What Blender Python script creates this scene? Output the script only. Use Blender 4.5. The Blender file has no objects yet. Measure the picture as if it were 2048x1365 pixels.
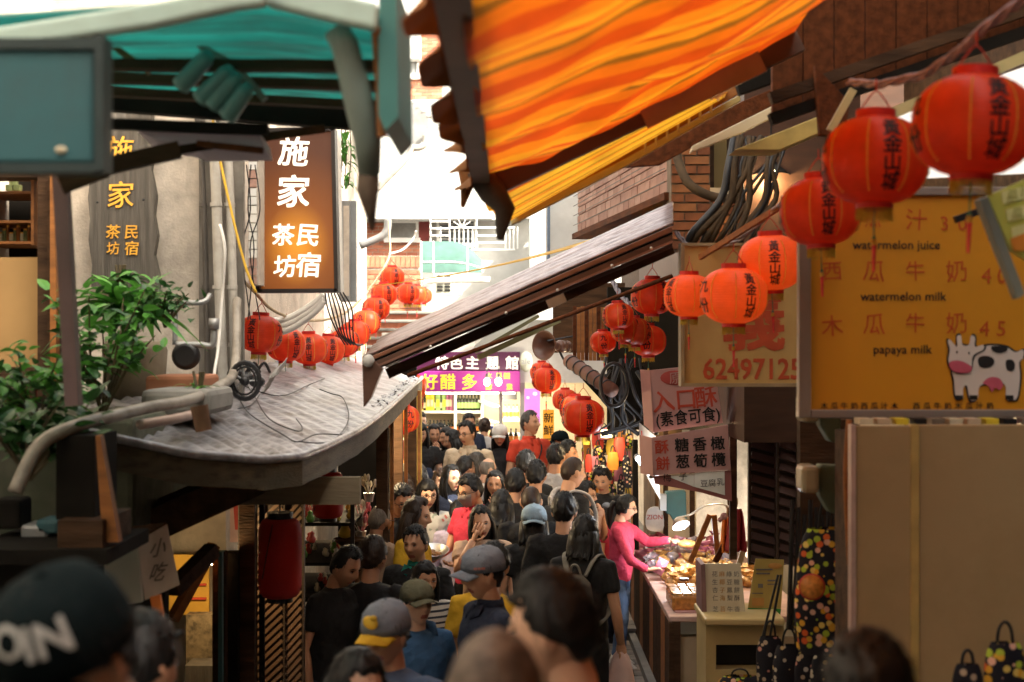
import bpy, math, random
import numpy as np
from mathutils import Vector, Matrix, noise, Euler
random.seed(7)
R = math.radians
SC = bpy.context.scene
COL = SC.collection
# ------------------------------------------------------------------ camera, world, sun, exposure
F, CZ = 2844.0, 3.1
cam = bpy.data.cameras.new('camera'); camo = bpy.data.objects.new('camera', cam); COL.objects.link(camo)
cam.lens = 50; cam.sensor_width = 36; cam.clip_start = .05; cam.clip_end = 300
camo.location = (0, 0, CZ); camo.rotation_euler = (R(90), 0, 0)
cam.dof.use_dof = True; cam.dof.focus_distance = 11.8; cam.dof.aperture_fstop = 2.6
SC.camera = camo
SUN_EL, SUN_AZ = 41, 122          # azimuth clockwise from the view direction (+y)
w = bpy.data.worlds.new('World'); SC.world = w; w.use_nodes = True
nt = w.node_tree; bg = nt.nodes['Background']
sky = nt.nodes.new('ShaderNodeTexSky'); sky.sky_type = 'NISHITA'; sky.sun_disc = False
sky.sun_elevation = R(SUN_EL); sky.sun_rotation = R(SUN_AZ); sky.air_density = 1.0; sky.dust_density = 5.0; sky.ozone_density = .3
hs_ = nt.nodes.new('ShaderNodeHueSaturation'); hs_.inputs['Saturation'].default_value = .4; nt.links.new(sky.outputs[0], hs_.inputs['Color'])
wm_ = nt.nodes.new('ShaderNodeMix'); wm_.data_type = 'RGBA'; wm_.blend_type = 'MULTIPLY'; wm_.inputs[0].default_value = 1; wm_.inputs[7].default_value = (1, .94, .81, 1)      # warm white balance
nt.links.new(hs_.outputs[0], wm_.inputs[6]); nt.links.new(wm_.outputs[2], bg.inputs[0]); bg.inputs[1].default_value = .15
sun = bpy.data.lights.new('sun', 'SUN'); sun.energy = 2.0; sun.angle = R(.5); sun.color = (1, .93, .82)
suno = bpy.data.objects.new('sun', sun); COL.objects.link(suno)
sd = Vector((math.sin(R(SUN_AZ)) * math.cos(R(SUN_EL)), math.cos(R(SUN_AZ)) * math.cos(R(SUN_EL)), math.sin(R(SUN_EL))))
suno.rotation_euler = sd.to_track_quat('Z', 'Y').to_euler(); suno.location = (0, 0, 30)
SC.view_settings.view_transform = 'Standard'; SC.view_settings.look = 'None'
SC.view_settings.exposure = 2.75; SC.view_settings.gamma = 1; SC.view_settings.use_curve_mapping = False
SC.cycles.use_denoising = True
SC.cycles.max_bounces = 8; SC.cycles.sample_clamp_indirect = 4

def P(px, py, d):
    return Vector(((px - 1024) / F * d, d, CZ + (682.5 - py) / F * d))

# ------------------------------------------------------------------ materials
MATS = {}
def mat(name, c, rough=.65, var=.18, scale=8, metal=0, bump=0, bscale=None, dirt=None, damt=.5, dscale=2, stretch=None, trans=0, emit=None, estr=1, spec=.4, alpha=1, bdist=.01):
    if name in MATS: return MATS[name]
    m = bpy.data.materials.new(name); m.use_nodes = True; MATS[name] = m
    t = m.node_tree; N = t.nodes; L = t.links; b = N['Principled BSDF']
    b.inputs['Roughness'].default_value = rough; b.inputs['Metallic'].default_value = metal; b.inputs['Specular IOR Level'].default_value = spec
    tc = N.new('ShaderNodeTexCoord'); mp = N.new('ShaderNodeMapping'); L.new(tc.outputs['Object'], mp.inputs[0])
    if stretch: mp.inputs['Scale'].default_value = stretch
    n1 = N.new('ShaderNodeTexNoise'); n1.inputs['Scale'].default_value = scale; n1.inputs['Detail'].default_value = 6; L.new(mp.outputs[0], n1.inputs['Vector'])
    r = N.new('ShaderNodeValToRGB'); L.new(n1.outputs[0], r.inputs[0])
    r.color_ramp.elements[0].position = .3; r.color_ramp.elements[1].position = .7
    r.color_ramp.elements[0].color = [x * (1 - var) for x in c] + [1]; r.color_ramp.elements[1].color = [min(1, x * (1 + var)) for x in c] + [1]
    col = r.outputs[0]
    if dirt:
        n2 = N.new('ShaderNodeTexNoise'); n2.inputs['Scale'].default_value = dscale; n2.inputs['Detail'].default_value = 8; n2.inputs['Roughness'].default_value = .65
        L.new(mp.outputs[0], n2.inputs['Vector'])
        r2 = N.new('ShaderNodeValToRGB'); L.new(n2.outputs[0], r2.inputs[0]); r2.color_ramp.elements[0].position = .45; r2.color_ramp.elements[1].position = .68
        r2.color_ramp.elements[1].color = (damt, damt, damt, 1)
        mx = N.new('ShaderNodeMix'); mx.data_type = 'RGBA'; L.new(r2.outputs[0], mx.inputs[0]); L.new(col, mx.inputs[6]); mx.inputs[7].default_value = list(dirt) + [1]
        col = mx.outputs[2]
    L.new(col, b.inputs['Base Color'])
    m['col'] = 1
    if bump:
        n3 = N.new('ShaderNodeTexNoise'); n3.inputs['Scale'].default_value = bscale or scale * 4; n3.inputs['Detail'].default_value = 5; L.new(mp.outputs[0], n3.inputs['Vector'])
        bp = N.new('ShaderNodeBump'); bp.inputs['Strength'].default_value = bump; bp.inputs['Distance'].default_value = bdist
        L.new(n3.outputs[0], bp.inputs['Height']); L.new(bp.outputs[0], b.inputs['Normal'])
    if emit:
        b.inputs['Emission Color'].default_value = list(emit) + [1]; b.inputs['Emission Strength'].default_value = estr
    if trans:
        tr = N.new('ShaderNodeBsdfTranslucent'); L.new(col, tr.inputs[0])
        ms = N.new('ShaderNodeMixShader'); ms.inputs[0].default_value = trans
        out = N['Material Output']; L.new(b.outputs[0], ms.inputs[1]); L.new(tr.outputs[0], ms.inputs[2]); L.new(ms.outputs[0], out.inputs[0])
    if alpha < 1: b.inputs['Alpha'].default_value = alpha
    return m

def pattern_mat(name, kind, cols, scale=10, rough=.7, trans=0, thresh=.35, axis='Z'):
    """stripes (along one object axis), checks, dots (voronoi cells with many colours) or uv stripes"""
    if name in MATS: return MATS[name]
    m = bpy.data.materials.new(name); m.use_nodes = True; MATS[name] = m
    t = m.node_tree; N = t.nodes; L = t.links; b = N['Principled BSDF']; b.inputs['Roughness'].default_value = rough; b.inputs['Specular IOR Level'].default_value = .3
    tc = N.new('ShaderNodeTexCoord')
    r = N.new('ShaderNodeValToRGB'); r.color_ramp.interpolation = 'CONSTANT'
    if kind in ('stripes', 'uv'):
        sp = N.new('ShaderNodeSeparateXYZ'); L.new(tc.outputs['UV' if kind == 'uv' else 'Object'], sp.inputs[0])
        mu = N.new('ShaderNodeMath'); mu.operation = 'MULTIPLY'; mu.inputs[1].default_value = scale; L.new(sp.outputs[axis], mu.inputs[0])
        fr = N.new('ShaderNodeMath'); fr.operation = 'FRACT'; L.new(mu.outputs[0], fr.inputs[0]); L.new(fr.outputs[0], r.inputs[0])
    else:
        v = N.new('ShaderNodeTexVoronoi'); v.inputs['Scale'].default_value = scale; L.new(tc.outputs['Object'], v.inputs['Vector'])
        wn = N.new('ShaderNodeSeparateXYZ'); L.new(v.outputs['Color'], wn.inputs[0]); L.new(wn.outputs[0], r.inputs[0])
    el = r.color_ramp.elements
    while len(el) < len(cols): el.new(.5)
    for i, (p, c) in enumerate(cols): el[i].position = p
    for i, (p, c) in enumerate(cols): el[i].color = list(c) + [1]
    col = r.outputs[0]
    if kind == 'dots':
        lt = N.new('ShaderNodeMath'); lt.operation = 'LESS_THAN'; lt.inputs[1].default_value = thresh; L.new(v.outputs['Distance'], lt.inputs[0])
        mx = N.new('ShaderNodeMix'); mx.data_type = 'RGBA'; L.new(lt.outputs[0], mx.inputs[0]); mx.inputs[6].default_value = (.012, .012, .02, 1); L.new(col, mx.inputs[7]); col = mx.outputs[2]
    nz = N.new('ShaderNodeTexNoise'); nz.inputs['Scale'].default_value = 5; nz.inputs['Detail'].default_value = 6; L.new(tc.outputs['Object'], nz.inputs[0])
    mm = N.new('ShaderNodeMapRange'); mm.inputs[1].default_value = .3; mm.inputs[2].default_value = .7; mm.inputs[3].default_value = .72; mm.inputs[4].default_value = 1.05; L.new(nz.outputs[0], mm.inputs[0])
    m2 = N.new('ShaderNodeMix'); m2.data_type = 'RGBA'; m2.blend_type = 'MULTIPLY'; m2.inputs[0].default_value = 1; L.new(col, m2.inputs[6]); L.new(mm.outputs[0], m2.inputs[7]); col = m2.outputs[2]
    L.new(col, b.inputs['Base Color'])
    if trans:
        tr = N.new('ShaderNodeBsdfTranslucent'); L.new(col, tr.inputs[0]); ms = N.new('ShaderNodeMixShader'); ms.inputs[0].default_value = trans
        L.new(b.outputs[0], ms.inputs[1]); L.new(tr.outputs[0], ms.inputs[2]); L.new(ms.outputs[0], N['Material Output'].inputs[0])
    return m

def C(h):  # sRGB hex -> linear
    v = [int(h[i:i + 2], 16) / 255 for i in (0, 2, 4)]
    return [x / 12.92 if x < .04045 else ((x + .055) / 1.055) ** 2.4 for x in v]

WOOD = mat('dark_wood', (.055, .029, .015), .75, .45, 3, bump=.5, spec=.15, stretch=(1, 6, 6), bscale=14)
WOODO = mat('orange_wood', (.26, .095, .02), .6, .3, 3, bump=.3, stretch=(1, 7, 7), bscale=14)
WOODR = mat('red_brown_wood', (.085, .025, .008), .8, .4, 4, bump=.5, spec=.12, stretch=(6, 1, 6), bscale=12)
WOODG = mat('grey_wood', (.16, .14, .12), .8, .3, 4, bump=.5, stretch=(8, 8, 1), bscale=12, dirt=(.05, .045, .04), damt=.6)
BLACKW = mat('black_timber', (.011, .009, .007), .85, .4, 5, bump=.4, spec=.12)  # near-black timber tone, mottled at random
STUCCO = mat('stucco', (.56, .49, .41), .9, .12, 14, bump=.5, bscale=60, dirt=(.2, .18, .15), damt=.75, dscale=1.6)
WHITEW = mat('white_render', (.52, .52, .50), .85, .1, 3, dirt=(.30, .29, .27), damt=.6, dscale=.9)
CREAM = mat('cream_paint', (.60, .50, .34), .6, .08, 4, dirt=(.38, .29, .16), damt=.35, dscale=3)
CONC = mat('concrete', (.22, .21, .19), .9, .2, 8, bump=.3, dirt=(.09, .085, .075), damt=.6)
BRICKS = [mat('brick_a', (.42, .15, .085), .85, .2, 20, bump=.3), mat('brick_b', (.36, .12, .07), .85, .2, 20, bump=.3), mat('brick_c', (.47, .19, .11), .85, .2, 20, bump=.3)]
PINKT = [mat('tile_a', (.36, .20, .155), .7, .15, 15), mat('tile_b', (.31, .165, .13), .7, .15, 15), mat('tile_c', (.41, .25, .20), .7, .15, 15)]
MORTAR = mat('mortar', (.42, .38, .33), .95, .15, 20)
PAVE = [mat('paving_a', (.22, .19, .16), .85, .2, 9, bump=.3), mat('paving_b', (.17, .15, .13), .85, .2, 9, bump=.3), mat('paving_c', (.27, .23, .19), .85, .2, 9, bump=.3)]
BLACK = mat('black_plastic', (.012, .012, .013), .45, .2, 10)
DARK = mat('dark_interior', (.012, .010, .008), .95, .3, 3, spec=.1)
GREYM = mat('grey_metal', (.30, .31, .31), .45, .12, 6, metal=.5, dirt=(.16, .12, .09), damt=.5)
STEEL = mat('steel', (.55, .54, .5), .28, .1, 6, metal=.9)
TEAL = mat('teal_sheet', (.014, .21, .19), .5, .35, 5, trans=.45, dirt=(.02, .06, .055), damt=.85, dscale=4, stretch=(.6, 4, 4))
TEALD = mat('teal_box', (.035, .12, .135), .6, .15, 2, dirt=(.05, .06, .06), damt=.5, dscale=3)
MINT = mat('mint_paint', (.42, .56, .50), .55, .1, 3, dirt=(.25, .27, .22), damt=.5, dscale=2)
GREYGREEN = mat('grey_green_paint', (.20, .25, .22), .6, .2, 4, dirt=(.10, .10, .08), damt=.5)
PVC = mat('pvc_pipe', (.42, .40, .36), .5, .1, 5, dirt=(.2, .17, .13), damt=.6, dscale=4)
PVCW = mat('white_pipe', (.62, .60, .56), .5, .08, 5, dirt=(.4, .36, .3), damt=.5)
ROOF = mat('weathered_roof_sheet', (.27, .265, .285), .33, .4, 11, metal=.2, stretch=(1.6, 2.0, 1), dirt=(.07, .058, .05), damt=.9, dscale=3.2, bump=.8, bscale=14)
BROWNM = mat('brown_metal', (.065, .028, .015), .55, .25, 3, metal=.3, stretch=(1, 5, 5), dirt=(.05, .03, .02), damt=.5)
GLARE = mat('lilac_glare', (.34, .28, .29), .28, .5, 3, metal=.35, stretch=(.7, 16, 9), dirt=(.13, .06, .03), damt=.9, dscale=1.6, bump=.3)  # lilac stands for sky glare on the sheet; brown streaks are dirt
ROPE = mat('rope', (.45, .35, .22), .9, .2, 30)
CABLE = mat('cable', (.02, .02, .022), .5, .2, 10)
CABLEL = mat('lilac_rope', (.30, .28, .32), .8, .3, 30)
CABLEB = mat('old_brown_cable', (.055, .032, .013), .8, .4, 12)
YELLOW = mat('yellow_tube', (.62, .38, .04), .5, .15, 8)
LEAF = mat('leaf', (.075, .25, .035), .38, .35, 6, trans=.3)
LEAFD = mat('leaf_dark', (.025, .09, .02), .42, .4, 6, trans=.2)
STEM = mat('stem', (.08, .06, .03), .8, .2, 8)
GLASSD = mat('window_glass', (.10, .11, .12), .12, .2, 2, spec=.6)
WINW = mat('window_white', (.75, .75, .73), .5, .04, 4)
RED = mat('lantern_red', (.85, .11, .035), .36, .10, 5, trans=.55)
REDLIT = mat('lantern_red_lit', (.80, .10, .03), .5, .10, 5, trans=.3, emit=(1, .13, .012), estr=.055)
REDD = mat('lantern_ring_red', (.5, .02, .015), .5, .1, 5)
REDC = mat('cloth_lantern_red', (.42, .02, .015), .6, .15, 5, trans=.3)
GOLD = mat('gold_trim', (.80, .42, .06), .35, .1, 20, metal=.2)
FRINGE = mat('fringe_yellow', (.62, .48, .07), .8, .2, 30, trans=.3)
INK = mat('black_ink', (.012, .010, .010), .6, .1, 10)
REDINK = mat('red_ink', (.48, .06, .03), .6, .1, 10)
WHITEP = mat('white_print', (.78, .77, .72), .6, .05, 10)

# ------------------------------------------------------------------ mesh builder
class MB:
    def __init__(s): s.v = []; s.f = []; s.m = []; s.uv = None
    def add(s, vs, fs, mi=0):
        o = len(s.v); s.v += [tuple(x) for x in vs]; s.f += [tuple(i + o for i in f) for f in fs]; s.m += [mi] * len(fs)
        return s
    def box(s, c, size, rot=None, mi=0):
        hx, hy, hz = size[0] / 2, size[1] / 2, size[2] / 2; c = Vector(c)
        vs = [Vector((x, y, z)) for x in (-hx, hx) for y in (-hy, hy) for z in (-hz, hz)]
        if rot is not None:
            q = rot.to_matrix() if isinstance(rot, Euler) else rot
            vs = [q @ v for v in vs]
        return s.add([v + c for v in vs], [(0, 1, 3, 2), (4, 6, 7, 5), (0, 4, 5, 1), (2, 3, 7, 6), (0, 2, 6, 4), (1, 5, 7, 3)], mi)
    def pbox(s, x0, y0, x1, y1, d, dep=.03, mi=0):
        a = P(x0, y0, d); b = P(x1, y1, d)
        return s.box(((a.x + b.x) / 2, d + dep / 2, (a.z + b.z) / 2), (abs(b.x - a.x), dep, abs(a.z - b.z)), mi=mi)
    def beam(s, a, b, w, h, up=(0, 0, 1), mi=0):
        a, b = Vector(a), Vector(b); x = (b - a); L = x.length; x.normalize(); y = Vector(up).cross(x).normalized(); z = x.cross(y)
        q = Matrix((x, y, z)).transposed()
        return s.box((a + b) / 2, (L, w, h), q, mi)
    def tube(s, pts, r, seg=8, mi=0, flat=1, cap=True):
        pts = [Vector(p) for p in pts]; n = len(pts)
        if n > 2 and cap and not isinstance(r, (list, tuple)):      # smooth the path of a cable or pipe
            out = []; k_ = 5 if n < 12 else 2
            for i in range(n - 1):
                a, b, c, d = pts[max(i - 1, 0)], pts[i], pts[i + 1], pts[min(i + 2, n - 1)]
                for j in range(k_):
                    t = j / k_; out.append(.5 * (2 * b + (c - a) * t + (2 * a - 5 * b + 4 * c - d) * t * t + (3 * b - a - 3 * c + d) * t ** 3))
            pts = out + [pts[-1]]; n = len(pts)
        rr = r if isinstance(r, (list, tuple)) else [r] * n
        vs = []; fs = []; pu = None
        for i, p in enumerate(pts):
            t = (pts[min(i + 1, n - 1)] - pts[max(i - 1, 0)]).normalized()
            if pu is None:
                u = t.cross(Vector((0, 0, 1)) if abs(t.z) < .9 else Vector((0, 1, 0))).normalized()
            else:
                u = (pu - t * pu.dot(t))
                u = u.normalized() if u.length > 1e-6 else t.orthogonal().normalized()
            pu = u; w_ = t.cross(u)
            for k in range(seg):
                a = 2 * math.pi * k / seg
                vs.append(p + u * (math.cos(a) * rr[i]) + w_ * (math.sin(a) * rr[i] * flat))
        for i in range(n - 1):
            for k in range(seg):
                k2 = (k + 1) % seg
                fs.append((i * seg + k, i * seg + k2, (i + 1) * seg + k2, (i + 1) * seg + k))
        if cap: fs.append(tuple(range(seg - 1, -1, -1))); fs.append(tuple((n - 1) * seg + k for k in range(seg)))
        return s.add(vs, fs, mi)
    def loft(s, rings, seg=16, mi=0, cap=True, pw=1.0):
        """rings: (cx, cy, cz, rx, ry) horizontal ellipses from top or bottom"""
        vs = []; fs = []; n = len(rings)
        for cx, cy, cz, rx, ry in rings:
            for k in range(seg):
                a = 2 * math.pi * k / seg; c, si = math.cos(a), math.sin(a)
                vs.append((cx + rx * math.copysign(abs(c) ** pw, c), cy + ry * math.copysign(abs(si) ** pw, si), cz))
        for i in range(n - 1):
            for k in range(seg):
                k2 = (k + 1) % seg; fs.append((i * seg + k, i * seg + k2, (i + 1) * seg + k2, (i + 1) * seg + k))
        if cap: fs.append(tuple(range(seg - 1, -1, -1))); fs.append(tuple((n - 1) * seg + k for k in range(seg)))
        return s.add(vs, fs, mi)
    def lathe(s, prof, c, axis=(0, 0, 1), seg=20, mi=0, cap=True):
        q = Vector((0, 0, 1)).rotation_difference(Vector(axis)).to_matrix(); c = Vector(c); o = len(s.v)
        s.loft([(0, 0, h, r, r) for r, h in prof], seg, mi, cap)
        for i in range(o, len(s.v)): s.v[i] = tuple(q @ Vector(s.v[i]) + c)
        return s
    def ell(s, c, r, seg=12, rings=8, mi=0, rot=None):
        o = len(s.v)
        s.loft([(0, 0, -math.cos(math.pi * (i + .02) / (rings + .04)) * r[2], math.sin(math.pi * (i + .02) / (rings + .04)) * r[0], math.sin(math.pi * (i + .02) / (rings + .04)) * r[1]) for i in range(rings + 1)], seg, mi)
        c = Vector(c)
        for i in range(o, len(s.v)):
            v = Vector(s.v[i])
            if rot is not None: v = rot @ v
            s.v[i] = tuple(v + c)
        return s
    def prism(s, poly, f, dep, mi=0):
        """poly: list of 2d points, f(u,v,w)->world point; extruded over w in 0..dep"""
        n = len(poly)
        vs = [f(u, v, 0) for u, v in poly] + [f(u, v, dep) for u, v in poly]
        fs = [tuple(range(n)), tuple(range(2 * n - 1, n - 1, -1))] + [(i, i + n, (i + 1) % n + n, (i + 1) % n) for i in range(n)]
        return s.add(vs, fs, mi)
    def grid(s, fn, nu, nv, mi=0, thick=0, uv=True):
        vs = []; uvs = []
        for j in range(nv + 1):
            for i in range(nu + 1):
                vs.append(Vector(fn(i / nu, j / nv))); uvs.append((i / nu, j / nv))
        q = [(j * (nu + 1) + i, j * (nu + 1) + i + 1, (j + 1) * (nu + 1) + i + 1, (j + 1) * (nu + 1) + i) for j in range(nv) for i in range(nu)]
        o = len(s.v); s.add(vs, q, mi)
        if uv: s.uv = (s.uv or {}); s.uv.update({o + i: u for i, u in enumerate(uvs)})
        if thick:
            s.thick = thick
        return s
    def mesh(s, name, mats, smooth=False, off=None):
        me = bpy.data.meshes.new(name); vs = s.v if off is None else [(x - off[0], y - off[1], z - off[2]) for x, y, z in s.v]
        me.from_pydata(vs, [], s.f)
        for m in (mats if isinstance(mats, (list, tuple)) else [mats]): me.materials.append(m)
        me.polygons.foreach_set('material_index', s.m)
        if smooth: me.polygons.foreach_set('use_smooth', [True] * len(s.f))
        if s.uv:
            ul = me.uv_layers.new(name='UVMap')
            for l in me.loops: ul.data[l.index].uv = s.uv.get(l.vertex_index, (0, 0))
        me.update(); return me

def root_of(o):
    v = Vector((0, 0, 0))
    while o is not None: v += o.location; o = o.parent
    return v
def part(name, mb, mats, parent, label=None, smooth=False, kind=None, bevel=0, solid=0):
    off = root_of(parent)
    o = bpy.data.objects.new(name, mb.mesh(name, mats, smooth, off)); COL.objects.link(o); o.parent = parent
    if label: o['label'] = label
    if kind: o['kind'] = kind
    if solid:
        m = o.modifiers.new('solid', 'SOLIDIFY'); m.thickness = solid
    if bevel:
        m = o.modifiers.new('bevel', 'BEVEL'); m.width = bevel; m.segments = 2; m.limit_method = 'ANGLE'
    return o
def tag(o, label, cat, group=None, kind=None):
    if label: o['label'] = label
    if cat: o['category'] = cat
    if group: o['group'] = group
    if kind: o['kind'] = kind
    return o
def thing(name, label, cat, loc, group=None):
    o = bpy.data.objects.new(name, None); COL.objects.link(o); o.location = loc; o.empty_display_size = .1
    return tag(o, label, cat, group)
def solo(name, mb, mats, label, cat, group=None, smooth=False, kind=None, bevel=0, solid=0):
    a = np.array(mb.v); off = Vector(((a[:, 0].min() + a[:, 0].max()) / 2, (a[:, 1].min() + a[:, 1].max()) / 2, a[:, 2].min()))
    o = bpy.data.objects.new(name, mb.mesh(name, mats, smooth, off)); COL.objects.link(o); o.location = off
    if solid: m = o.modifiers.new('solid', 'SOLIDIFY'); m.thickness = solid
    if bevel: m = o.modifiers.new('bevel', 'BEVEL'); m.width = bevel; m.segments = 2; m.limit_method = 'ANGLE'
    return tag(o, label, cat, group, kind)
def struct(name, mb, mats, smooth=False): return solo(name, mb, mats, None, None, kind='structure', smooth=smooth)
def dup(root, loc=None, rotz=None, scale=None, label=None):
    r = root.copy(); COL.objects.link(r)
    if loc is not None: r.location = loc
    if rotz is not None: r.rotation_euler = (0, 0, rotz)
    if scale is not None: r.scale = (scale,) * 3 if not isinstance(scale, (tuple, list)) else scale
    if label: r['label'] = label
    for ch in list(root.children):
        c = ch.copy(); COL.objects.link(c); c.parent = r
        for g in list(ch.children):
            d = g.copy(); COL.objects.link(d); d.parent = c
    return r

# ------------------------------------------------------------------ lettering (built-in typeface with its CJK fallback)
_fc = bpy.data.curves.new('lettering', 'FONT'); _fo = bpy.data.objects.new('lettering', _fc); COL.objects.link(_fo)
_gl = {}
def glyphs(txt, bold=0):
    k = (txt, bold)
    if k not in _gl:
        _fc.body = txt; _fc.offset = bold; _fc.resolution_u = 2
        dg = bpy.context.evaluated_depsgraph_get(); dg.update()
        me = bpy.data.meshes.new_from_object(_fo.evaluated_get(dg))
        _gl[k] = ([tuple(v.co) for v in me.vertices], [tuple(p.vertices) for p in me.polygons]); bpy.data.meshes.remove(me)
    return _gl[k]
def write(mb, txt, f, x, y, size, bold=.02, mi=0, jit=0, sx=1, centre=True, shear=0):
    """glyphs of txt; f(u,v)->world, with (x,y) the centre of the line in u,v units (v up)"""
    vs, fs = glyphs(txt, 0)
    if not vs: return
    a = np.array(vs)[:, :2]; mnx, mxx = a[:, 0].min(), a[:, 0].max()
    cx = (mnx + mxx) / 2 if centre else mnx
    rot = random.uniform(-jit, jit); c_, s_ = math.cos(rot), math.sin(rot)
    bb_ = max(0, bold) * .62
    for n_, (du, dv) in enumerate([(0, 0)] if bb_ < .005 else [(-bb_, -bb_), (bb_, -bb_ * .6), (bb_, bb_), (-bb_, bb_ * .6)]):      # struck several times for a bolder weight
        out = []
        for u, v in a:
            u = (u - cx + du) * size * sx; v = (v - .38 + dv) * size; u += v * shear
            out.append(Vector(f(x + u * c_ - v * s_, y + u * s_ + v * c_)) + Vector((0, -.0004 * n_, 0)))
        mb.add(out, [t[::-1] for t in fs], mi)
def on_plane(px0, py0, d, proud=.004):
    """u,v are photograph pixels (v up is -py) on the frontal plane at depth d"""
    return lambda u, v: P(u, -v, d) + Vector((0, -proud, 0))
def wr(mb, txt, px, py, size, d, bold=.02, proud=.004, jit=0, sx=1, mi=0, shear=0):
    write(mb, txt, on_plane(0, 0, d, proud), px, -py, size, bold, mi, jit, sx, shear=shear)

def brick_wall(parent, p0, u, W, H, bw, bh, gap, mats, depth=.02, limit=300, stagger=True, vertical=False, name='brick'):
    """bricks proud of a mortar bed; p0 lower corner on the face, u the horizontal direction of the wall, outward = face normal"""
    u = Vector(u).normalized(); z = Vector((0, 0, 1)); n = u.cross(z)
    meshes = []
    for m in mats:
        b = MB(); b.box((0, 0, 0), (bw - gap, depth * 2, bh - gap)); me = b.mesh(name, m); meshes.append(me)
    q = Matrix((u, -n, z)).transposed().to_euler()
    cnt = 0; rows = int(H / bh); off = root_of(parent)
    for r_ in range(rows):
        st = (-bw / 2 if (r_ % 2 and stagger) else 0)
        k = 0
        while True:
            xa = max(0, st + bw * k); xb = min(W, st + bw * (k + 1)); x = (xa + xb) / 2; k += 1      # end bricks are cut to fit
            if xa > W - .02: break
            if xb - xa < .02: continue
            if cnt >= limit: return
            o = bpy.data.objects.new(name, random.choice(meshes)); COL.objects.link(o); o.parent = parent
            o.location = Vector(p0) + u * x + z * (r_ * bh + bh / 2) + n * random.uniform(-.004, .002) - off; o.rotation_euler = q
            if xb - xa < bw - 1e-4: o.scale.x = (xb - xa) / bw
            cnt += 1

def leaf_fan(mb, base, L, w, az, el, droop, n=5, mi=0):
    """a folded, tapering leaf blade"""
    d = Vector((math.cos(az) * math.cos(el), math.sin(az) * math.cos(el), math.sin(el))); s_ = Vector((-math.sin(az), math.cos(az), 0))
    vs = []; fs = []
    for i in range(n + 1):
        t = i / n; p = Vector(base) + d * (L * t) + Vector((0, 0, -droop * L * t * t)); ww = w * math.sin(math.pi * (.08 + .92 * t) ** .8) * .5 + .001
        vs += [p - s_ * ww + Vector((0, 0, .25 * ww)), p, p + s_ * ww + Vector((0, 0, .25 * ww))]
    for i in range(n):
        a = i * 3; fs += [(a, a + 1, a + 4, a + 3), (a + 1, a + 2, a + 5, a + 4)]
    mb.add(vs, fs, mi)

def gz(y):
    """height of the street surface at distance y"""
    st = [(-99, 1.5), (.9, 1.35), (1.45, 1.2), (2.0, 1.05), (2.6, .9), (3.3, .75), (4.1, .6), (5.0, .45), (6.2, .3), (7.6, .15), (9.2, 0), (14.7, .12), (16.0, .24), (17.2, .36), (18.6, .48)]
    z = 1.5
    for a, b in st:
        if y >= a: z = b
    return z
GZ = [(-4, 1.5), (.9, 1.35), (1.45, 1.2), (2.0, 1.05), (2.6, .9), (3.3, .75), (4.1, .6), (5.0, .45), (6.2, .3), (7.6, .15), (9.2, 0), (14.7, .12), (16.0, .24), (17.2, .36), (18.6, .48), (30, .48)]
ORD = ['first', 'second', 'third', 'fourth', 'fifth', 'sixth', 'seventh', 'eighth', 'ninth', 'tenth', 'eleventh', 'twelfth', 'thirteenth', 'fourteenth', 'fifteenth', 'sixteenth', 'seventeenth', 'eighteenth', 'nineteenth', 'twentieth']
# ================================================================== the setting
# ground: one sheet, and the stepped street
mb = MB(); mb.add([(-60, -60, -.4), (60, -60, -.4), (60, 120, -.4), (-60, 120, -.4)], [(0, 1, 2, 3)]); struct('ground', mb, CONC)
mb = MB()
for i in range(len(GZ) - 1):
    y0, z = GZ[i]; y1 = GZ[i + 1][0]
    mb.box((0, (y0 + y1) / 2, (z - .5) / 2 - .05), (5.4, y1 - y0 - .001, z + .5 - .0), mi=0)
street = struct('street', mb, CONC)
# paving stones in the part of the lane that shows
pmesh = []
for m in PAVE:
    b = MB(); b.box((0, 0, 0), (.31, .21, .03)); pmesh.append(b.mesh('paving_stone', m))
for j in range(34):
    for i in range(8):
        x = -1.15 + i * .325 + (.16 if j % 2 else 0); y = 9.4 + j * .222
        if x > 1.45: continue
        o = bpy.data.objects.new('paving_stone', random.choice(pmesh)); COL.objects.link(o); o.parent = street
        o.location = Vector((x, y, gz(y) + .01 + random.uniform(-.004, .003))) - street.location; o.rotation_euler = (random.uniform(-.01, .01), random.uniform(-.01, .01), random.uniform(-.01, .01))

# gutter channel kerb by the stall
mb = MB(); mb.box((1.235, 12.2, .05), (.07, 5.6, .1)); solo('gutter_kerb', mb, CONC, 'low concrete gutter edge along the snack stall', 'kerb')

# ------------------------------------------------------------------ back building of white render and red brick
bb = thing('back_building', 'sunlit white and red brick house closing off the end of the lane', 'building', (-.2, 27, 0))
mb = MB(); mb.box((0.3, 28.5, 6), (14, 2.9, 13)); part('wall', mb, WHITEW, bb)
D = 27.0
# bay sections of red brick: behind the canopy gap and beside the windows
for (x0, y0, x1, y1) in [(786, 48, 885, 200), (700, 440, 860, 512)]:
    a = P(x0, y1, D); b = P(x1, y0, D)
    m2 = MB(); m2.pbox(x0, y0, x1, y1, D, .04); part('mortar_bed', m2, MORTAR, bb)
    brick_wall(bb, (a.x, D, a.z), (1, 0, 0), b.x - a.x, b.z - a.z, .215, .07, .012, BRICKS, .014, 150)
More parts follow.
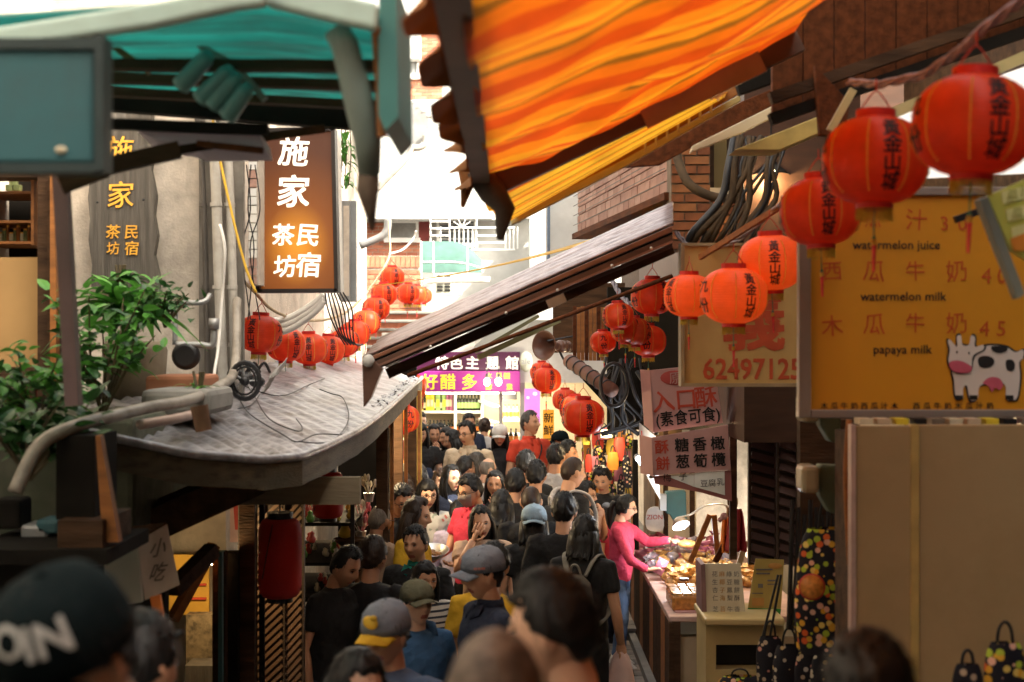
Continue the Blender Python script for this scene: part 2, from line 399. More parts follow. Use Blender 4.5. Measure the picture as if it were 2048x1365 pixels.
# white piers, slab bands
mb = MB()
mb.pbox(700, 430, 1000, 440, D - .5, .5); mb.pbox(786, 0, 840, 118, D - .35, .35); mb.pbox(690, 200, 1100, 436, D - .42, .4)
part('rendered_bay', mb, WHITEW, bb)
mb = MB(); mb.pbox(700, 372, 985, 438, D - .8, .36); part('balcony_slab', mb, WHITEW, bb)
mb = MB(); mb.pbox(1060, 430, 1250, 640, D - 2.2, 2); part('side_wing', mb, WHITEW, bb)
def window(x0, y0, x1, y1, d, slats=9):
    f = MB(); t = 5
    f.pbox(x0 - t, y0, x0, y1, d, .1); f.pbox(x1, y0, x1 + t, y1, d, .1); f.pbox(x0 - t, y0 - t, x1 + t, y0, d, .1); f.pbox(x0 - t - 3, y1, x1 + t + 3, y1 + 9, d - .06, .18)
    w_ = part('window', f, WINW, bb)
    g = MB(); g.pbox(x0, y0, x1, y1, d + .06, .02); part('pane', g, GLASSD, w_)
    for i in range(slats):
        yy = y0 + (y1 - y0) * (i + .5) / slats; s_ = MB(); s_.pbox(x0, yy - 1.6, x1, yy + 1.6, d + .03, .015); part('slat', s_, GREYM, w_)
window(780, 118, 834, 148, D - .1, 8)
window(776, 446, 832, 476, D - .1, 8)
window(878, 440, 948, 486, D - .1, 3); 
mb = MB(); mb.pbox(836, 440, 858, 484, D - .06, .05); part('red_panel', mb, mat('dark_red_panel', (.2, .035, .03), .6), bb)
# white railing of the balcony
rl = thing('balcony_railing', 'white painted balcony railing with vertical bars and a fan shaped crest', 'railing', P(950, 500, 25.6))
m2 = MB()
for yy in (442, 456, 470, 492): m2.pbox(860, yy, 900, yy + 2.5, 25.6, .03)
for yy in (454, 498): m2.pbox(898, yy, 1030, yy + 3, 25.6, .03)
for yy in (470, 484): m2.pbox(952, yy, 1010, yy + 3, 25.6, .03)
part('rail', m2, WINW, rl)
for x in (860, 880, 898, 908, 917, 926, 935, 944, 952, 1010, 1018, 1026, 1034):
    m2 = MB(); m2.pbox(x, 438 if x in (860, 898, 952) else 454, x + 2.4, 498, 25.63, .025); part('bar', m2, WINW, rl)
m2 = MB()
for a in (-50, -20, 20, 50):
    m2.beam(P(924, 455, 25.59), P(924 + 22 * math.sin(R(a)), 455 - 18 * math.cos(R(a)), 25.59), .012, .012)
part('fan_crest', m2, WINW, rl)

# brick terrace wall in front, soldier course on top
tw = thing('terrace_wall', 'low red brick retaining wall with an upright brick course on top', 'wall', (-2.2, 24, 1))
a = P(690, 705, 24.0); b = P(842, 512, 24.0)
m2 = MB(); m2.box(((a.x + b.x) / 2, 24.16, (a.z + b.z) / 2), (b.x - a.x, .3, b.z - a.z)); part('mortar_bed', m2, MORTAR, tw)
brick_wall(tw, (a.x, 24.0, a.z), (1, 0, 0), b.x - a.x, b.z - a.z - .2, .205, .082, .012, BRICKS, .02, 260)
brick_wall(tw, (a.x, 24.0, b.z - .2), (1, 0, 0), b.x - a.x, .21, .085, .2, .012, BRICKS, .02, 30, stagger=False)
# stairs climbing at the left end of the lane
st = thing('stone_stairs', 'brick stairs with rounded grey stone treads climbing at the end of the lane', 'stairs', (-1.7, 22.5, .8))
for i in range(8):
    y = 23.4 - (7 - i) * .28; z = P(0, 745 - i * 17, y).z
    t_ = MB(); t_.beam((-2.6, y, z), (-1.2, y, z), .28, .05); part('tread', t_, CONC, st, bevel=.015)
    t_ = MB(); t_.box((-1.9, y + .02, z - .085), (1.4, .2, .115)); part('riser', t_, BRICKS[i % 3], st)
m2 = MB(); m2.box((-1.9, 23.0, .55), (1.5, 1.6, 1.2)); part('base', m2, CONC, st)
# far eave with gutter and downpipe
ev = thing('far_house', 'grey house corner with tiled eave, boxed gutter and bent downpipe', 'building', (-2.2, 20, 0))
m2 = MB(); m2.box((-3.75, 20.5, 4.2), (3.0, 3.0, 5.6)); part('wall', m2, STUCCO, ev)
m2 = MB(); m2.prism([(768, 272), (838, 292), (858, 262), (858, 236), (830, 205), (768, 204)], lambda u, v, w_: P(u, v, 19.0 + w_), .7); part('eave', m2, GREYM, ev)
for i in range(9):
    t_ = MB(); t_.beam(P(770 + i * 11, 200 + max(0, i - 4) * 9, 19.0), P(770 + i * 11, 196 + max(0, i - 4) * 9, 20.2), .07, .03); part('tile', t_, CONC, ev)
m2 = MB(); m2.tube([P(852, 270, 18.95), P(850, 288, 18.95), P(838, 296, 18.95), P(825, 298, 18.95), P(812, 318, 18.95), P(770, 362, 18.95), P(752, 380, 18.95)], .045); part('downpipe', m2, PVC, ev, smooth=True)
m2 = MB(); m2.tube([P(776, 440, 18.5), P(774, 460, 18.5), P(760, 475, 18.5), P(720, 492, 18.5)], .05); part('drain_elbow', m2, GREYM, ev, smooth=True)

# green corrugated awning over the far back shop
ga = thing('green_awning', 'translucent pale green plastic window awning with curved side', 'awning', P(900, 545, 22))
GREENP = mat('pale_green_plastic', (.085, .18, .155), .4, .2, 5, trans=.3, dirt=(.05, .10, .085), damt=.6)
def gaf(u, v):
    x = 842 + 124 * u; top = 484 + 42 * max(0, (u - .45) / .55) ** 2.2
    return P(x, top + (546 - top) * v, 22 - .55 * math.sin(v * 1.35)) 
m2 = MB(); m2.grid(gaf, 24, 10); part('sheet', m2, GREENP, ga, solid=.008)
for u in (0.0, .2, .75, .99):
    m2 = MB(); m2.tube([gaf(u, v / 8) + Vector((0, -.01, 0)) for v in range(9)], .014); part('rib', m2, WINW, ga)
m2 = MB(); m2.tube([gaf(u / 10, .66) + Vector((0, -.02, 0)) for u in range(11)], .014); part('cross_rail', m2, WINW, ga)
ac = thing('air_conditioner', 'pale grey outdoor unit with square grille beneath the green awning', 'air conditioner', P(900, 585, 23.6))
m2 = MB(); m2.pbox(868, 548, 922, 590, 23.6, .4); part('casing', m2, mat('cream_casing', (.5, .52, .45), .5), ac)
for i in range(5):
    for k in range(2):
        m2 = MB(); m2.pbox(874 + k * 15, 551 + i * 7, 886 + k * 15, 555 + i * 7, 23.58, .02); part('vent_slot', m2, BLACK, ac)
m2 = MB(); m2.tube([P(850, 568, 23.2), P(862, 562, 23.2), P(980, 560, 23.2)], .05); solo('wall_pipe', m2, PVCW, 'horizontal white pipe running below the green awning', 'pipe', smooth=True)

# ------------------------------------------------------------------ back shop with vinegar bottles
D = 21.5
bs = thing('vinegar_shop', 'brightly lit shop at the end of the lane with purple signboards', 'shop', (0, D, .48))
CREAMW = mat('shop_cream', (.62, .52, .34), .6, .05, 3); SHELFW = mat('shelf_white', (.72, .70, .66), .5, .04, 4)
m2 = MB(); m2.pbox(820, 690, 1300, 1120, D + 1.2, .1); part('wall', m2, CREAMW, bs)
m2 = MB(); m2.box((.25, D + .6, 2.85), (4.4, 1.6, .75)); part('upper_wall', m2, WHITEW, bs)
m2 = MB(); m2.box((-1.78, D + .3, 1.4), (.15, 1.9, 2.8)); m2.box((2.6, D + .3, 1.6), (.15, 1.9, 3.2)); part('side_wall', m2, STUCCO, bs)
for yy in (822, 866, 898): 
    m2 = MB(); m2.pbox(830, yy, 965, yy + 5, D + .85, .33); part('shelf', m2, SHELFW, bs)
for xx in (838, 908, 962):
    m2 = MB(); m2.pbox(xx, 785, xx + 5, 1010, D + .84, .34); part('shelf_upright', m2, SHELFW, bs)
for i in range(3):
    m2 = MB(); m2.add([P(968, 800 + i * 36, D + .9), P(1004, 814 + i * 32, D + .2), P(1004, 818 + i * 32, D + .2), P(968, 804 + i * 36, D + .9)], [(0, 1, 2, 3)]); part('side_shelf', m2, SHELFW, bs, solid=.1)
m2 = MB(); m2.pbox(998, 783, 1005, 1000, D + .1, .1); m2.pbox(1040, 705, 1050, 1000, D - .1, .1); part('door_post', m2, GREYM, bs)
for yy in (838, 868):
    m2 = MB(); m2.pbox(1006, yy, 1040, yy + 5, D + .6, .3); part('shelf', m2, SHELFW, bs)
m2 = MB(); m2.pbox(1003, 783, 1034, 800, D + .55, .05); part('dark_poster', m2, BLACK, bs)
LIT = mat('shop_strip_light', (1, .9, .7), emit=(1, .85, .6), estr=5)
m2 = MB(); m2.pbox(850, 786, 1030, 788, D + .35, .1); part('strip_light', m2, LIT, bs)
# the two bulbs
for (x, y) in ((974, 764), (997, 764)):
    lb = thing('hanging_bulb', 'glowing bare bulb, ' + ('left' if x < 980 else 'right') + ' of the two before the magenta sign', 'light bulb', P(x, y + 7, D - .8), 'bare bulbs before the vinegar shop')
    m2 = MB(); m2.ell(P(x, y, D - .8), (.045, .045, .06), mi=0); part('bulb', m2, mat('bulb_glow', (1, 1, .95), emit=(1, .93, .8), estr=9), lb, smooth=True)
    m2 = MB(); m2.tube([P(x, y - 8, D - .8), P(x, y - 16, D - .8)], .02); part('socket', m2, BLACK, lb)
    m2 = MB(); m2.tube([P(x, y - 16, D - .8), P(x, y - 60, D - .8)], .006, 5); part('wire', m2, CABLE, lb)
# sign boards
PURP = mat('dark_purple_board', (.05, .003, .032), .5, .08, 3); MAG = mat('magenta_board', (.26, .018, .20), .5, .08, 3)
s1 = thing('purple_sign', 'dark purple signboard with bold white characters above the vinegar shop', 'sign', P(950, 742, D - .3))
m2 = MB(); m2.pbox(800, 704, 1040, 742, D - .3, .08); part('board', m2, PURP, s1, bevel=.01)
m2 = MB()
for ch, x in zip('特色主題館', (884, 912, 945, 985, 1024)): wr(m2, ch, x, 726, 28, D - .3, .035, jit=.05)
part('lettering', m2, WHITEP, s1)
s2 = thing('magenta_sign', 'magenta signboard with yellow characters below the dark purple one', 'sign', P(950, 784, D - .34))
m2 = MB(); m2.pbox(800, 742.5, 1040, 784, D - .34, .08); part('board', m2, MAG, s2, bevel=.01)
m2 = MB(); YP = mat('yellow_print', (.75, .62, .05), .6)
for ch, x in zip('好醋多', (860, 896, 939)): wr(m2, ch, x, 764, 33, D - .34, .03, jit=.05)
for ch, x, y in (('水', 978, 752), ('果', 998, 752), ('醋', 1014, 752), ('酵', 978, 774), ('素', 1019, 774)): wr(m2, ch, x, y, 14, D - .34, .02)
part('lettering', m2, YP, s2)
# bottles: three kinds, each an object of its own
def bottle_proto(name, body, cap, lab, label, group, h=.27, r=.032):
    o = thing(name, label, 'bottle', (0, 0, 0), group)
    m2 = MB(); m2.lathe([(.002, 0), (r, .004), (r, h * .6), (r * .35, h * .78), (r * .33, h * .93)], (0, 0, 0), seg=10); part('glass', m2, body, o, smooth=True)
    m2 = MB(); m2.lathe([(r * .42, h * .9), (r * .42, h), (.001, h)], (0, 0, 0), seg=8); part('cap', m2, cap, o)
    m2 = MB(); m2.lathe([(r + .0012, h * .15), (r + .0012, h * .48)], (0, 0, 0), seg=10, cap=False); part('paper_label', m2, lab, o)
    return o
BK = mat('bottle_black', (.015, .02, .012), .15); YB = mat('box_yellow', (.68, .56, .04), .5); LG = mat('label_cream', (.6, .55, .38), .6); LGG = mat('label_green', (.25, .4, .12), .6); PK = mat('box_pink', (.4, .12, .22), .5); OR = mat('label_orange', (.65, .2, .03), .6)
pb = bottle_proto('vinegar_bottle', BK, BLACK, LG, 'black vinegar bottle with cream label on the upper shop shelf', 'dark bottles on the upper shelf')
first = [True]
def put(o, loc, label=None, group=None, sc=None):
    if not o.get('used'): o.location = loc; o['used'] = 1; r = o
    else: r = dup(o, loc)
    if label: r['label'] = label
    if group: r['group'] = group
    if sc: r.scale = (sc,) * 3
    return r
zs = P(0, 822, D + .95).z + .002
for i, x in enumerate((849, 870, 882)): put(pb, (P(x, 0, D + .95).x, D + .95, zs), ORD[i] + ' black bottle with cream label from the left on the upper shop shelf')
def box_proto(name, m, m2_, label, group, h=.27, w_=.075):
    o = thing(name, label, 'box', (0, 0, 0), group)
    b = MB(); b.box((0, 0, h / 2), (w_, w_, h)); part('carton', b, m, o, bevel=.004)
    b = MB(); b.box((0, -w_ / 2 - .002, h * .45), (w_ * .6, .003, h * .4)); part('paper_label', b, m2_, o); return o
yb = box_proto('vinegar_carton', YB, LG, 'yellow vinegar carton standing between the bottles on the upper shelf', 'yellow cartons on the upper shelf')
for i, x in enumerate((842, 857, 864)): put(yb, (P(x, 0, D + .95).x, D + .95, zs), ORD[i] + ' yellow carton from the left on the upper shop shelf')
gb = box_proto('vinegar_carton', LGG, YB, 'pale green carton among the bottles on the upper shelf', 'green cartons on the upper shelf')
for i, x in enumerate((876, 889)): put(gb, (P(x, 0, D + .95).x, D + .95, zs), ORD[i] + ' pale green carton from the left on the upper shop shelf')
pkb = box_proto('vinegar_carton', PK, LG, 'pink carton at the right end of the first upper bay', 'pink cartons on the upper shelf')
for i, x in enumerate((895, 901)): put(pkb, (P(x, 0, D + .95).x, D + .95, zs), ORD[i] + ' pink carton from the left on the upper shop shelf')
gd = bottle_proto('juice_bottle', BK, BLACK, LGG, 'dark bottle with green label in the right upper shelf bay', 'green label bottles in the right bay', r=.036)
for i in range(7): put(gd, (P(917 + i * 6.6, 0, D + .95).x, D + .95, zs), ORD[i] + ' dark green label bottle from the left in the right upper shelf bay')
ob = bottle_proto('sauce_bottle', BK, BLACK, OR, 'small dark bottle with amber label on the lower shop shelf', 'amber label bottles on the lower shelf', .2, .03)
zs = P(0, 866, D + .95).z + .002
for i in range(16): put(ob, (P(846 + i * 7.2, 0, D + .95).x, D + .95, zs), ORD[i] + ' small amber label bottle from the left on the lower shop shelf')
wb = bottle_proto('pale_bottle', mat('pale_glass', (.55, .5, .4), .2), BLACK, OR, 'pale bottle on the small right hand shop shelf', 'pale bottles on the right shelf', .22, .034)
for i, x in enumerate((1010, 1018, 1027, 1034)): put(wb, (P(x, 0, D + .7).x, D + .7, P(0, 838 , D + .7).z + .004), ORD[i] + ' pale bottle from the left on the small right hand shop shelf')
# display trays in front
tr = thing('display_counter', 'white display counter of bottled drinks beside the man in red', 'counter', (P(1030, 0, 19.6).x, 19.6, .48))
m2 = MB(); m2.pbox(968, 888, 1040, 960, 19.6, .4); part('base', m2, SHELFW, tr)
m2 = MB(); m2.pbox(966, 852, 986, 858, 19.5, .2); part('blue_rim', m2, mat('blue_plastic', (.02, .06, .4), .4), tr)
for j, (yy, mm) in enumerate(((888, OR), (910, PK))):
    pr = bottle_proto('drink_bottle', BK if j == 0 else mat('purple_glass', (.2, .02, .25), .2), BLACK, mm, ('amber' if j == 0 else 'purple') + ' drink bottle on the white display counter', ('amber' if j == 0 else 'purple') + ' bottles on the display counter', .2, .028)
    for i in range(7): put(pr, (P(972 + i * 10, 0, 19.6 - .0).x, 19.75 - j * .3, P(0, yy, 19.6).z + (0.002 if j == 0 else -.15)), ORD[i] + ' ' + ('amber' if j == 0 else 'purple') + ' drink bottle from the left on the white display counter')
# banners at the right of the shop
vb = thing('orange_banner', 'tall orange banner with black characters standing behind the man in red', 'banner', P(1095, 960, 19.0))
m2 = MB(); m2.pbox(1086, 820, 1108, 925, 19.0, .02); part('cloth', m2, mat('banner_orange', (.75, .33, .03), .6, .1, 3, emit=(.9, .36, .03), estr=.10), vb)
m2 = MB()
for i, ch in enumerate('新鮮可口'): wr(m2, ch, 1097, 836 + i * 25, 21, 19.0, .02)
part('lettering', m2, INK, vb)
m2 = MB(); m2.tube([P(1097, 818, 19.03), P(1097, 1000, 19.03)], .012); part('pole', m2, GREYM, vb)
pkp = thing('glowing_sign', 'glowing pink advertising panel with pale blossoms beside the doorway', 'sign', P(1066, 850, 19.8))
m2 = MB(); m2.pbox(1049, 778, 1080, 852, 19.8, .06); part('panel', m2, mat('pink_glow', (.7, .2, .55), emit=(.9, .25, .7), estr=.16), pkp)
m2 = MB()
for (x, y, r_) in ((1056, 796, 3), (1070, 788, 4), (1068, 830, 5), (1060, 838, 4), (1073, 838, 3)): m2.ell(P(x, y, 19.795), (r_ * .008, .004, r_ * .007))
part('blossom_print', m2, mat('blossom', (.9, .75, .85), emit=(.9, .7, .85), estr=.15), pkp)
def area(name, loc, size, pw, col, tgt):
    l = bpy.data.lights.new(name, 'POINT'); l.energy = pw; l.color = col; l.shadow_soft_size = size
    o = bpy.data.objects.new(name, l); COL.objects.link(o); o.location = loc; return o
for x in (974, 997): area('bulb_light', P(x, 764, D - .85), .06, 4, (1, .84, .6), None)
area('shop_strip_lamp', (-.2, D + .3, 2.15), .2, 11, (1, .84, .62), None)
area('shop_strip_lamp', (.55, D - .1, 2.0), .2, 8, (1, .86, .62), None)
# ================================================================== left side
uh = thing('sky_block_house', 'added dim timber house behind the viewer, shutting sky light out of the lane', 'building', (0, -7.5, 1.5))  # added, unseen house that blocks sky light from behind the viewer
m2 = MB(); m2.box((0, -8, 5.6), (9, 1.2, 8.4)); part('wall', m2, WOOD, uh)
m2 = MB(); m2.box((-1.2, -2.9, 4.5), (2.9, 7.0, .08), Euler((0, .05, 0))); m2.box((1.3, -3.6, 4.6), (2.6, 7.2, .08), Euler((0, -.12, 0))); solo('sky_block_canopy', m2, BROWNM, 'added brown metal canopy behind the viewer, shutting sky light out of the lane', 'canopy')  # added cover out of view, cuts sky light over the foreground
lh = thing('left_house', 'old grey stucco house with wooden window on the left of the lane', 'building', (-3, 9, 0))
m2 = MB(); m2.box((-3.35, 9.1, 5.1), (3.1, .3, 8.4)); part('wall', m2, STUCCO, lh)        # frontal wall behind the wooden plank sign
m2 = MB(); m2.box((-3.0, 13.2, 3.6), (2.0, 7.6, 6.2)); part('side_wall', m2, STUCCO, lh)
m2 = MB(); m2.box((-4.6, .5, 4.4), (3.4, 18.5, 9.8)); part('near_wall', m2, STUCCO, lh)
# ribbed stretch of wall beyond the lit sign, brick strip left of it
a = P(490, 590, 9.2); 
m2 = MB(); m2.pbox(497, 262, 516, 570, 9.35, .25); part('mortar_bed', m2, MORTAR, lh)
brick_wall(lh, (P(497, 0, 9.35).x, 9.35, P(0, 570, 9.35).z), (1, 0, 0), .065, 1.02, .058, .058, .008, [WHITEP, PINKT[2], WINW], .012, 20, False, name='tile')
# wooden window with shelf at the far left
wd = thing('shop_window', 'dark timber shop window with shelves of jars and a paper blind', 'window', P(50, 800, 7.6))
m2 = MB(); m2.pbox(-60, 335, 105, 355, 7.6, .2); m2.pbox(75, 335, 105, 800, 7.58, .2); m2.pbox(-60, 735, 78, 775, 7.59, .2); m2.pbox(95, 350, 108, 790, 7.55, .1); part('frame', m2, WOOD, wd)
m2 = MB(); m2.pbox(100, 345, 112, 800, 7.52, .06); part('trim', m2, WOODO, wd)
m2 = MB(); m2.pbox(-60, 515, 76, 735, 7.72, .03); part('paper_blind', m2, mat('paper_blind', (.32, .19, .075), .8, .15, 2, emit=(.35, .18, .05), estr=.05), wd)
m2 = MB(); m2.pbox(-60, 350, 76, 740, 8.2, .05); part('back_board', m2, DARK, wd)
for yy in (383, 441, 483):
    m2 = MB(); m2.pbox(-60, yy, 70, yy + 5, 7.75, .4); part('shelf', m2, WOODO, wd)
m2 = MB(); m2.pbox(62, 350, 68, 490, 7.74, .42); part('divider', m2, WOODO, wd)
m2 = MB(); m2.pbox(-60, 776, 100, 830, 7.66, .05); part('red_base_panel', m2, mat('red_panel', (.22, .05, .03), .7), wd)
def jar(name, loc, r, h, m, ml, label, group=None, cat='jar'):
    t = thing(name, label, cat, loc, group); b = MB(); b.lathe([(.002, 0), (r, .003), (r, h * .8), (r * .8, h * .88)], loc, seg=12); part('body', b, m, t, smooth=True)
    b = MB(); b.lathe([(r * .86, h * .86), (r * .86, h), (.001, h)], loc, seg=12); part('lid', b, ml, t); return t
GT = mat('green_tin', (.16, .2, .08), .4, .4, 40)
for i, (x, y) in enumerate(((20, 383), (36, 383), (28, 372))):
    b = MB(); p = P(x, y, 7.9); b.box((p.x, p.y, p.z + .018), (.038, .038, .034)); 
    solo('gift_box', b, GT, ['small green patterned box at the left of the trio on the top window shelf', 'small green patterned box at the right of the trio on the top window shelf', 'small green patterned box stacked on the other two in the window'][i], 'box', bevel=.003)
for i in range(9):
    p = P(2 + i * 7, 483, 7.9); jar('tea_jar', p, .009 + .003 * (i % 2), .05 + .02 * (i % 3), [LG, GT, WOODO][i % 3], GOLD, ORD[i] + ' little tea container from the left on the lowest window shelf', 'little tea containers in the window')
# carved plank sign
ps = thing('plank_sign', 'wavy edged dark wooden plank sign with carved gold characters on the stucco wall', 'sign', P(245, 585, 8.85))
lft = [(186, 215), (183, 260), (178, 310), (181, 350), (176, 395), (180, 440), (177, 480), (184, 530), (182, 578)]
rgt = [(316, 584), (320, 560), (308, 510), (315, 470), (308, 430), (312, 390), (302, 340), (309, 290), (304, 240), (306, 208)]
m2 = MB(); m2.prism(lft + rgt, lambda u, v, w_: P(u, v, 8.8) + Vector((0, w_, 0)), .06); part('plank', m2, mat('plank_wood', (.085, .075, .062), .6, .35, 2.5, bump=.5, stretch=(14, 14, 1), bscale=8, dirt=(.04, .035, .03), damt=.5), ps)
m2 = MB()
for ch, x, y, s_ in (('施', 240, 300, 58), ('家', 243, 390, 56), ('茶', 227, 464, 30), ('民', 264, 464, 30), ('坊', 227, 497, 27), ('宿', 264, 497, 30)):
    wr(m2, ch, x, y, s_, 8.8, .012, proud=.006, jit=.06, shear=.08)
part('lettering', m2, mat('gold_carving', (.85, .45, .06), .4, .15, 9, metal=.2), ps, solid=.004)
m2 = MB()
for x, y in ((195, 405), (287, 400), (295, 557), (190, 560)): m2.ell(P(x, y, 8.8), (.008, .005, .008), 8, 6)
part('bolt', m2, BLACK, ps)
# lit box sign
ls = thing('lit_sign', 'glowing brown and amber light box sign with white calligraphy hanging over the lane', 'sign', P(595, 585, 9.6))
LB = bpy.data.materials.new('amber_light_box'); LB.use_nodes = True
t_ = LB.node_tree; b_ = t_.nodes['Principled BSDF']; b_.inputs['Base Color'].default_value = (.045, .012, .003, 1); b_.inputs['Roughness'].default_value = .5
tc = t_.nodes.new('ShaderNodeTexCoord'); mp = t_.nodes.new('ShaderNodeMapping'); mp.inputs['Location'].default_value = (0, 0, -.50); mp.inputs['Scale'].default_value = (2.0, 0, 1.55)
gr = t_.nodes.new('ShaderNodeTexGradient'); gr.gradient_type = 'SPHERICAL'; rp = t_.nodes.new('ShaderNodeValToRGB')
rp.color_ramp.elements[0].color = (.022, .005, .001, 1); rp.color_ramp.elements[1].color = (.36, .13, .008, 1); rp.color_ramp.elements[1].position = .95
e_ = rp.color_ramp.elements.new(.55); e_.color = (.10, .026, .002, 1)
t_.links.new(tc.outputs['Object'], mp.inputs[0]); t_.links.new(mp.outputs[0], gr.inputs[0]); t_.links.new(gr.outputs[0], rp.inputs[0]); t_.links.new(rp.outputs[0], b_.inputs['Emission Color']); b_.inputs['Emission Strength'].default_value = .42
m2 = MB(); m2.prism([(522, 268), (664, 264), (671, 578), (523, 580)], lambda u, v, w_: P(u, v, 9.6) + Vector((0, w_, 0)), .10); part('panel', m2, LB, ls)
m2 = MB()
for a, b in (((518, 264), (519, 584)), ((518, 583), (676, 582)), ((668, 260), (675, 584)), ((518, 264), (669, 261))):
    m2.beam(P(*a, 9.65), P(*b, 9.65), .026, .14, up=(0, 1, 0))
part('frame', m2, mat('sign_frame', (.02, .014, .012), .4), ls)
m2 = MB()
for ch, x, y, s_ in (('施', 588, 303, 62), ('家', 588, 383, 68), ('茶', 567, 470, 46), ('民', 617, 470, 48), ('坊', 570, 533, 46), ('宿', 617, 530, 52)):
    wr(m2, ch, x, y, s_, 9.6, .028, proud=.006, jit=.07, shear=.06)
part('lettering', m2, mat('lit_white', (.8, .75, .65), emit=(1, .85, .62), estr=.22), ls)
m2 = MB(); m2.beam(P(520, 300, 9.7), P(470, 300, 9.7), .03, .03); m2.beam(P(520, 540, 9.7), P(470, 540, 9.7), .03, .03); part('bracket', m2, GREYM, ls)
# pipes on the wall
m2 = MB(); m2.pbox(398, 190, 486, 800, 8.86, .06); solo('pipe_shade_strip', m2, mat('gap_shade_grey', (.15, .135, .115), .9, .3, 6, bump=.4, dirt=(.05, .045, .04)), 'dark strip painted for the shaded gap behind the drainpipes', 'wall')  # flat dark panel painted in for the shaded gap behind the pipes
for i, (x0, x1, r_, d, m_, lab) in enumerate(((430, 447, .032, 8.7, PVC, 'thick grey drainpipe climbing the stucco wall'), (457, 470, .028, 8.75, PVC, 'second grey drainpipe just right of the thick one'), (404, 415, .018, 8.8, mat('dark_pipe', (.08, .07, .06), .5), 'thin dark metal conduit left of the drainpipes'))):
    m2 = MB(); m2.tube([P(x0 - 14, 205, d), P(x0, 330, d), P(x0 + 8, 560, d), P(x1, 780, d)], r_, 12)
    t_ = solo('drainpipe', m2, m_, lab, 'pipe', smooth=True)
    for yy in (250, 410, 575, 690):
        c = P(x0 + (yy - 330) * .03, yy, d); m3 = MB(); m3.lathe([(r_ + .006, -.012), (r_ + .006, .012)], c, seg=12); part('collar', m3, m_, t_)
m2 = MB(); m2.tube([P(422, 215, 8.6), P(436, 300, 8.6), P(462, 420, 8.6), P(490, 530, 8.6), P(512, 585, 8.6)], .008, 6); solo('yellow_hose', m2, YELLOW, 'thin yellow hose slanting across the grey drainpipes', 'hose', smooth=True)
m2 = MB(); m2.tube([P(440, 450, 8.5), P(450, 500, 8.45), P(444, 600, 8.5), P(436, 700, 8.4), P(428, 760, 8.2), P(434, 830, 8.0)], .010, 6); solo('cream_cable', m2, PVCW, 'loose cream cable hanging down in front of the drainpipes', 'cable', smooth=True)
m2 = MB(); m2.tube([P(350, 690, 8.3), P(352, 615, 8.3), P(362, 606, 8.3), P(405, 605, 8.3), P(420, 590, 8.35)], .016, 8); solo('water_pipe', m2, GREYM, 'grey water pipe bending up beside the fern', 'pipe', smooth=True)
m2 = MB()
for k in range(3): m2.tube([P(530 + k * 4, 645 + k * 12, 11), P(580, 636 + k * 11, 11), P(625, 610 + k * 9, 11), P(648, 590 + k * 6, 11)], .028, 8)
solo('white_hose', m2, PVCW, 'bundle of fat white hoses bending below the lit sign', 'hose', smooth=True)
for i in range(7):
    m2 = MB(); x = 650 + i * 6; m2.tube([P(x, 585, 10.6), P(x + 6 + i * 2, 620, 10.6), P(x + 22, 660 + i * 4, 10.6), P(x + 40, 690, 10.7)], .006, 5); solo('black_wire', m2, CABLE, ORD[i] + ' black wire from the left in the tangle right of the white hoses', 'cable', 'black wires beside the white hoses')
for i, (x, bend) in enumerate(((493, 8), (502, -6), (510, 10))):
    m2 = MB(); m2.tube([P(x, 330, 9.0), P(x + bend, 420, 9.0), P(x - bend, 500, 9.0), P(x + bend, 640, 9.0)], .004, 5); solo('thin_wire', m2, CABLE, ORD[i] + ' thin black wire from the left, dangling beside the lit sign', 'cable', 'thin wires left of the lit sign')
# side wall details beyond the sign: shutters, frame, ivy
for i, (x0, x1) in enumerate(((683, 700), (700, 712))):
    t_ = thing('grey_shutter', ['tall grey framed wall panel with a pale pane behind the lit sign', 'narrow grey metal post panel right of the framed wall panel'][i], 'panel', P((x0 + x1) / 2, 600, 13))
    m2 = MB(); m2.pbox(x0, 402, x1, 604, 13 + i * .1, .08); part('frame', m2, GREYM, t_)
    if i == 0: m2 = MB(); m2.pbox(x0 + 4, 412, x1 - 2, 592, 12.99, .01); part('pane', m2, STUCCO, t_)
m2 = MB(); m2.tube([P(677, 262, 12), P(679, 420, 12), P(683, 600, 12)], .022); solo('drainpipe', m2, PVCW, 'slim whitish drainpipe at the right edge of the lit sign', 'pipe', smooth=True)
iv = thing('hanging_ivy', 'green ivy hanging from the wall right of the lit sign', 'plant', P(690, 380, 12.6))
for i in range(44):
    m2 = MB(); x = random.uniform(676, 706); y = random.uniform(262, 372); 
    leaf_fan(m2, P(x, y, 12.6 + random.uniform(-.1, .1)), random.uniform(.07, .12), .035, random.uniform(0, 6.3), random.uniform(-1, .3), .5, 3); part('leaf', m2, LEAF, iv)
m2 = MB()
for x in (682, 690, 699): m2.tube([P(x, 250, 12.6), P(x + 3, 310, 12.6), P(x - 2, 372, 12.6)], .005, 5)
part('stem', m2, STEM, iv)

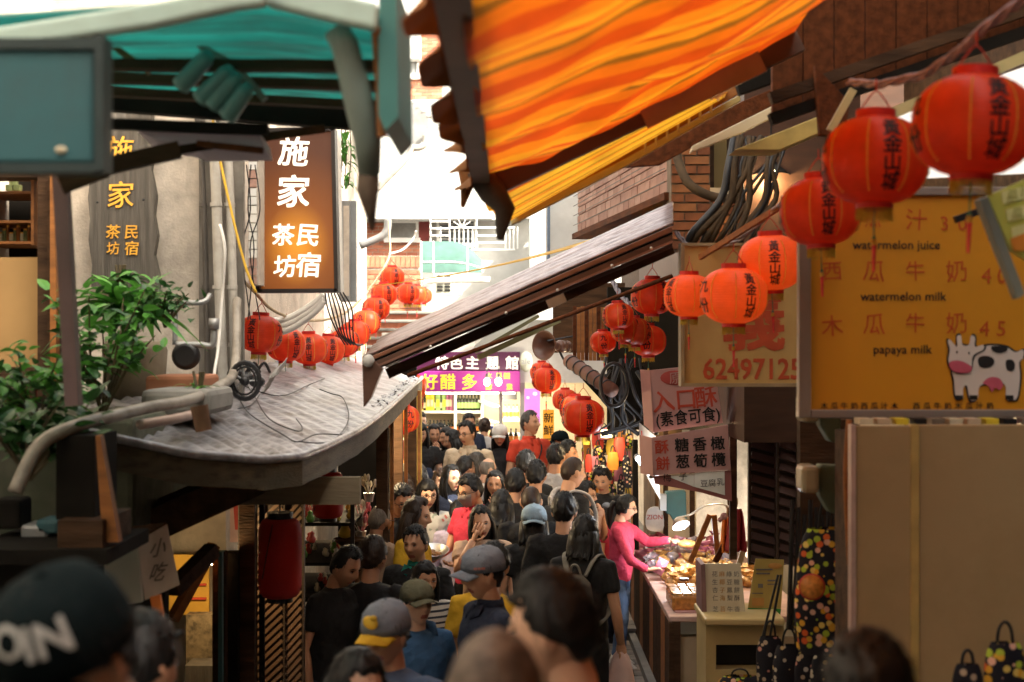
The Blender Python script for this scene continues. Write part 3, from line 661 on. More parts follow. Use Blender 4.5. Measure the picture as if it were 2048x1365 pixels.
# ------------------------------------------------------------------ teal canopy and box, near left
tcp = thing('teal_canopy', 'mint framed lean-to canopy of teal corrugated sheets on dark rafters', 'canopy', (-1.4, 4.4, 3.6))
def canopy(u, v):   # u: 0 left .. 1 right (street), v: 0 near .. 1 far
    nx = -260 + 1020 * u; ny = (52 - 55 * (nx + 260) / 790) if nx < 530 else (-3 + 40 * (nx - 530) / 230)
    fx = -60 + 850 * u; fy = 150 + 62 * u
    return P(nx, ny, 3.42).lerp(P(fx, fy, 5.85), v) + Vector((0, 0, .014 * math.sin(v * 60)))
m2 = MB(); m2.grid(canopy, 12, 100); part('corrugated_sheet', m2, TEAL, tcp, smooth=True)
for v in (.27, .52, .80):
    m2 = MB(); m2.beam(Vector(canopy(0, v)) - Vector((0, 0, .05)), Vector(canopy(1, v)) - Vector((0, 0, .035)), .06, .03); part('rafter', m2, WOOD, tcp)
m2 = MB(); m2.beam(P(205, 190, 5.9), P(790, 235, 5.9), .08, .13); part('beam', m2, BLACKW, tcp)
m2 = MB(); m2.prism([(-60, 62), (320, 2), (530, -42), (530, 8), (470, 16), (300, 52), (60, 88), (-60, 108)], lambda u, v, w_: P(u, v, 3.3) + Vector((0, w_, 0)), .05); part('near_fascia', m2, MINT, tcp, bevel=.01)
m2 = MB(); m2.prism([(530, -42), (755, 5), (752, 58), (690, 46), (530, 8)], lambda u, v, w_: P(u, v, 3.35) + Vector((0, w_, 0)), .05); part('gable_fascia', m2, MINT, tcp, bevel=.01)
m2 = MB(); m2.prism([(757, -40), (792, -40), (796, 235), (770, 262), (757, 230)], lambda u, v, w_: P(u, v, 3.45) + Vector((0, w_ * 1, 0)), .5); part('side_panel', m2, mat('teal_side', (.05, .17, .155), .6, .2, 3), tcp)
m2 = MB(); m2.tube([P(672, 60, 3.5), P(690, 90, 3.5), P(712, 180, 3.5), P(735, 280, 3.55), P(738, 345, 3.6)], [.032, .034, .036, .036, .03], 12); part('gutter_pipe', m2, GREYGREEN, tcp, smooth=True)
m2 = MB(); m2.tube([P(752, 55, 3.45), P(758, 150, 3.5), P(764, 275, 3.5)], .012, 8); part('edge_strip', m2, WOODO, tcp)
m2 = MB()
m2.tube([P(738, 320, 3.6), P(735, 380, 3.6), P(745, 460, 3.62)], [.028, .03, .006], 9)
part('drip_wrap', m2, mat('brown_wrap', (.14, .10, .07), .8, .4, 9, bump=.6), tcp, smooth=True)
for i, (a, b) in enumerate((((402, 95), (470, 130)), ((402, 95), (395, 60)), ((470, 130), (530, 200)), ((215, 85), (300, 145)))):
    m2 = MB(); m2.beam(P(*a, 4.2), P(*b, 4.2), .02, .02); part('strut', m2, [GREYGREEN, GREYGREEN, GREYGREEN, WOODO][i], tcp)
for i, (a, b) in enumerate((((420, 108), (362, 172)), ((462, 138), (402, 198)), ((478, 150), (425, 210)), ((498, 172), (455, 232)))):
    t_ = thing('spot_lamp', ['topmost teal tube spotlight under the mint canopy', 'second teal tube spotlight in the canopy cluster', 'third teal tube spotlight tucked beside the second', 'lowest teal tube spotlight in the canopy cluster'][i], 'spotlight', P(*b, 4.0))
    A, B = P(*a, 4.0), P(*b, 4.06); dv = (B - A).normalized()
    m2 = MB(); m2.tube([A, A + dv * .02, B - dv * .02, B], [.016, .024, .027, .028], 14); part('housing', m2, mat('lamp_teal', (.11, .26, .25), .45, .15, 4), t_, smooth=True)
    m2 = MB(); m2.lathe([(.025, 0), (.001, .004)], B + dv * .002, dv, 14); part('lens', m2, GLASSD, t_, smooth=True)
tb = thing('teal_box', 'large dark teal metal sign box hanging at the upper left', 'box', P(90, 335, 2.95))
m2 = MB(); m2.pbox(-80, 98, 188, 326, 2.95, .06); part('panel', m2, TEALD, tb, bevel=.008)
m2 = MB(); m2.pbox(188, 70, 206, 342, 2.93, .07); m2.pbox(-80, 326, 188, 345, 2.93, .07); m2.pbox(-80, 76, 188, 98, 2.94, .07); part('frame', m2, mat('teal_frame', (.025, .04, .04), .5), tb)
m2 = MB(); m2.ell(P(122, 300, 2.945), (.012, .004, .008)); part('rust_patch', m2, CREAM, tb)
fa = thing('folding_awning_arm', 'dark folding awning arms holding lilac cloth below the teal canopy', 'awning', P(370, 350, 4.8))
m2 = MB(); m2.beam(P(205, 248, 4.8), P(536, 260, 4.8), .04, .035); part('upper_arm', m2, BLACKW, fa)
m2 = MB(); m2.beam(P(205, 335, 4.7), P(360, 300, 4.75), .05, .055); m2.beam(P(360, 300, 4.75), P(645, 258, 5.2), .03, .03); m2.beam(P(120, 368, 4.65), P(210, 334, 4.7), .05, .07); part('lower_arm', m2, WOOD, fa)
m2 = MB(); m2.prism([(275, 262), (520, 266), (525, 292), (392, 294), (360, 284), (310, 280)], lambda u, v, w_: P(u, v, 4.82) + Vector((0, w_ * .8, -w_ * .1)), .25); part('cloth', m2, mat('lilac_cloth', (.42, .38, .46), .7, .1, 5), fa)
m2 = MB(); m2.beam(P(395, 288, 4.78), P(526, 302, 4.78), .03, .02); part('cloth_rail', m2, WOODR, fa)
m2 = MB(); m2.beam(P(122, 345, 4.7), P(148, 812, 4.7), .045, .05, up=(0, 1, 0)); solo('canopy_post', m2, mat('mauve_post', (.16, .10, .10), .6, .2, 3, dirt=(.07, .05, .05)), 'slender mauve brown post standing among the plants', 'post')

# ------------------------------------------------------------------ terrace with plants
tr_ = thing('planter_terrace', 'stone and concrete terrace edge carrying the plants and pipes', 'terrace', (-2.3, 7.4, 2.2))
m2 = MB(); m2.box((-2.9, 7.6, 2.45), (2.4, 2.4, .62)); part('slab', m2, mat('mossy_stone', (.085, .085, .06), .95, .35, 5, bump=.6, dirt=(.03, .045, .02), damt=.7), tr_, bevel=.03)
m2 = MB(); m2.pbox(290, 752, 400, 792, 7.5, .5); part('brick_tray', m2, mat('terracotta', (.3, .12, .06), .8, .2, 8, dirt=(.12, .1, .07)), tr_, bevel=.02)
m2 = MB(); m2.pbox(280, 780, 420, 832, 7.0, .6); part('stone_step', m2, CONC, tr_, bevel=.03)
m2 = MB(); m2.tube([P(30, 985, 5.2), P(80, 890, 5.3), P(160, 850, 5.5), P(230, 832, 5.9), P(300, 815, 6.3), P(380, 800, 6.8), P(440, 772, 7.6), P(470, 735, 8.3), P(474, 600, 8.7)], .027, 12); solo('fat_conduit', m2, mat('conduit_grey', (.26, .23, .19), .5, .2, 6, dirt=(.09, .07, .05), damt=.8, dscale=5), 'fat grey plastic conduit sweeping along the roof edge', 'pipe', smooth=True)
m2 = MB(); m2.tube([P(280, 850, 6.1), P(350, 838, 6.4), P(400, 826, 6.9)], .022, 10); solo('clay_pipe', m2, mat('pinkish_pipe', (.34, .24, .19), .6), 'short pinkish pipe lying below the fat conduit', 'pipe', smooth=True)
m2 = MB(); m2.tube([P(398, 812, 6.3), P(408, 862, 6.3)], [.04, .036], 12); solo('wooden_stump', m2, mat('rust_stump', (.17, .09, .05), .8, .3, 8), 'short rusty brown post stump on the roof edge', 'post')
cp = thing('stone_pot', 'old stone pot behind the fern', 'pot', P(270, 800, 8.0)); m2 = MB(); c = P(270, 800, 8.0)
m2.lathe([(.12, 0), (.17, .12), (.18, .28), (.16, .33), (.14, .33), (.13, .25)], c, seg=20); part('bowl', m2, mat('stone_pot', (.16, .13, .09), .9, .3, 6, bump=.4), cp, smooth=True)
gm = thing('water_meter', 'round black water meter with pipe fittings beside the pot', 'meter', P(372, 745, 7.9))
m2 = MB(); m2.lathe([(.02, -.04), (.075, -.04), (.08, 0), (.06, .03), (.05, .028), (.001, .03)], P(372, 712, 7.9), (0, -1, 0), 20); part('dial', m2, BLACK, gm, smooth=True)
m2 = MB(); m2.tube([P(352, 690, 7.9), P(400, 690, 7.9), P(425, 690, 7.9), P(428, 650, 7.9)], .018, 8); m2.lathe([(.03, -.03), (.03, .03)], P(428, 648, 7.9), seg=10); part('fitting', m2, GREYM, gm, smooth=True)
def fern(px, py, d, n, L, label, seed, w=.07, m=LEAF, up=.5):
    random.seed(seed); t = thing('broad_fern', label, 'plant', P(px, py, d)); c = P(px, py, d)
    for i in range(n):
        m2 = MB(); az = random.uniform(0, 6.28); el = random.uniform(.05, 1.25) * up * 1.6
        leaf_fan(m2, c + Vector((random.uniform(-.05, .05), random.uniform(-.05, .05), 0)), L * random.uniform(.6, 1.1), w * random.uniform(.7, 1.2), az, el, random.uniform(.2, .8), 7); part('leaf', m2, m if random.random() < .75 else LEAFD, t)
    m2 = MB()
    for k in range(4): m2.tube([c - Vector((0, 0, .06)), c + Vector((random.uniform(-.04, .04), random.uniform(-.04, .04), .08))], .008, 5)
    part('stem', m2, STEM, t)
def shrub(px, py, d, w_, h_, n, label, seed, L=.075, m=LEAF):
    random.seed(seed); t = thing('leafy_shrub', label, 'plant', P(px, py, d)); c = P(px, py, d)
    m2 = MB(); tips = []
    for k in range(13):
        a = random.uniform(0, 6.28); e = c + Vector((math.cos(a) * w_ * random.uniform(.15, .5), math.sin(a) * w_ * .4, h_ * random.uniform(.4, 1))); mid = (c + e) / 2 + Vector((random.uniform(-.04, .04), 0, .03))
        m2.tube([c, mid, e], [.008, .006, .003], 5); tips.append((mid, e))
    part('stem', m2, STEM, t)
    ms = []
    for mm in (m, LEAFD, m):
        b = MB(); leaf_fan(b, (0, 0, 0), L, L * .5, 0, .2, .3, 4); ms.append(b.mesh('leaf', mm))
    off = root_of(t)
    for i in range(n):
        a, b = random.choice(tips); p = a.lerp(b, random.uniform(.1, 1.08)) + Vector((random.gauss(0, .035), random.gauss(0, .035), random.gauss(0, .03)))
        o = bpy.data.objects.new('leaf', random.choice(ms)); COL.objects.link(o); o.parent = t; o.location = p - off; o.rotation_euler = (random.uniform(-.7, .7), random.uniform(-.9, .5), random.uniform(0, 6.28)); o.scale = (random.uniform(.6, 1.25),) * 3
fern(255, 625, 7.4, 64, .46, 'large glossy fern with broad leaves in front of the plank sign', 3, .085)
fern(240, 560, 7.7, 26, .2, 'small upright fern tuft rising over the broad one', 4, .05)
shrub(205, 835, 6.9, .66, .66, 299, 'bushy green shrub below the fern behind the mauve post', 5, .085)
shrub(330, 655, 7.3, .3, .2, 110, 'thin twiggy shrub hanging beside the pot', 6, .06, LEAFD)
shrub(80, 860, 6.2, .55, .34, 280, 'low leafy shrub at the far left below the window', 7, .075)
shrub(60, 960, 5.6, .6, .36, 299, 'dark trailing shrub at the left edge over the timber', 8, .085, LEAFD)
fern(398, 775, 7.2, 14, .12, 'tiny spider plant at the roof edge by the pipes', 9, .018)
random.seed(21)
# motor / fan wheel and rags at the corner of the roof
fw = thing('old_fan', 'black wire fan wheel leaning at the corner of the metal roof', 'fan', P(490, 800, 8.3))
m2 = MB(); c = P(490, 762, 8.2)
for r_, k in ((.105, 0), (.08, .01)): m2.tube([c + Vector((math.cos(a) * r_ * .8, -k, math.sin(a) * r_)) for a in [i * 2 * math.pi / 20 for i in range(21)]], .014 if k == 0 else .006, 6, cap=False)
part('ring', m2, BLACK, fw)
for i in range(7):
    m2 = MB(); a = i * .9; m2.tube([c, c + Vector((math.cos(a) * .08, 0, math.sin(a) * .1))], .006, 5); part('spoke', m2, GREYM, fw)
m2 = MB(); m2.ell(c, (.03, .03, .03)); part('hub', m2, BLACK, fw)
m2 = MB(); m2.grid(lambda u, v: P(518 + 38 * u + 18 * v, 790 - 52 * u + 20 * math.sin(u * 9) * .3 - 22 * v, 9.2 + .1 * v) + Vector((0, 0, .012 * math.sin(u * 40))), 24, 5); solo('rag', m2, mat('grey_rag', (.3, .28, .26), .9, .3, 20), 'crumpled grey rag on the roof beside the fan wheel', 'cloth', solid=.004)
for i in range(3):
    m2 = MB(); m2.ell(P(470 + i * 22, 748 + i * 8, 8.6), (.05, .04, .035)); m2.tube([P(468 + i * 22, 748, 8.6), P(488 + i * 20, 726, 8.6), P(500 + i * 20, 745, 8.65)], .009, 6); solo('cable_coil', m2, BLACK, ORD[i] + ' coil of black cable from the left at the foot of the drainpipes', 'cable', 'black coils at the drainpipes')

# ------------------------------------------------------------------ metal roof over the left shops
rf = thing('left_shop_roof', 'worn grey metal lean-to roof over the left shops with timber edge', 'roof', (-1.5, 10, 2.5))
eave = [(-1.72, 5.9, 2.70), (-1.40, 6.15, 2.60), (-1.12, 6.4, 2.555), (-.99, 6.65, 2.55), (-.94, 7.2, 2.56), (-.90, 8.2, 2.57), (-.90, 9.4, 2.585), (-.92, 11, 2.61), (-.95, 13, 2.65), (-.97, 15.2, 2.70)]
back = [(-2.3, 6.9, 2.74), (-2.2, 7.2, 2.76), (-2.1, 7.8, 2.78), (-2.05, 8.4, 2.80), (-2.02, 9.0, 2.82), (-2.0, 9.8, 2.85), (-2.0, 10.8, 2.88), (-2.0, 12, 2.92), (-2.0, 13.6, 2.96), (-2.0, 15.2, 3.0)]
def lerp_path(p, t):
    t *= len(p) - 1; i = min(int(t), len(p) - 2); return Vector(p[i]).lerp(Vector(p[i + 1]), t - i)
m2 = MB(); m2.grid(lambda u, v: lerp_path(eave, u).lerp(lerp_path(back, u), v) + Vector((0, 0, -.02 + .02 * v)) + Vector((0, 0, .022 * noise.noise((u * 16, v * 4, 0)) + .008 * math.sin(u * 210))), 260, 16); part('metal_sheet', m2, ROOF, rf, smooth=True, solid=-.01)
FASC = mat('eave_timber', (.062, .046, .026), .7, .6, 4, bump=.6, bscale=20, stretch=(4, 1, 8), dirt=(.04, .04, .03), damt=.85, dscale=2)
m2 = MB()
m2.grid(lambda u, v: lerp_path(eave, u) + Vector((.012, -.014, .0)) - Vector((0, 0, .12 * v + .004)) + Vector((0, 0, .006 * noise.noise((u * 15, v * 3, 4)))), 90, 4); part('fascia', m2, FASC, rf, solid=-.03)
m2 = MB(); m2.tube([lerp_path(eave, u / 40) + Vector((.01, -.012, .012)) for u in range(41)], .02, 8); part('edge_flashing', m2, ROOF, rf, smooth=True)
m2 = MB(); m2.grid(lambda u, v: lerp_path(eave, .3 + .7 * u).lerp(lerp_path(back, .3 + .7 * u), v) - Vector((0, 0, .13)), 20, 4); part('soffit', m2, WOODG, rf)
m2 = MB(); m2.pbox(455, 955, 720, 1010, 7.4, .05); part('header_board', m2, mat('header_timber', (.17, .13, .08), .75, .25, 3, bump=.3, stretch=(1, 5, 9)), rf)
m2 = MB(); m2.beam(P(215, 1085, 6.6), P(520, 950, 7.2), .12, .16); m2.beam(P(345, 1180, 6.9), P(425, 1100, 7.2), .07, .07); part('brace', m2, WOOD, rf)
# wet leaves / litter at the roof edge, cables on the roof
m2 = MB(); random.seed(5)
for i in range(70):
    t = random.uniform(.72, 1); p = lerp_path(eave, t).lerp(lerp_path(back, t), random.uniform(.02, .1)) + Vector((0, 0, .012)); leaf_fan(m2, p, .06, .03, random.uniform(0, 6.3), .3, .6, 2)
solo('fallen_leaves', m2, mat('grey_litter', (.36, .36, .38), .4, .4, 30), 'pale wet litter gathered along the roof edge', 'litter', kind='stuff')
for i, pts in enumerate(([(480, 800), (500, 840), (560, 870), (600, 890), (640, 888), (700, 905), (745, 920)], [(505, 800), (540, 850), (590, 880), (600, 868), (590, 845)], [(600, 890), (660, 880), (700, 850), (690, 810), (655, 790), (640, 780)], [(480, 775), (560, 800), (620, 780), (650, 760)], [(475, 820), (500, 825), (520, 790)])):
    pp = []
    for (x, y) in pts:      # rest the cable on the roof plane
        t = min(1, max(0, (x - 250) / 600)); best = None
        for k in range(40):
            for j in range(12):
                q = lerp_path(eave, k / 39).lerp(lerp_path(back, k / 39), j / 11); sx = 1024 + q.x / q.y * F; sy = 682.5 - (q.z - CZ) / q.y * F
                e = (sx - x) ** 2 + (sy - y) ** 2
                if best is None or e < best[0]: best = (e, q)
        pp.append(best[1] + Vector((0, 0, .022)))
    m2 = MB(); m2.tube(pp, .0038, 6); solo('roof_cable', m2, CABLE, ['long black cable snaking to the front roof edge', 'black cable looping at the middle of the roof', 'thin black cable curving towards the far roof edge', 'black cable below the lantern string', 'short black cable by the fan wheel'][i], 'cable', smooth=True)

# ------------------------------------------------------------------ left shop fronts below the roof
lsf = thing('left_shop', 'dark timber shop front below the metal roof', 'shop', (-1.8, 9, 0))
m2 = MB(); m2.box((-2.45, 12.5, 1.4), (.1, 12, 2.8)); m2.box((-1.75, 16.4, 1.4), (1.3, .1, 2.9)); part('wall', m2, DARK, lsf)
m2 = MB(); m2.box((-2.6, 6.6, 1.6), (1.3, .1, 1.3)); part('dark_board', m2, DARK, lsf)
for (x, y, z0, z1) in ((-1.52, 8.2, .15, 2.5), (-1.02, 11.2, 0, 2.5), (-1.0, 14.2, 0, 2.6), (-1.02, 12.7, 0, 2.55)):
    m2 = MB(); m2.box((x, y, (z0 + z1) / 2), (.09, .09, z1 - z0)); part('post', m2, WOOD, lsf)
    m2 = MB(); m2.box((x + .07, y + .05, (z0 + z1) / 2), (.03, .03, z1 - z0)); part('post_strip', m2, WOODO if y > 11 else BLACKW, lsf)
# slatted folding shutter
sh = thing('slatted_shutter', 'brown folding shutter with diagonal slats behind the long red lantern', 'shutter', P(545, 1365, 8.6))
SL = mat('slat_brown', (.20, .12, .075), .45, .3, 4, bump=.2); SLD = mat('slat_dark', (.05, .032, .022), .6)
m2 = MB(); m2.pbox(478, 1000, 606, 1420, 8.65, .03); part('backing', m2, SLD, sh)
for x in (478, 524, 568, 606):
    m2 = MB(); m2.pbox(x - 2, 1000, x + 2, 1420, 8.6, .05); part('stile', m2, SLD, sh)
for p_ in range(3):
    x0, x1 = (480, 526, 570)[p_], (522, 566, 604)[p_]
    for i in range(26):
        y = 1010 + i * 16.5
        m2 = MB(); m2.beam(P(x0 + 1, y + 26, 8.63), P(x1 - 1, y - 10, 8.63), .02, .022, up=(0, 1, 0)); part('slat', m2, SL, sh)
# far-left timber box and little signs
tbx = thing('timber_cabinet', 'black upright timber cabinet with pale edge below the plants', 'cabinet', P(150, 1100, 5.4))
m2 = MB(); m2.pbox(112, 872, 190, 1040, 5.4, .3); part('body', m2, BLACKW, tbx)
m2 = MB(); m2.pbox(115, 1042, 205, 1130, 5.3, .4); part('lower_body', m2, WOOD, tbx)
m2 = MB(); m2.prism([(191, 872), (200, 872), (238, 1085), (205, 1085)], lambda u, v, w_: P(u, v, 5.35) + Vector((0, w_, 0)), .05); part('edge_plank', m2, WOODO, tbx)
for i, (x0, y0, x1, y1, m_, lab) in enumerate(((40, 1050, 95, 1110, GREYM, 'grey oddment box on the ledge at the left edge'), (70, 1040, 118, 1070, TEALD, 'small dark teal case on the ledge'), (-20, 1000, 40, 1060, BLACKW, 'black bundle at the far left of the ledge'))):
    m2 = MB(); m2.pbox(x0, y0, x1, y1, 5.6, .15); solo('ledge_box', m2, m_, lab, 'box', bevel=.015)
lg = MB(); lg.pbox(-80, 1100, 215, 1130, 5.25, .6); solo('timber_ledge', lg, BLACKW, 'dark timber ledge carrying boxes at the left edge', 'ledge')
lw = MB(); lw.pbox(-80, 1132, 330, 1500, 6.6, .08); solo('board_fence', lw, BLACKW, 'dark board wall below the ledge on the left', 'wall')
bsn = thing('hanging_box_sign', 'weathered grey box sign with dark brush marks hanging at the left', 'sign', P(250, 1250, 6.0))
m2 = MB(); m2.prism([(205, 1085), (275, 1083), (283, 1205), (215, 1215)], lambda u, v, w_: P(u, v, 6.0) + Vector((0, w_, 0)), .04); part('front', m2, mat('sign_grey', (.30, .31, .27), .7, .2, 4, dirt=(.14, .15, .1)), bsn)
m2 = MB(); m2.prism([(276, 1083), (309, 1062), (325, 1195), (284, 1205)], lambda u, v, w_: P(u, v, 6.0) + Vector((0, w_ + (u - 276) * .006, 0)), .02); part('side', m2, mat('sign_pale', (.42, .38, .32), .7, .2, 5), bsn)
m2 = MB(); m2.prism([(205, 1085), (275, 1083), (309, 1062), (240, 1068)], lambda u, v, w_: P(u, v, 6.0) + Vector((0, (1085 - v) * .009, w_)), .01); part('top', m2, WOOD, bsn)
m2 = MB()
for i, ch in enumerate('小吃'): write(m2, ch, lambda u, v: P(u, -v, 6.0) + Vector((0, (u - 276) * .006 - .006, 0)), 301, -(1105 + i * 50), 40, .02, jit=.25, sx=.5)
part('lettering', m2, mat('worn_ink', (.10, .09, .075), .8, .4, 20), bsn)
m2 = MB(); m2.prism([(300, 1195), (320, 1190), (345, 1340), (330, 1365), (318, 1290)], lambda u, v, w_: P(u, v, 6.0) + Vector((0, w_, 0)), .02); ob_ = thing('orange_pennant', 'narrow orange and white paper strip hanging below the box sign', 'banner', P(320, 1365, 6.0)); part('paper', m2, mat('orange_paper', (.72, .2, .03), .6), ob_)
m2 = MB(); m2.prism([(319, 1285), (340, 1290), (345, 1345), (330, 1365)], lambda u, v, w_: P(u, v, 5.99) + Vector((0, w_, 0)), .01); part('white_end', m2, WHITEP, ob_)
# yellow lit kitchen glimpsed on the left
kn = thing('kitchen_counter', 'yellow lit kitchen counter glimpsed behind the brace', 'counter', P(390, 1365, 8.4))
m2 = MB(); m2.pbox(330, 1110, 418, 1230, 8.6, .03); part('yellow_panel', m2, mat('yellow_panel', (.55, .32, .05), .6, .15, 4), kn)
m2 = MB(); m2.pbox(372, 1168, 412, 1172, 8.58, .02); m2.pbox(372, 1196, 412, 1200, 8.58, .02); part('red_line', m2, REDINK, kn)
m2 = MB(); m2.pbox(372, 1230, 424, 1330, 8.5, .1); part('patterned_front', m2, mat('lace_pattern', (.26, .2, .12), .8, .3, 20, dirt=(.05, .04, .03), damt=.9, dscale=22), kn)
m2 = MB(); m2.pbox(370, 1332, 425, 1420, 8.3, .3); part('base', m2, WOODG, kn)
m2 = MB(); m2.beam(P(345, 1240, 7.8), P(428, 1090, 8.0), .06, .05); part('prop', m2, WOODO, kn)
lmp = thing('bracket_lamp', 'small glowing bulb beside the dark shop post at lower left', 'light bulb', P(424, 1130, 8.2))
m2 = MB(); m2.ell(P(424, 1121, 8.2), (.022, .022, .03), rot=Euler((0, .5, 0)).to_matrix()); part('bulb', m2, mat('warm_glow', (1, .9, .7), emit=(1, .75, .4), estr=9), lmp, smooth=True)
m2 = MB(); m2.tube([P(428, 1112, 8.22), P(434, 1098, 8.25)], .014, 8); part('socket', m2, BLACK, lmp)
area('bracket_lamp_light', P(424, 1122, 8.12), .03, 2.5, (1, .68, .32), None)
for i, (x0, x1, d, m_) in enumerate(((425, 450, 8.0, WOOD), (436, 444, 7.95, TEALD), (452, 476, 8.1, BLACKW))):
    m2 = MB(); m2.pbox(x0, 1105, x1, 1420, d, .08); solo('door_post', m2, m_, ['brown timber door post right of the glowing bulb', 'thin teal strip on the brown door post', 'black door post beside the slatted shutter'][i], 'post')
# poster in the dim shop
pst = thing('wall_poster', 'pink and red poster pinned in the dim shop behind the shutter', 'poster', P(485, 1080, 8.9))
m2 = MB(); m2.pbox(460, 995, 520, 1085, 8.9, .02); part('sheet', m2, mat('poster_pink', (.55, .38, .40), .6, .2, 5), pst)
m2 = MB(); m2.prism([(466, 1000), (482, 1000), (478, 1060), (470, 1060)], lambda u, v, w_: P(u, v, 8.89) + Vector((0, w_, 0)), .005); m2.ell(P(490, 1045, 8.89), (.05, .003, .03)); part('print', m2, mat('poster_red', (.5, .05, .04), .6), pst)
# rack with goods
rk = thing('trinket_rack', 'dark rack of trinkets under the left eave', 'rack', (-1.45, 11.3, 0))
for i, z in enumerate((.55, .85, 1.15, 1.42, 1.72)):
    m2 = MB(); m2.box((-1.5, 11.3, z), (.62, 1.2, .025)); part('shelf', m2, BLACKW, rk)
for y in (10.7, 11.9):
    for x in (-1.8, -1.2): m2 = MB(); m2.box((x, y, .95), (.03, .03, 1.9)); part('upright', m2, BLACK, rk)
tm = [mat('trinket_gold', (.5, .33, .06), .35, .3, 30, metal=.3), mat('trinket_green', (.12, .3, .05), .4), mat('trinket_red', (.5, .06, .05), .4), mat('trinket_silver', (.5, .48, .42), .3, metal=.4)]
tn = ['gold', 'green', 'red', 'silver']
protos = []
for m_, n_ in zip(tm, tn):
    t = thing('trinket', 'tiny ' + n_ + ' trinket set out on the dark rack', 'trinket', (0, 0, -5), n_ + ' trinkets on the rack')
    b = MB(); b.lathe([(.002, 0), (.022, .004), (.03, .03), (.014, .055), (.02, .07), (.002, .085)], (0, 0, -5), seg=8); part('body', b, m_, t, smooth=True); protos.append(t)
random.seed(12)
for q_, z in enumerate((.55, .85, 1.15, 1.42, 1.72)):
    for k in range(17):
        c_ = random.randrange(4); put(protos[c_], label=tn[c_] + ' trinket, ' + ORD[k] + ' from the front on the ' + ['lowest', 'second', 'middle', 'fourth', 'top'][q_] + ' rack shelf', loc=(-1.5 + .27 * random.uniform(-1, 1), 10.72 + k * .068, z + .013), sc=random.uniform(.7, 1.2))
# flower-like plastic bouquets and a yellow gourd
for i, (x, y, m_, lab) in enumerate(((738, 972, mat('cream_spoons', (.6, .55, .4), .4), 'bunch of cream sticks in a wire holder under the eave'), (722, 1020, mat('pink_wrap', (.62, .12, .16), .35, .3, 8), 'bunch of pink wrapped sweets on sticks by the rack'), (722, 1048, mat('pink_wrap2', (.6, .2, .25), .35, .3, 8), 'lower bunch of pink and white wrapped sweets by the rack'))):
    t = thing('stick_bunch', lab, 'sweets', P(x, y + 25, 11.3)); random.seed(40 + i)
    for k in range(12):
        a = P(x, y + 24, 11.3); b = P(x + random.uniform(-18, 18), y - random.uniform(2, 18), 11.3 + random.uniform(-.08, .08)); m2 = MB(); m2.tube([a, b], .003, 4); m2.ell(b, (.014, .014, .028), 7, 5); part('stick', m2, m_ if k % 3 else WHITEP, t, smooth=True)
    m2 = MB(); m2.lathe([(.03, 0), (.045, .07), (.042, .07)], P(x, y + 32, 11.3), seg=10); part('holder', m2, GREYM, t)
m2 = MB(); c = P(690, 1055, 11.2); m2.lathe([(.005, -.09), (.045, -.075), (.055, -.04), (.03, .0), (.034, .025), (.01, .05), (.004, .08)], c, seg=12); solo('yellow_gourd', m2, mat('gourd', (.5, .4, .06), .5), 'yellow bottle gourd hanging above the rack', 'gourd', smooth=True)
m2 = MB(); m2.lathe([(.05, 0), (.12, .05), (.13, .07), (.11, .07), (.05, .02)], P(700, 1095, 11.1), seg=14); solo('brown_basket', m2, WOOD, 'round brown basket below the yellow gourd', 'basket', smooth=True)
# wall goods further up the left side (orange packets)
pk = MB(); random.seed(3); t = thing('snack_display', 'pale wall display of orange snack packets at the far left side', 'display', (-1.15, 15.5, .2))
m2 = MB(); m2.box((-1.2, 15.2, 1.2), (.06, 1.8, 2.3)); part('board', m2, CREAM, t)
packet = None
for j in range(8):
    for k in range(4):
        b = MB(); y = 14.5 + k * .4; z = .55 + j * .24; b.box((-1.13, y, z), (.05, .26, .19)); part('packet', b, [OR, YB, REDINK, LG][(j * 3 + k) % 4], t, bevel=.01)
m2 = MB(); m2.box((-1.0, 14.35, 1.5), (.18, .03, 2.2)); part('end_board', m2, mat('yellow_end', (.62, .42, .1), .6, .15, 4), t)
area('left_stall_lamp', (-1.25, 12.2, 2.3), .05, 13, (1, .74, .42), None)
t = thing('hanging_lamp', 'small warm bulb under the left eave', 'light bulb', (-1.25, 12.2, 2.36)); m2 = MB(); m2.ell((-1.25, 12.2, 2.37), (.025, .025, .035)); part('bulb', m2, MATS['warm_glow'], t)
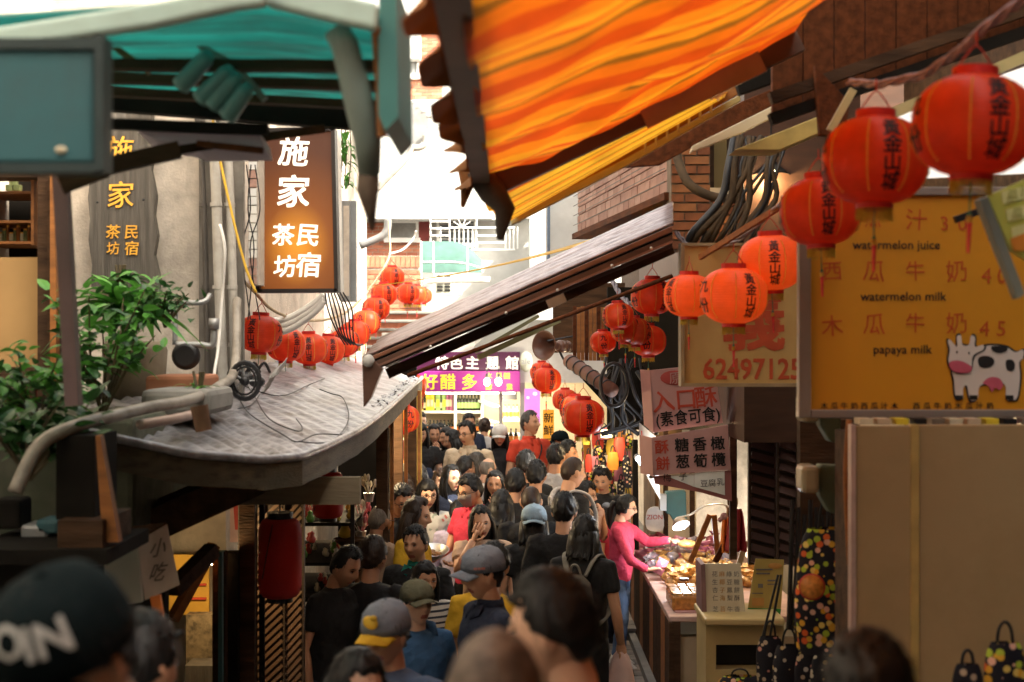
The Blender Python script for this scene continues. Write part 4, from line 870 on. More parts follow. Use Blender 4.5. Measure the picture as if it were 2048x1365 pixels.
# ================================================================== lanterns
def lantern_proto(name, text, back, label, col=None):
    """unit lantern: diameter 1, hung with its middle at the origin"""
    col = col or RED
    t = thing(name, label, 'lantern', (0, 0, 0), 'red lanterns')
    NR = 22
    def rad(z):      # z in -.42..+.42
        s = min(1, abs(z) / .43); return .5 * (1 - s ** 2.6) ** .5 * .93 + .035 + .0
    prof = []
    for i in range(NR * 3 + 1):
        z = -.42 + .84 * i / (NR * 3); rp = .007 * (1 - abs(((i % 3) / 3.0 * 2 - 1)))
        prof.append((max(.17, rad(z)) + (.006 if i % 3 == 0 else 0), z))
    m2 = MB(); m2.lathe(prof, (0, 0, 0), seg=40, cap=False); part('paper_shade', m2, col, t, smooth=True)
    m2 = MB(); m2.lathe([(.175, .405), (.19, .41), (.19, .49), (.175, .49), (.165, .41)], (0, 0, 0), seg=28); part('top_ring', m2, REDD, t)
    m2 = MB(); m2.lathe([(.165, -.41), (.18, -.42), (.18, -.475), (.165, -.475)], (0, 0, 0), seg=28); part('bottom_ring', m2, REDD, t)
    m2 = MB(); 
    for i in range(44):
        a = i * 2 * math.pi / 44; l_ = random.uniform(.10, .135); m2.beam((math.sin(a) * .166, -math.cos(a) * .166, -.46), (math.sin(a) * .172, -math.cos(a) * .172, -.46 - l_), .014, .006, up=(math.cos(a), math.sin(a), 0))
    part('fringe', m2, FRINGE, t)
    m2 = MB(); m2.tube([(0, 0, -.46), (0, 0, -.74)], .008, 5); m2.ell((0, 0, -.76), (.02, .02, .03), 8, 6); part('tassel_cord', m2, mat('cord_green', (.04, .2, .12), .6), t)
    m2 = MB(); m2.tube([(0, 0, -.78), (.004, 0, -.9), (.002, 0, -1.08)], [.026, .02, .014], 7); part('tassel', m2, mat('tassel_red', (.6, .05, .05), .7), t)
    m2 = MB(); m2.ell((0, 0, -.80), (.028, .028, .045), 8, 6); part('tassel_bead', m2, FRINGE, t)
    m2 = MB(); m2.tube([(-.15, 0, .49), (-.05, 0, .64), (0, 0, .68), (.05, 0, .64), (.15, 0, .49)], .008, 5); m2.tube([(0, 0, .68), (0, 0, .8)], .008, 5); part('hanger', m2, mat('red_cord', (.4, .05, .03), .7), t)
    m2 = MB()
    for k in range(8):
        a = R(22.5 + k * 45 + 8)
        for i in range(26):
            z = -.33 + .66 * i / 25; rr = max(.17, rad(z)) + .008
            m2.box((math.sin(a) * rr, -math.cos(a) * rr, z), (.016, .010, .018), Euler((0, 0, a)))
    part('gold_trim', m2, GOLD, t)  # vertical stripes of small raised gold beads
    m2 = MB()
    def wrap(a0):
        def f(u, v):
            rr = max(.17, rad(v)) + .021; a = a0 + u / .5; return (math.sin(a) * rr, -math.cos(a) * rr, v)
        return f
    for i, ch in enumerate(text):
        write(m2, ch, wrap(R(12)), 0, .25 - i * .168, .178, .03, jit=.08, shear=.05)
        write(m2, ch, wrap(R(192)), 0, .25 - i * .168, .178, .03, jit=.08)
    for i, ch in enumerate(back):
        for a in (-80, 100): write(m2, ch, wrap(R(a)), 0, .16 - i * .3, .24, .03, jit=.08)
    part('lettering', m2, INK, t)
    return t
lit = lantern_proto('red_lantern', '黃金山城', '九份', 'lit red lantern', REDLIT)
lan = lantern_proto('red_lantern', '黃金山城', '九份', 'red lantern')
LANT = []
def lantern(px, py, wpx, dia, label, group, rot=0, proto=None):
    d = dia * F / wpx; o = put(proto or lan, P(px, py, d), label, group); o.scale = (dia,) * 3; o.rotation_euler = (random.uniform(-.05, .05), random.uniform(-.05, .05), R(rot)); LANT.append(o); return o
random.seed(8)
gr_ = 'big red lanterns strung along the right shop fronts'
lantern(1946, 252, 236, .33, 'largest red lantern at the upper right in front of a white canopy', gr_, -6)
lantern(1750, 322, 206, .33, 'second largest red lantern hanging before the top of the juice board', gr_, -8)
lantern(1640, 424, 158, .30, 'red lantern overlapping the top left corner of the juice board', gr_, -12)
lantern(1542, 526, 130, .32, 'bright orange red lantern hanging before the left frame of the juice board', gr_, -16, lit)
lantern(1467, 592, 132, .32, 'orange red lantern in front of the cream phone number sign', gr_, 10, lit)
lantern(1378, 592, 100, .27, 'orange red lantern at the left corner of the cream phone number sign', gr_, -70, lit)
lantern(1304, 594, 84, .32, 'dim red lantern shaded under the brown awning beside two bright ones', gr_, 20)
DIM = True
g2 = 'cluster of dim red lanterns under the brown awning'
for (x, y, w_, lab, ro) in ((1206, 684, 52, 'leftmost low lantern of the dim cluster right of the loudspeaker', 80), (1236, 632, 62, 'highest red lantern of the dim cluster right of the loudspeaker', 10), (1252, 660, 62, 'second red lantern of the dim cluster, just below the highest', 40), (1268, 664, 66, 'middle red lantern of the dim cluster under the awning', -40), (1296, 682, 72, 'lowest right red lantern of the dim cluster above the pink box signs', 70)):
    lantern(x, y, w_, w_ * (10.4 + (y - 640) * .008) / F, lab, g2, ro)
g3 = 'red lanterns hanging above the crowd on the right'
for (x, y, w_, lab, ro) in ((1084, 745, 48, 'rear lantern of the overlapping pair below the loudspeaker', 40), (1093, 760, 58, 'front lantern of the overlapping pair below the loudspeaker', 10), (1130, 800, 50, 'uppermost left lantern of the trio above the crowd on the right', 60), (1150, 818, 62, 'middle lantern of the trio above the crowd on the right', 100), (1166, 834, 84, 'lowest and largest lantern of the trio above the crowd on the right', 4)):
    lantern(x, y, w_, .31, lab, g3, ro)
for (x, y, w_, lab) in ((937, 712, 28, 'small far lantern hanging before the dark purple signboard'), (1041, 707, 30, 'small far lantern at the right end of the dark purple signboard')): lantern(x, y, w_, .3, lab, 'small far lanterns at the vinegar shop', 50)
g4 = 'sagging string of lanterns over the left roof'
LS = [(520, 668, 88, 'nearest lantern of the left string, beside the grey drainpipes', -25), (572, 690, 78, 'second lantern of the left string from the drainpipes', 30), (618, 698, 72, 'lowest lantern of the left string', -5), (656, 700, 66, 'fourth lantern of the left string from the drainpipes', 12), (688, 686, 62, 'fifth lantern of the left string, where it begins to rise', 60), (710, 668, 60, 'sixth lantern of the left string from the drainpipes', 70), (733, 645, 57, 'seventh lantern of the left string, in front of the far stairs', 60), (752, 618, 54, 'eighth lantern of the left string from the drainpipes', 14), (768, 590, 52, 'ninth lantern of the left string, just under the topmost', 16), (784, 555, 49, 'topmost lantern of the left string below the brick terrace', 14)]
for (x, y, w_, lab, ro) in LS: lantern(x, y, w_, .31, lab, g4, ro)
lantern(816, 588, 46, .31, 'lantern in the trio by the green awning, leftmost', 'trio of lanterns by the green awning', 14)
lantern(834, 590, 42, .31, 'middle lantern of the trio by the green awning', 'trio of lanterns by the green awning', 70)
lantern(846, 592, 36, .31, 'smallest lantern of the trio by the green awning', 'trio of lanterns by the green awning', 90)
g5 = 'lanterns under the far edge of the left metal roof'
for (x, y, w_, lab, ro) in ((806, 838, 66, 'lowest lantern under the far left roof edge', -70), (818, 806, 58, 'second lowest lantern under the far left roof edge', 60), (826, 782, 50, 'third lantern up under the far left roof edge', 80), (832, 770, 44, 'topmost lantern under the far left roof edge', -80)): lantern(x, y, w_, .31, lab, g5, ro)
# tall cloth lanterns in the left shop
def cloth_lantern(px, py, wpx, hpx, d, label):
    t = thing('cloth_lantern', label, 'lantern', P(px, py, d), 'tall red cloth lanterns'); w_ = wpx / F * d / 2; h = hpx / F * d; c = P(px, py, d)
    prof = []
    n = 60
    for i in range(n + 1):
        s = i / n; z = (s - .5) * h; e = min(s, 1 - s) / .2; r_ = w_ * (1 if e > 1 else .62 + .38 * math.sqrt(max(0, 1 - (1 - e) ** 2))); prof.append((r_ + (.0025 if i % 2 else 0), z))
    m2 = MB(); m2.lathe(prof, c, seg=28); part('shade', m2, REDC, t, smooth=True)
    m2 = MB(); m2.lathe([(w_ * .6, h / 2 - .005), (w_ * .6, h / 2 + .035), (w_ * .55, h / 2 + .035)], c, seg=24); m2.lathe([(w_ * .6, -h / 2 - .025), (w_ * .6, -h / 2 + .004)], c, seg=24); part('rim', m2, BLACK, t)
    m2 = MB(); m2.tube([c + Vector((0, 0, h / 2 + .03)), c + Vector((0, 0, h / 2 + .25))], .005, 5); m2.tube([c + Vector((-.02, -w_ - .01, h / 2 - .02)), c + Vector((-.05, -w_ - .012, h * .1)), c + Vector((-.08, -w_ * .9, -.1))], .003, 5); part('cord', m2, CABLE, t)
cloth_lantern(560, 1116, 86, 158, 7.9, 'long red cylindrical cloth lantern in front of the slatted shutter')
cloth_lantern(656, 990, 60, 92, 9.6, 'shorter red cloth lantern half tucked under the left eave')
# ropes of the strings
m2 = MB(); pts = [P(484, 560, 10.0), P(510, 585, 10.0), P(545, 620, 10.5), P(600, 640, 11.6), P(660, 638, 12.8), P(705, 615, 14.2), P(745, 570, 16), P(778, 515, 17.6), P(779, 470, 17.9), P(779, 440, 18)]
m2.tube(pts, .012, 8); solo('lantern_rope', m2, ROPE, 'pale sagging rope carrying the left lantern string', 'rope', smooth=True)
m2 = MB(); m2.tube([P(779, 515, 17.6), P(800, 540, 18.3), P(830, 560, 20), P(845, 560, 21.5)], .006, 5); solo('thin_rope', m2, ROPE, 'thin cord from the top of the left string to the green awning', 'rope')
m2 = MB(); m2.tube([P(779, 508, 17.7), P(805, 500, 18.5), P(825, 480, 19), P(832, 462, 19)], .014, 8); solo('white_hose', m2, PVCW, 'white hose rising from the top of the left lantern string', 'hose', smooth=True)
def twisted(pts, label, r_=.007, m_=CABLEL, n=3):
    t = thing('twisted_rope', label, 'rope', Vector(pts[0]))
    L_ = []
    for i in range(len(pts) * 6):
        f = i / (len(pts) * 6 - 1) * (len(pts) - 1); k = min(int(f), len(pts) - 2); L_.append(Vector(pts[k]).lerp(Vector(pts[k + 1]), f - k))
    for s_ in range(n):
        m2 = MB(); m2.tube([p + Vector((math.cos(i * .7 + s_ * 2.1), .3, math.sin(i * .7 + s_ * 2.1))) * r_ * 1.3 for i, p in enumerate(L_)], r_, 6); part('strand', m2, m_, t, smooth=True)
twisted([P(2060, -10, 3.8), P(1965, 60, 4.0), P(1930, 95, 4.1), P(1850, 150, 4.4), P(1760, 170, 4.8), P(1700, 165, 5.2)], 'lilac twisted rope above the two largest lanterns')
twisted([P(1352, 465, 8.2), P(1375, 492, 8.2), P(1420, 500, 8.0), P(1480, 478, 7.6), P(1560, 410, 7.0)], 'lilac twisted rope from the brown awning corner to the orange lanterns')
twisted([P(1222, 555, 11.5), P(1240, 590, 11.3), P(1262, 610, 11)], 'short lilac rope over the dim lantern cluster', .01)
m2 = MB(); m2.beam(P(1400, 515, 7.8), P(1590, 395, 6.9), .02, .03); solo('lantern_pole', m2, WOODO, 'brown wooden pole carrying the orange lanterns', 'pole')

# ================================================================== right side structure
rh = thing('right_house', 'brick and timber house along the right of the lane', 'building', (2.5, 9, 0))
m2 = MB(); m2.box((4.0, .5, 4.6), (2.6, 18.6, 10.2)); part('near_wall', m2, WOOD, rh)  # made this tall to keep direct sun off the lane
m2 = MB(); m2.box((2.0, 11.1, 6.4), (.8, 2.6, 8.0)); m2.box((3.2, 15.7, 4.8), (3.2, 4.4, 4.8)); m2.box((3.6, 12.0, 3.4), (2.3, 2.2, 1.6)); part('sun_gap_storey', m2, BROWNM, rh)  # unseen upper walls, their gap shaped to let one sunbeam reach the crowd
m2 = MB(); m2.box((2.9, 13.2, 1.2), (.1, 7.0, 2.6)); part('stall_back_wall', m2, CREAM, rh)
m2 = MB(); m2.box((3.4, 20.9, 2.5), (3.0, 5.9, 5.0)); part('far_wall', m2, STUCCO, rh); m2 = MB(); m2.box((1.86, 20.9, 4.0), (.06, 5.8, 3.2)); m2.box((3.4, 17.93, 4.0), (3.1, .06, 3.2)); part('dark_cladding', m2, WOOD, rh)
# brick pier and wall seen behind the cables
bp = thing('brick_pier', 'old brick pier and wall behind the tangle of cables', 'wall', P(1450, 480, 9.9))
m2 = MB(); m2.pbox(1342, 240, 1420, 500, 9.4, .3); m2.pbox(1420, 392, 1610, 520, 9.9, .3); part('mortar_bed', m2, mat('dim_mortar', (.16, .12, .08), .9, .3), bp)
BRO = [mat('old_brick_a', (.20, .065, .022), .85, .3, 12), mat('old_brick_b', (.15, .048, .018), .85, .3, 12), mat('old_brick_c', (.24, .09, .03), .85, .3, 12)]
a = P(1342, 500, 9.4); brick_wall(bp, (a.x, 9.4, a.z), (1, 0, 0), 78 / F * 9.4, 260 / F * 9.4, .17, .062, .012, BRO, .02, 80)
a = P(1424, 520, 9.9); brick_wall(bp, (a.x, 9.9, a.z), (1, 0, 0), 186 / F * 9.9, 126 / F * 9.9, .17, .062, .012, BRO, .02, 80)
rm = thing('back_room', 'warm lit back room glimpsed behind the tangle of cables', 'room', P(1500, 390, 10.4))
m2 = MB(); m2.pbox(1410, 230, 1640, 395, 10.6, .05); part('cream_wall', m2, mat('room_cream', (.30, .20, .07), .7, .15, 3), rm)
m2 = MB(); m2.pbox(1418, 376, 1560, 392, 10.0, .1); part('ledge', m2, CREAM, rm)
for i, x in enumerate((1420, 1500, 1555, 1580)):
    m2 = MB(); m2.pbox(x, 240, x + 8, 395, 10.45, .03); part('stud', m2, WOOD, rm)
pl = thing('pendant_lamp', 'black pendant lamp with glowing bulb in the back room', 'lamp', P(1540, 345, 9.8))
m2 = MB(); m2.lathe([(.02, .16), (.03, .10), (.06, .06), (.13, 0), (.125, 0), (.05, .05)], P(1542, 350, 9.8), seg=16); part('shade', m2, BLACK, pl, smooth=True)
m2 = MB(); m2.ell(P(1541, 343, 9.6), (.03, .03, .035)); part('bulb', m2, MATS['warm_glow'], pl, smooth=True)
m2 = MB(); m2.tube([P(1542, 300, 9.8), P(1542, 240, 9.8)], .006, 5); part('cord', m2, CABLE, pl)
area('pendant_light', P(1541, 360, 9.7), .04, 4, (1, .7, .35), None)
# pink tiled balcony with wire net
pb_ = thing('tiled_balcony', 'pinkish tiled balcony wall under a wire net', 'balcony', (1.1, 11, 4))
A = Vector((.62, 13.2, 4.17)); B = Vector((1.075, 9.55, 4.04)); U = (B - A); Lb = Vector((U.x, U.y, 0)).length; U2 = Vector((U.x, U.y, 0)).normalized(); Nn = U2.cross(Vector((0, 0, 1)))
q = Matrix((U2, -Nn, Vector((0, 0, 1)))).transposed()
m2 = MB(); m2.box(A + U2 * Lb / 2 - Nn * .12 + Vector((0, 0, .33)), (Lb, .24, .8), q); part('wall', m2, mat('balcony_core', (.25, .18, .15), .9), pb_)
brick_wall(pb_, A + Vector((0, 0, -.06)), U2, Lb, .72, .21, .075, .01, PINKT, .012, 220, name='tile')
m2 = MB(); m2.box(A + U2 * Lb / 2 - Nn * .12 - Vector((0, 0, .1)), (Lb + .05, .36, .05), q); part('soffit', m2, WOODR, pb_)
nt_ = MB()
for i in range(26): s_ = A + U2 * (Lb * i / 25) + Nn * .05; nt_.beam(s_, s_ + Vector((0, 0, .7)), .005, .005)
for j in range(8): s_ = A + Nn * .05 + Vector((0, 0, j * .09)); nt_.beam(s_, s_ + U2 * Lb, .005, .005)
solo('wire_net', nt_, BLACK, 'black wire net stretched in front of the tiled balcony', 'net')
m2 = MB(); m2.pbox(1092, 350, 1175, 600, 19.0, .3); solo('white_pier', m2, WHITEW, 'sunlit white wall pier left of the tiled balcony', 'wall')
m2 = MB(); m2.tube([P(1097, 352, 18.9), P(1097, 520, 18.9)], .022); solo('drainpipe', m2, mat('blue_pipe', (.1, .14, .2), .5), 'slim dark blue pipe on the white pier', 'pipe')
# planks and boards of the right eaves
def plank(poly, d, dep, m_, label, name='eave_board'):
    m2 = MB(); m2.prism(poly, lambda u, v, w_: P(u, v, d) + Vector((0, w_, 0)), dep); return solo(name, m2, m_, label, 'board', bevel=.004)
plank([(1030, 425), (1240, 270), (1470, 135), (1478, 188), (1250, 318), (1036, 446)], 7.4, .05, WOODO, 'broad orange brown plank under the striped tarp')
plank([(1020, 436), (1250, 318), (1480, 190), (1482, 202), (1252, 333), (1024, 450)], 7.35, .06, mat('pale_trim', (.42, .32, .12), .6, .2, 5), 'pale trim along the lower edge of the orange brown plank')
plank([(1250, 335), (1480, 205), (1600, 155), (1640, 190), (1400, 285), (1320, 330)], 7.9, .05, WOODR, 'red brown board behind the pale trim')
plank([(1385, 292), (1590, 190), (1618, 200), (1480, 268), (1380, 306)], 7.7, .04, CREAM, 'cream board with ragged end above the cables')
plank([(1470, 300), (1640, 232), (1700, 240), (1560, 300)], 7.5, .25, mat('yellow_sheet', (.45, .33, .1), .7, .3, 6), 'crumpled yellowish sheet above the pendant lamp')
plank([(1440, 60), (1560, 20), (1590, 150), (1480, 190)], 6.9, .06, BLACKW, 'black bracket board at the end of the striped tarp')
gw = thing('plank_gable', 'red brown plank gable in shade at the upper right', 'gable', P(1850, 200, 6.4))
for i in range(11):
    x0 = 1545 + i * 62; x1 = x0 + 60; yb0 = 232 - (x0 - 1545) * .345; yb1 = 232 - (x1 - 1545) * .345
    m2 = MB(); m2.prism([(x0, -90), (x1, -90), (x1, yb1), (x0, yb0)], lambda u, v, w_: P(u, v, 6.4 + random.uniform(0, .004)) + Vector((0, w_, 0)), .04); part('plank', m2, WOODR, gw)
for (o_, m_, d_) in ((0, BLACKW, 6.3), (-42, WOOD, 6.28)):
    m2 = MB(); m2.beam(P(1540, 240 + o_, d_), P(2140, 33 + o_, d_), .06, .05); part('rail', m2, m_, gw)
plank([(1630, 130), (1700, 205), (1690, 275), (1640, 270)], 6.2, .05, WOODR, 'small red brown board at the left end of the white canopy')
wc = thing('white_canopy', 'bright white translucent sheet behind the two largest lanterns', 'canopy', P(1850, 300, 5.9))
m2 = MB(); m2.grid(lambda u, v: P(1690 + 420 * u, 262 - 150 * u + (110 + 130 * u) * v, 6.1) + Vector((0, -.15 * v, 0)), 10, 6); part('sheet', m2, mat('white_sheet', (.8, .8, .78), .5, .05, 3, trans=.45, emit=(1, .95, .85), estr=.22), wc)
m2 = MB(); m2.beam(P(1690, 268, 5.85), P(2110, 88, 5.85), .04, .045); part('front_rail', m2, mat('pale_rail', (.5, .43, .2), .5), wc)
m2 = MB(); m2.beam(P(1660, 262, 5.86), P(1706, 180, 5.86), .03, .03); part('end_rail', m2, mat('pale_rail', (.5, .43, .2)), wc)
# ------------------------------------------------------------------ striped tarps
TARP = pattern_mat('striped_tarp', 'uv', [(0, (.78, .20, .008)), (.16, (.80, .30, .012)), (.30, (.64, .08, .006)), (.38, (.80, .25, .01)), (.55, (.30, .10, .008)), (.64, (.74, .15, .006)), (.80, (.60, .07, .005))], 8, .6, trans=.62, axis='Y')
t1 = thing('striped_tarp', 'sagging orange and red striped tarp stretched over the lane', 'tarp', (.5, 4, 4))
def tarpf(u, v):   # u across (street->house), v along y
    y = .3 + 5.75 * v; x = -.10 + 1.30 * u; z = CZ + .70 + .62 * u - .05 * math.sin(math.pi * v) - .035 * math.sin(math.pi * u) * (1 + .5 * math.sin(v * 9)) + .012 * math.sin(v * 46 + u * 3) + .05 * noise.noise((u * 2.5, v * 9, 2)) + .02 * noise.noise((u * 9 + v * 14, v * 6, 7))
    return (x, y, z)
m2 = MB(); m2.grid(tarpf, 40, 130); part('sheet', m2, TARP, t1, smooth=True)
m2 = MB(); m2.beam((-.105, .3, CZ + .685), (-.13, 6.05, CZ + .685), .075, .05); part('street_rail', m2, mat('rail_brown', (.13, .085, .06), .5, .2, 6), t1)
m2 = MB(); m2.beam((-.125, 6.07, CZ + .655), (1.22, 6.07, CZ + 1.29), .07, .115); part('end_rafter', m2, mat('rafter_brown', (.085, .048, .03), .55, .3, 4), t1)
m2 = MB(); m2.beam((.55, 5.98, CZ + .94), (1.05, 5.98, CZ + 1.18), .02, .1); part('rafter_splice', m2, mat('splice', (.24, .15, .11), .5, .2, 5), t1)
def sst(x): x = max(0, min(1, x)); return x * x * (3 - 2 * x)
def valf(u, v):
    y = .3 + 5.8 * u; sc = sst(.5 + .75 * math.sin(u * math.pi * 23 + .8 * math.sin(u * 17))); L_ = (.012 + .07 * sc) * (.55 + .55 * u)
    return (-.155 - L_ * v, y, CZ + .70 - .05 * v - .02 * math.sin(u * 60) * v)
VAL = mat('valance_brown', (.34, .13, .035), .7, .3, 5, trans=.4)
m2 = MB(); m2.grid(valf, 420, 5); part('scalloped_valance', m2, VAL, t1, solid=.004)
m2 = MB(); m2.tube([P(950, 340, 6.0), P(985, 385, 6.0), P(1010, 420, 6.0), P(1000, 480, 6.0)], [.05, .06, .045, .015], 9); part('rolled_end', m2, mat('roll_brown', (.07, .055, .045), .7, .4, 8, bump=.5), t1, smooth=True)
m2 = MB(); m2.tube([P(925, 415, 6.0), P(935, 370, 6.0), P(928, 330, 6.0)], [.008, .03, .03], 8); part('torn_corner', m2, VAL, t1)
t2 = thing('far_striped_tarp', 'second striped tarp beyond the dark rafter', 'tarp', (.5, 7, 4))
def tarp2(u, v):
    a = Vector((-.13, 6.12, CZ + .60)).lerp(Vector((.80, 6.12, CZ + 1.08)), u); b = Vector((.03, 7.5, CZ + .66)).lerp(Vector((1.15, 7.5, CZ + 1.32)), u)
    return a.lerp(b, v) + Vector((0, 0, -.045 * math.sin(math.pi * v) + .008 * math.sin(v * 30)))
m2 = MB(); m2.grid(tarp2, 16, 40); part('sheet', m2, pattern_mat('striped_tarp_far', 'uv', [(0, (.80, .36, .02)), (.35, (.68, .14, .008)), (.45, (.82, .42, .03)), (.7, (.22, .12, .012)), (.76, (.80, .33, .015))], 5, .6, trans=.6, axis='Y'), t2, smooth=True)
for i in range(7):
    c = P(1290 + i * 22, 285 - i * 13, 7.3); m2 = MB(); m2.tube([c, c + Vector((0, 0, -.05))], .007, 5); part('lace', m2, ROPE, t2)
# yellow edge of a further tarp
m2 = MB(); m2.grid(lambda u, v: Vector((1.15 - 2.05 * u - (.15 * v), 9.9 + .8 * v, CZ + .88 - .75 * u + .26 * u * u + .02 * v)), 30, 3); solo('yellow_tarp', m2, mat('yellow_tarp', (.75, .5, .1), .6, .12, 4, trans=.5), 'narrow yellow tarp edge above the brown metal awning', 'tarp', solid=.006)
# ------------------------------------------------------------------ brown metal awning
aw = thing('brown_awning', 'long brown metal awning sloping down across the lane', 'awning', (0, 8.2, 3.2))
def L3(x, y, d): return P(x, y, d)
def awn(u, v): # u along slope (street tip -> house), v depth
    a = P(726, 716, 7.9).lerp(P(1345, 448, 7.9), u); b = P(762, 676, 8.9).lerp(P(1345, 404, 8.9), u)
    return a.lerp(b, v) + Vector((0, 0, .012 * math.cos(v * 34) ))
m2 = MB(); m2.grid(awn, 20, 40); part('metal_sheet', m2, GLARE, aw, smooth=True, solid=.012)
BR2 = mat('awning_brown', (.11, .052, .034), .42, .25, 4, metal=.25, stretch=(1, 6, 6), dirt=(.05, .03, .022), damt=.5)
def strip(nm, a0, b0, a1, b1, d, dep, m_):      # a sheet or batten running down the slope, edges given at tip and house
    m2 = MB(); m2.prism([(730, a0), (1345, b0), (1345, b1), (730, a1)], lambda u, v, w_: P(u, v, d) + Vector((0, w_, 0)), dep); part(nm, m2, m_, aw, bevel=.003)
strip('upper_batten', 719, 452, 727, 464, 7.86, .03, mat('batten_rust', (.21, .085, .045), .4, .35, 4, metal=.2, stretch=(1, 8, 8), dirt=(.09, .04, .025), damt=.7))
strip('groove', 727, 464, 733, 470, 7.90, .02, BLACKW)
strip('fascia', 732, 469, 742, 486, 7.87, .03, BR2)
strip('lower_batten', 743, 487, 749, 496, 7.91, .02, mat('batten_dark', (.06, .03, .02), .5, .3, 4))
m2 = MB(); m2.beam(P(735, 741, 7.84), P(1345, 483, 7.84), .03, .012); part('drip_edge', m2, mat('drip_brown', (.24, .12, .085), .35, .2, 5, metal=.3), aw)
m2 = MB(); m2.beam(P(775, 748, 8.1), P(1345, 498, 8.1), .05, .06); part('lower_beam', m2, WOOD, aw)
m2 = MB(); m2.prism([(724, 712), (748, 722), (765, 738), (742, 795), (727, 815)], lambda u, v, w_: P(u, v, 7.82) + Vector((0, w_, 0)), .10); part('end_plate', m2, BR2, aw, bevel=.004)
m2 = MB(); m2.ell(P(737, 722, 7.8), (.034, .03, .036)); part('end_cap', m2, mat('cap_grey', (.4, .38, .35), .6), aw, smooth=True)
m2 = MB(); m2.grid(lambda u, v: P(760, 742, 7.95).lerp(P(1345, 484, 7.95), u).lerp(P(790, 722, 8.8).lerp(P(1345, 466, 8.8), u), v), 6, 3); part('underside', m2, BROWNM, aw)
for f in (.2, .45, .62, .8, .93):
    c = P(740, 748, 7.8).lerp(P(1345, 478, 7.8), f); m2 = MB(); m2.ell(c, (.009, .008, .009), 8, 5); part('bolt', m2, STEEL, aw)
m2 = MB(); m2.beam(P(1095, 610, 7.75), P(1130, 595, 7.75), .03, .05); part('splice_plate', m2, STEEL, aw)
t = thing('pipe_strut', 'thin rusty pipe strut running below the brown awning', 'pole', P(1000, 700, 9.5)); m2 = MB(); m2.tube([P(815, 752, 9.5), P(1345, 552, 9.5)], .014, 8); part('tube', m2, WOODR, t, smooth=True)
# white sloping sheet and struts behind
ws = thing('white_awning', 'pale plastic awning sheet sloping behind the brown one', 'awning', (.2, 13, 3))
m2 = MB(); m2.prism([(948, 694), (975, 668), (1070, 622), (1076, 626), (1050, 660), (950, 705)], lambda u, v, w_: P(u, v, 12.6) + Vector((0, w_, w_ * .1)), .5); part('sheet', m2, mat('pale_sheet', (.70, .72, .68), .5, .08, 3, trans=.4), ws)
m2 = MB(); m2.beam(P(950, 706, 12.5), P(1078, 632, 12.5), .03, .03); m2.beam(P(955, 716, 12.9), P(1120, 640, 12.9), .04, .05); part('frame', m2, mat('olive_beam', (.12, .11, .05), .6, .3, 4), ws)
m2 = MB(); m2.pbox(1106, 566, 1250, 706, 15.8, .1); solo('timber_wall', m2, WOOD, 'dark timber wall behind the horn loudspeaker', 'wall')
# horn loudspeaker
hs = thing('loudspeaker', 'brown horn loudspeaker pointing left below the awning', 'loudspeaker', P(1090, 730, 12.2))
ax = (P(1062, 690, 12.2) + Vector((0, -.25, 0)) - P(1110, 693, 12.2)).normalized(); c = P(1118, 693, 12.2)
HB = mat('horn_brown', (.13, .06, .04), .35, .2, 6)
m2 = MB(); m2.lathe([(.03, 0), (.04, .06), (.06, .12), (.09, .17), (.122, .205), (.128, .21), (.118, .205), (.08, .165), (.045, .10), (.01, .05)], c, ax, 28); part('horn', m2, HB, hs, smooth=True)
m2 = MB(); m2.lathe([(.02, -.08), (.05, -.07), (.055, -.01), (.03, .02)], c, ax, 20); m2.lathe([(.05, -.13), (.052, -.075)], c, ax, 18); part('driver', m2, HB, hs, smooth=True)
m2 = MB(); m2.tube([P(1095, 682, 12.0), P(1150, 672, 12.0)], .008, 6); m2.tube([P(1118, 700, 12.2), P(1128, 720, 12.2), P(1145, 738, 12.2)], .01, 6); part('bracket', m2, BLACK, hs)
# ribbed brown panel and bamboo-like roll
rp_ = thing('ribbed_panel', 'upright ribbed orange brown wooden panel under the awning', 'panel', P(1180, 720, 11.9))
for i in range(8): m2 = MB(); m2.pbox(1146 + i * 8, 613 + (i % 2) * 2, 1153 + i * 8, 722, 11.9, .04); part('slat', m2, WOODO if i % 3 else WOODR, rp_)
ro = thing('rolled_blind', 'rolled brown blind bound with black cord above the stall', 'blind', P(1190, 760, 11.2)); m2 = MB(); A, B = P(1138, 722, 11.4), P(1225, 782, 10.8); m2.tube([A, B], .055, 14); part('roll', m2, mat('roll_pink', (.2, .10, .075), .7, .3, 6), ro, smooth=True)
for i in range(6):
    c = A.lerp(B, .08 + i * .16); m2 = MB(); m2.lathe([(.060, -.007), (.062, 0), (.060, .007)], c, (B - A), 14); part('cord', m2, CABLE, ro)
c = P(1228, 770, 10.7); m2 = MB(); m2.tube([c + Vector((math.cos(a) * .10, math.sin(a) * .03, math.sin(a) * .16)) for a in [i * .4 for i in range(24)]], .014, 6); solo('hanging_hose', m2, CABLE, 'coiled black hose hanging beside the rolled blind', 'hose', smooth=True)
m2 = MB(); m2.pbox(1215, 575, 1420, 860, 12.9, .1); solo('shade_board', m2, DARK, 'dark shaded board behind the dim lantern cluster', 'board')
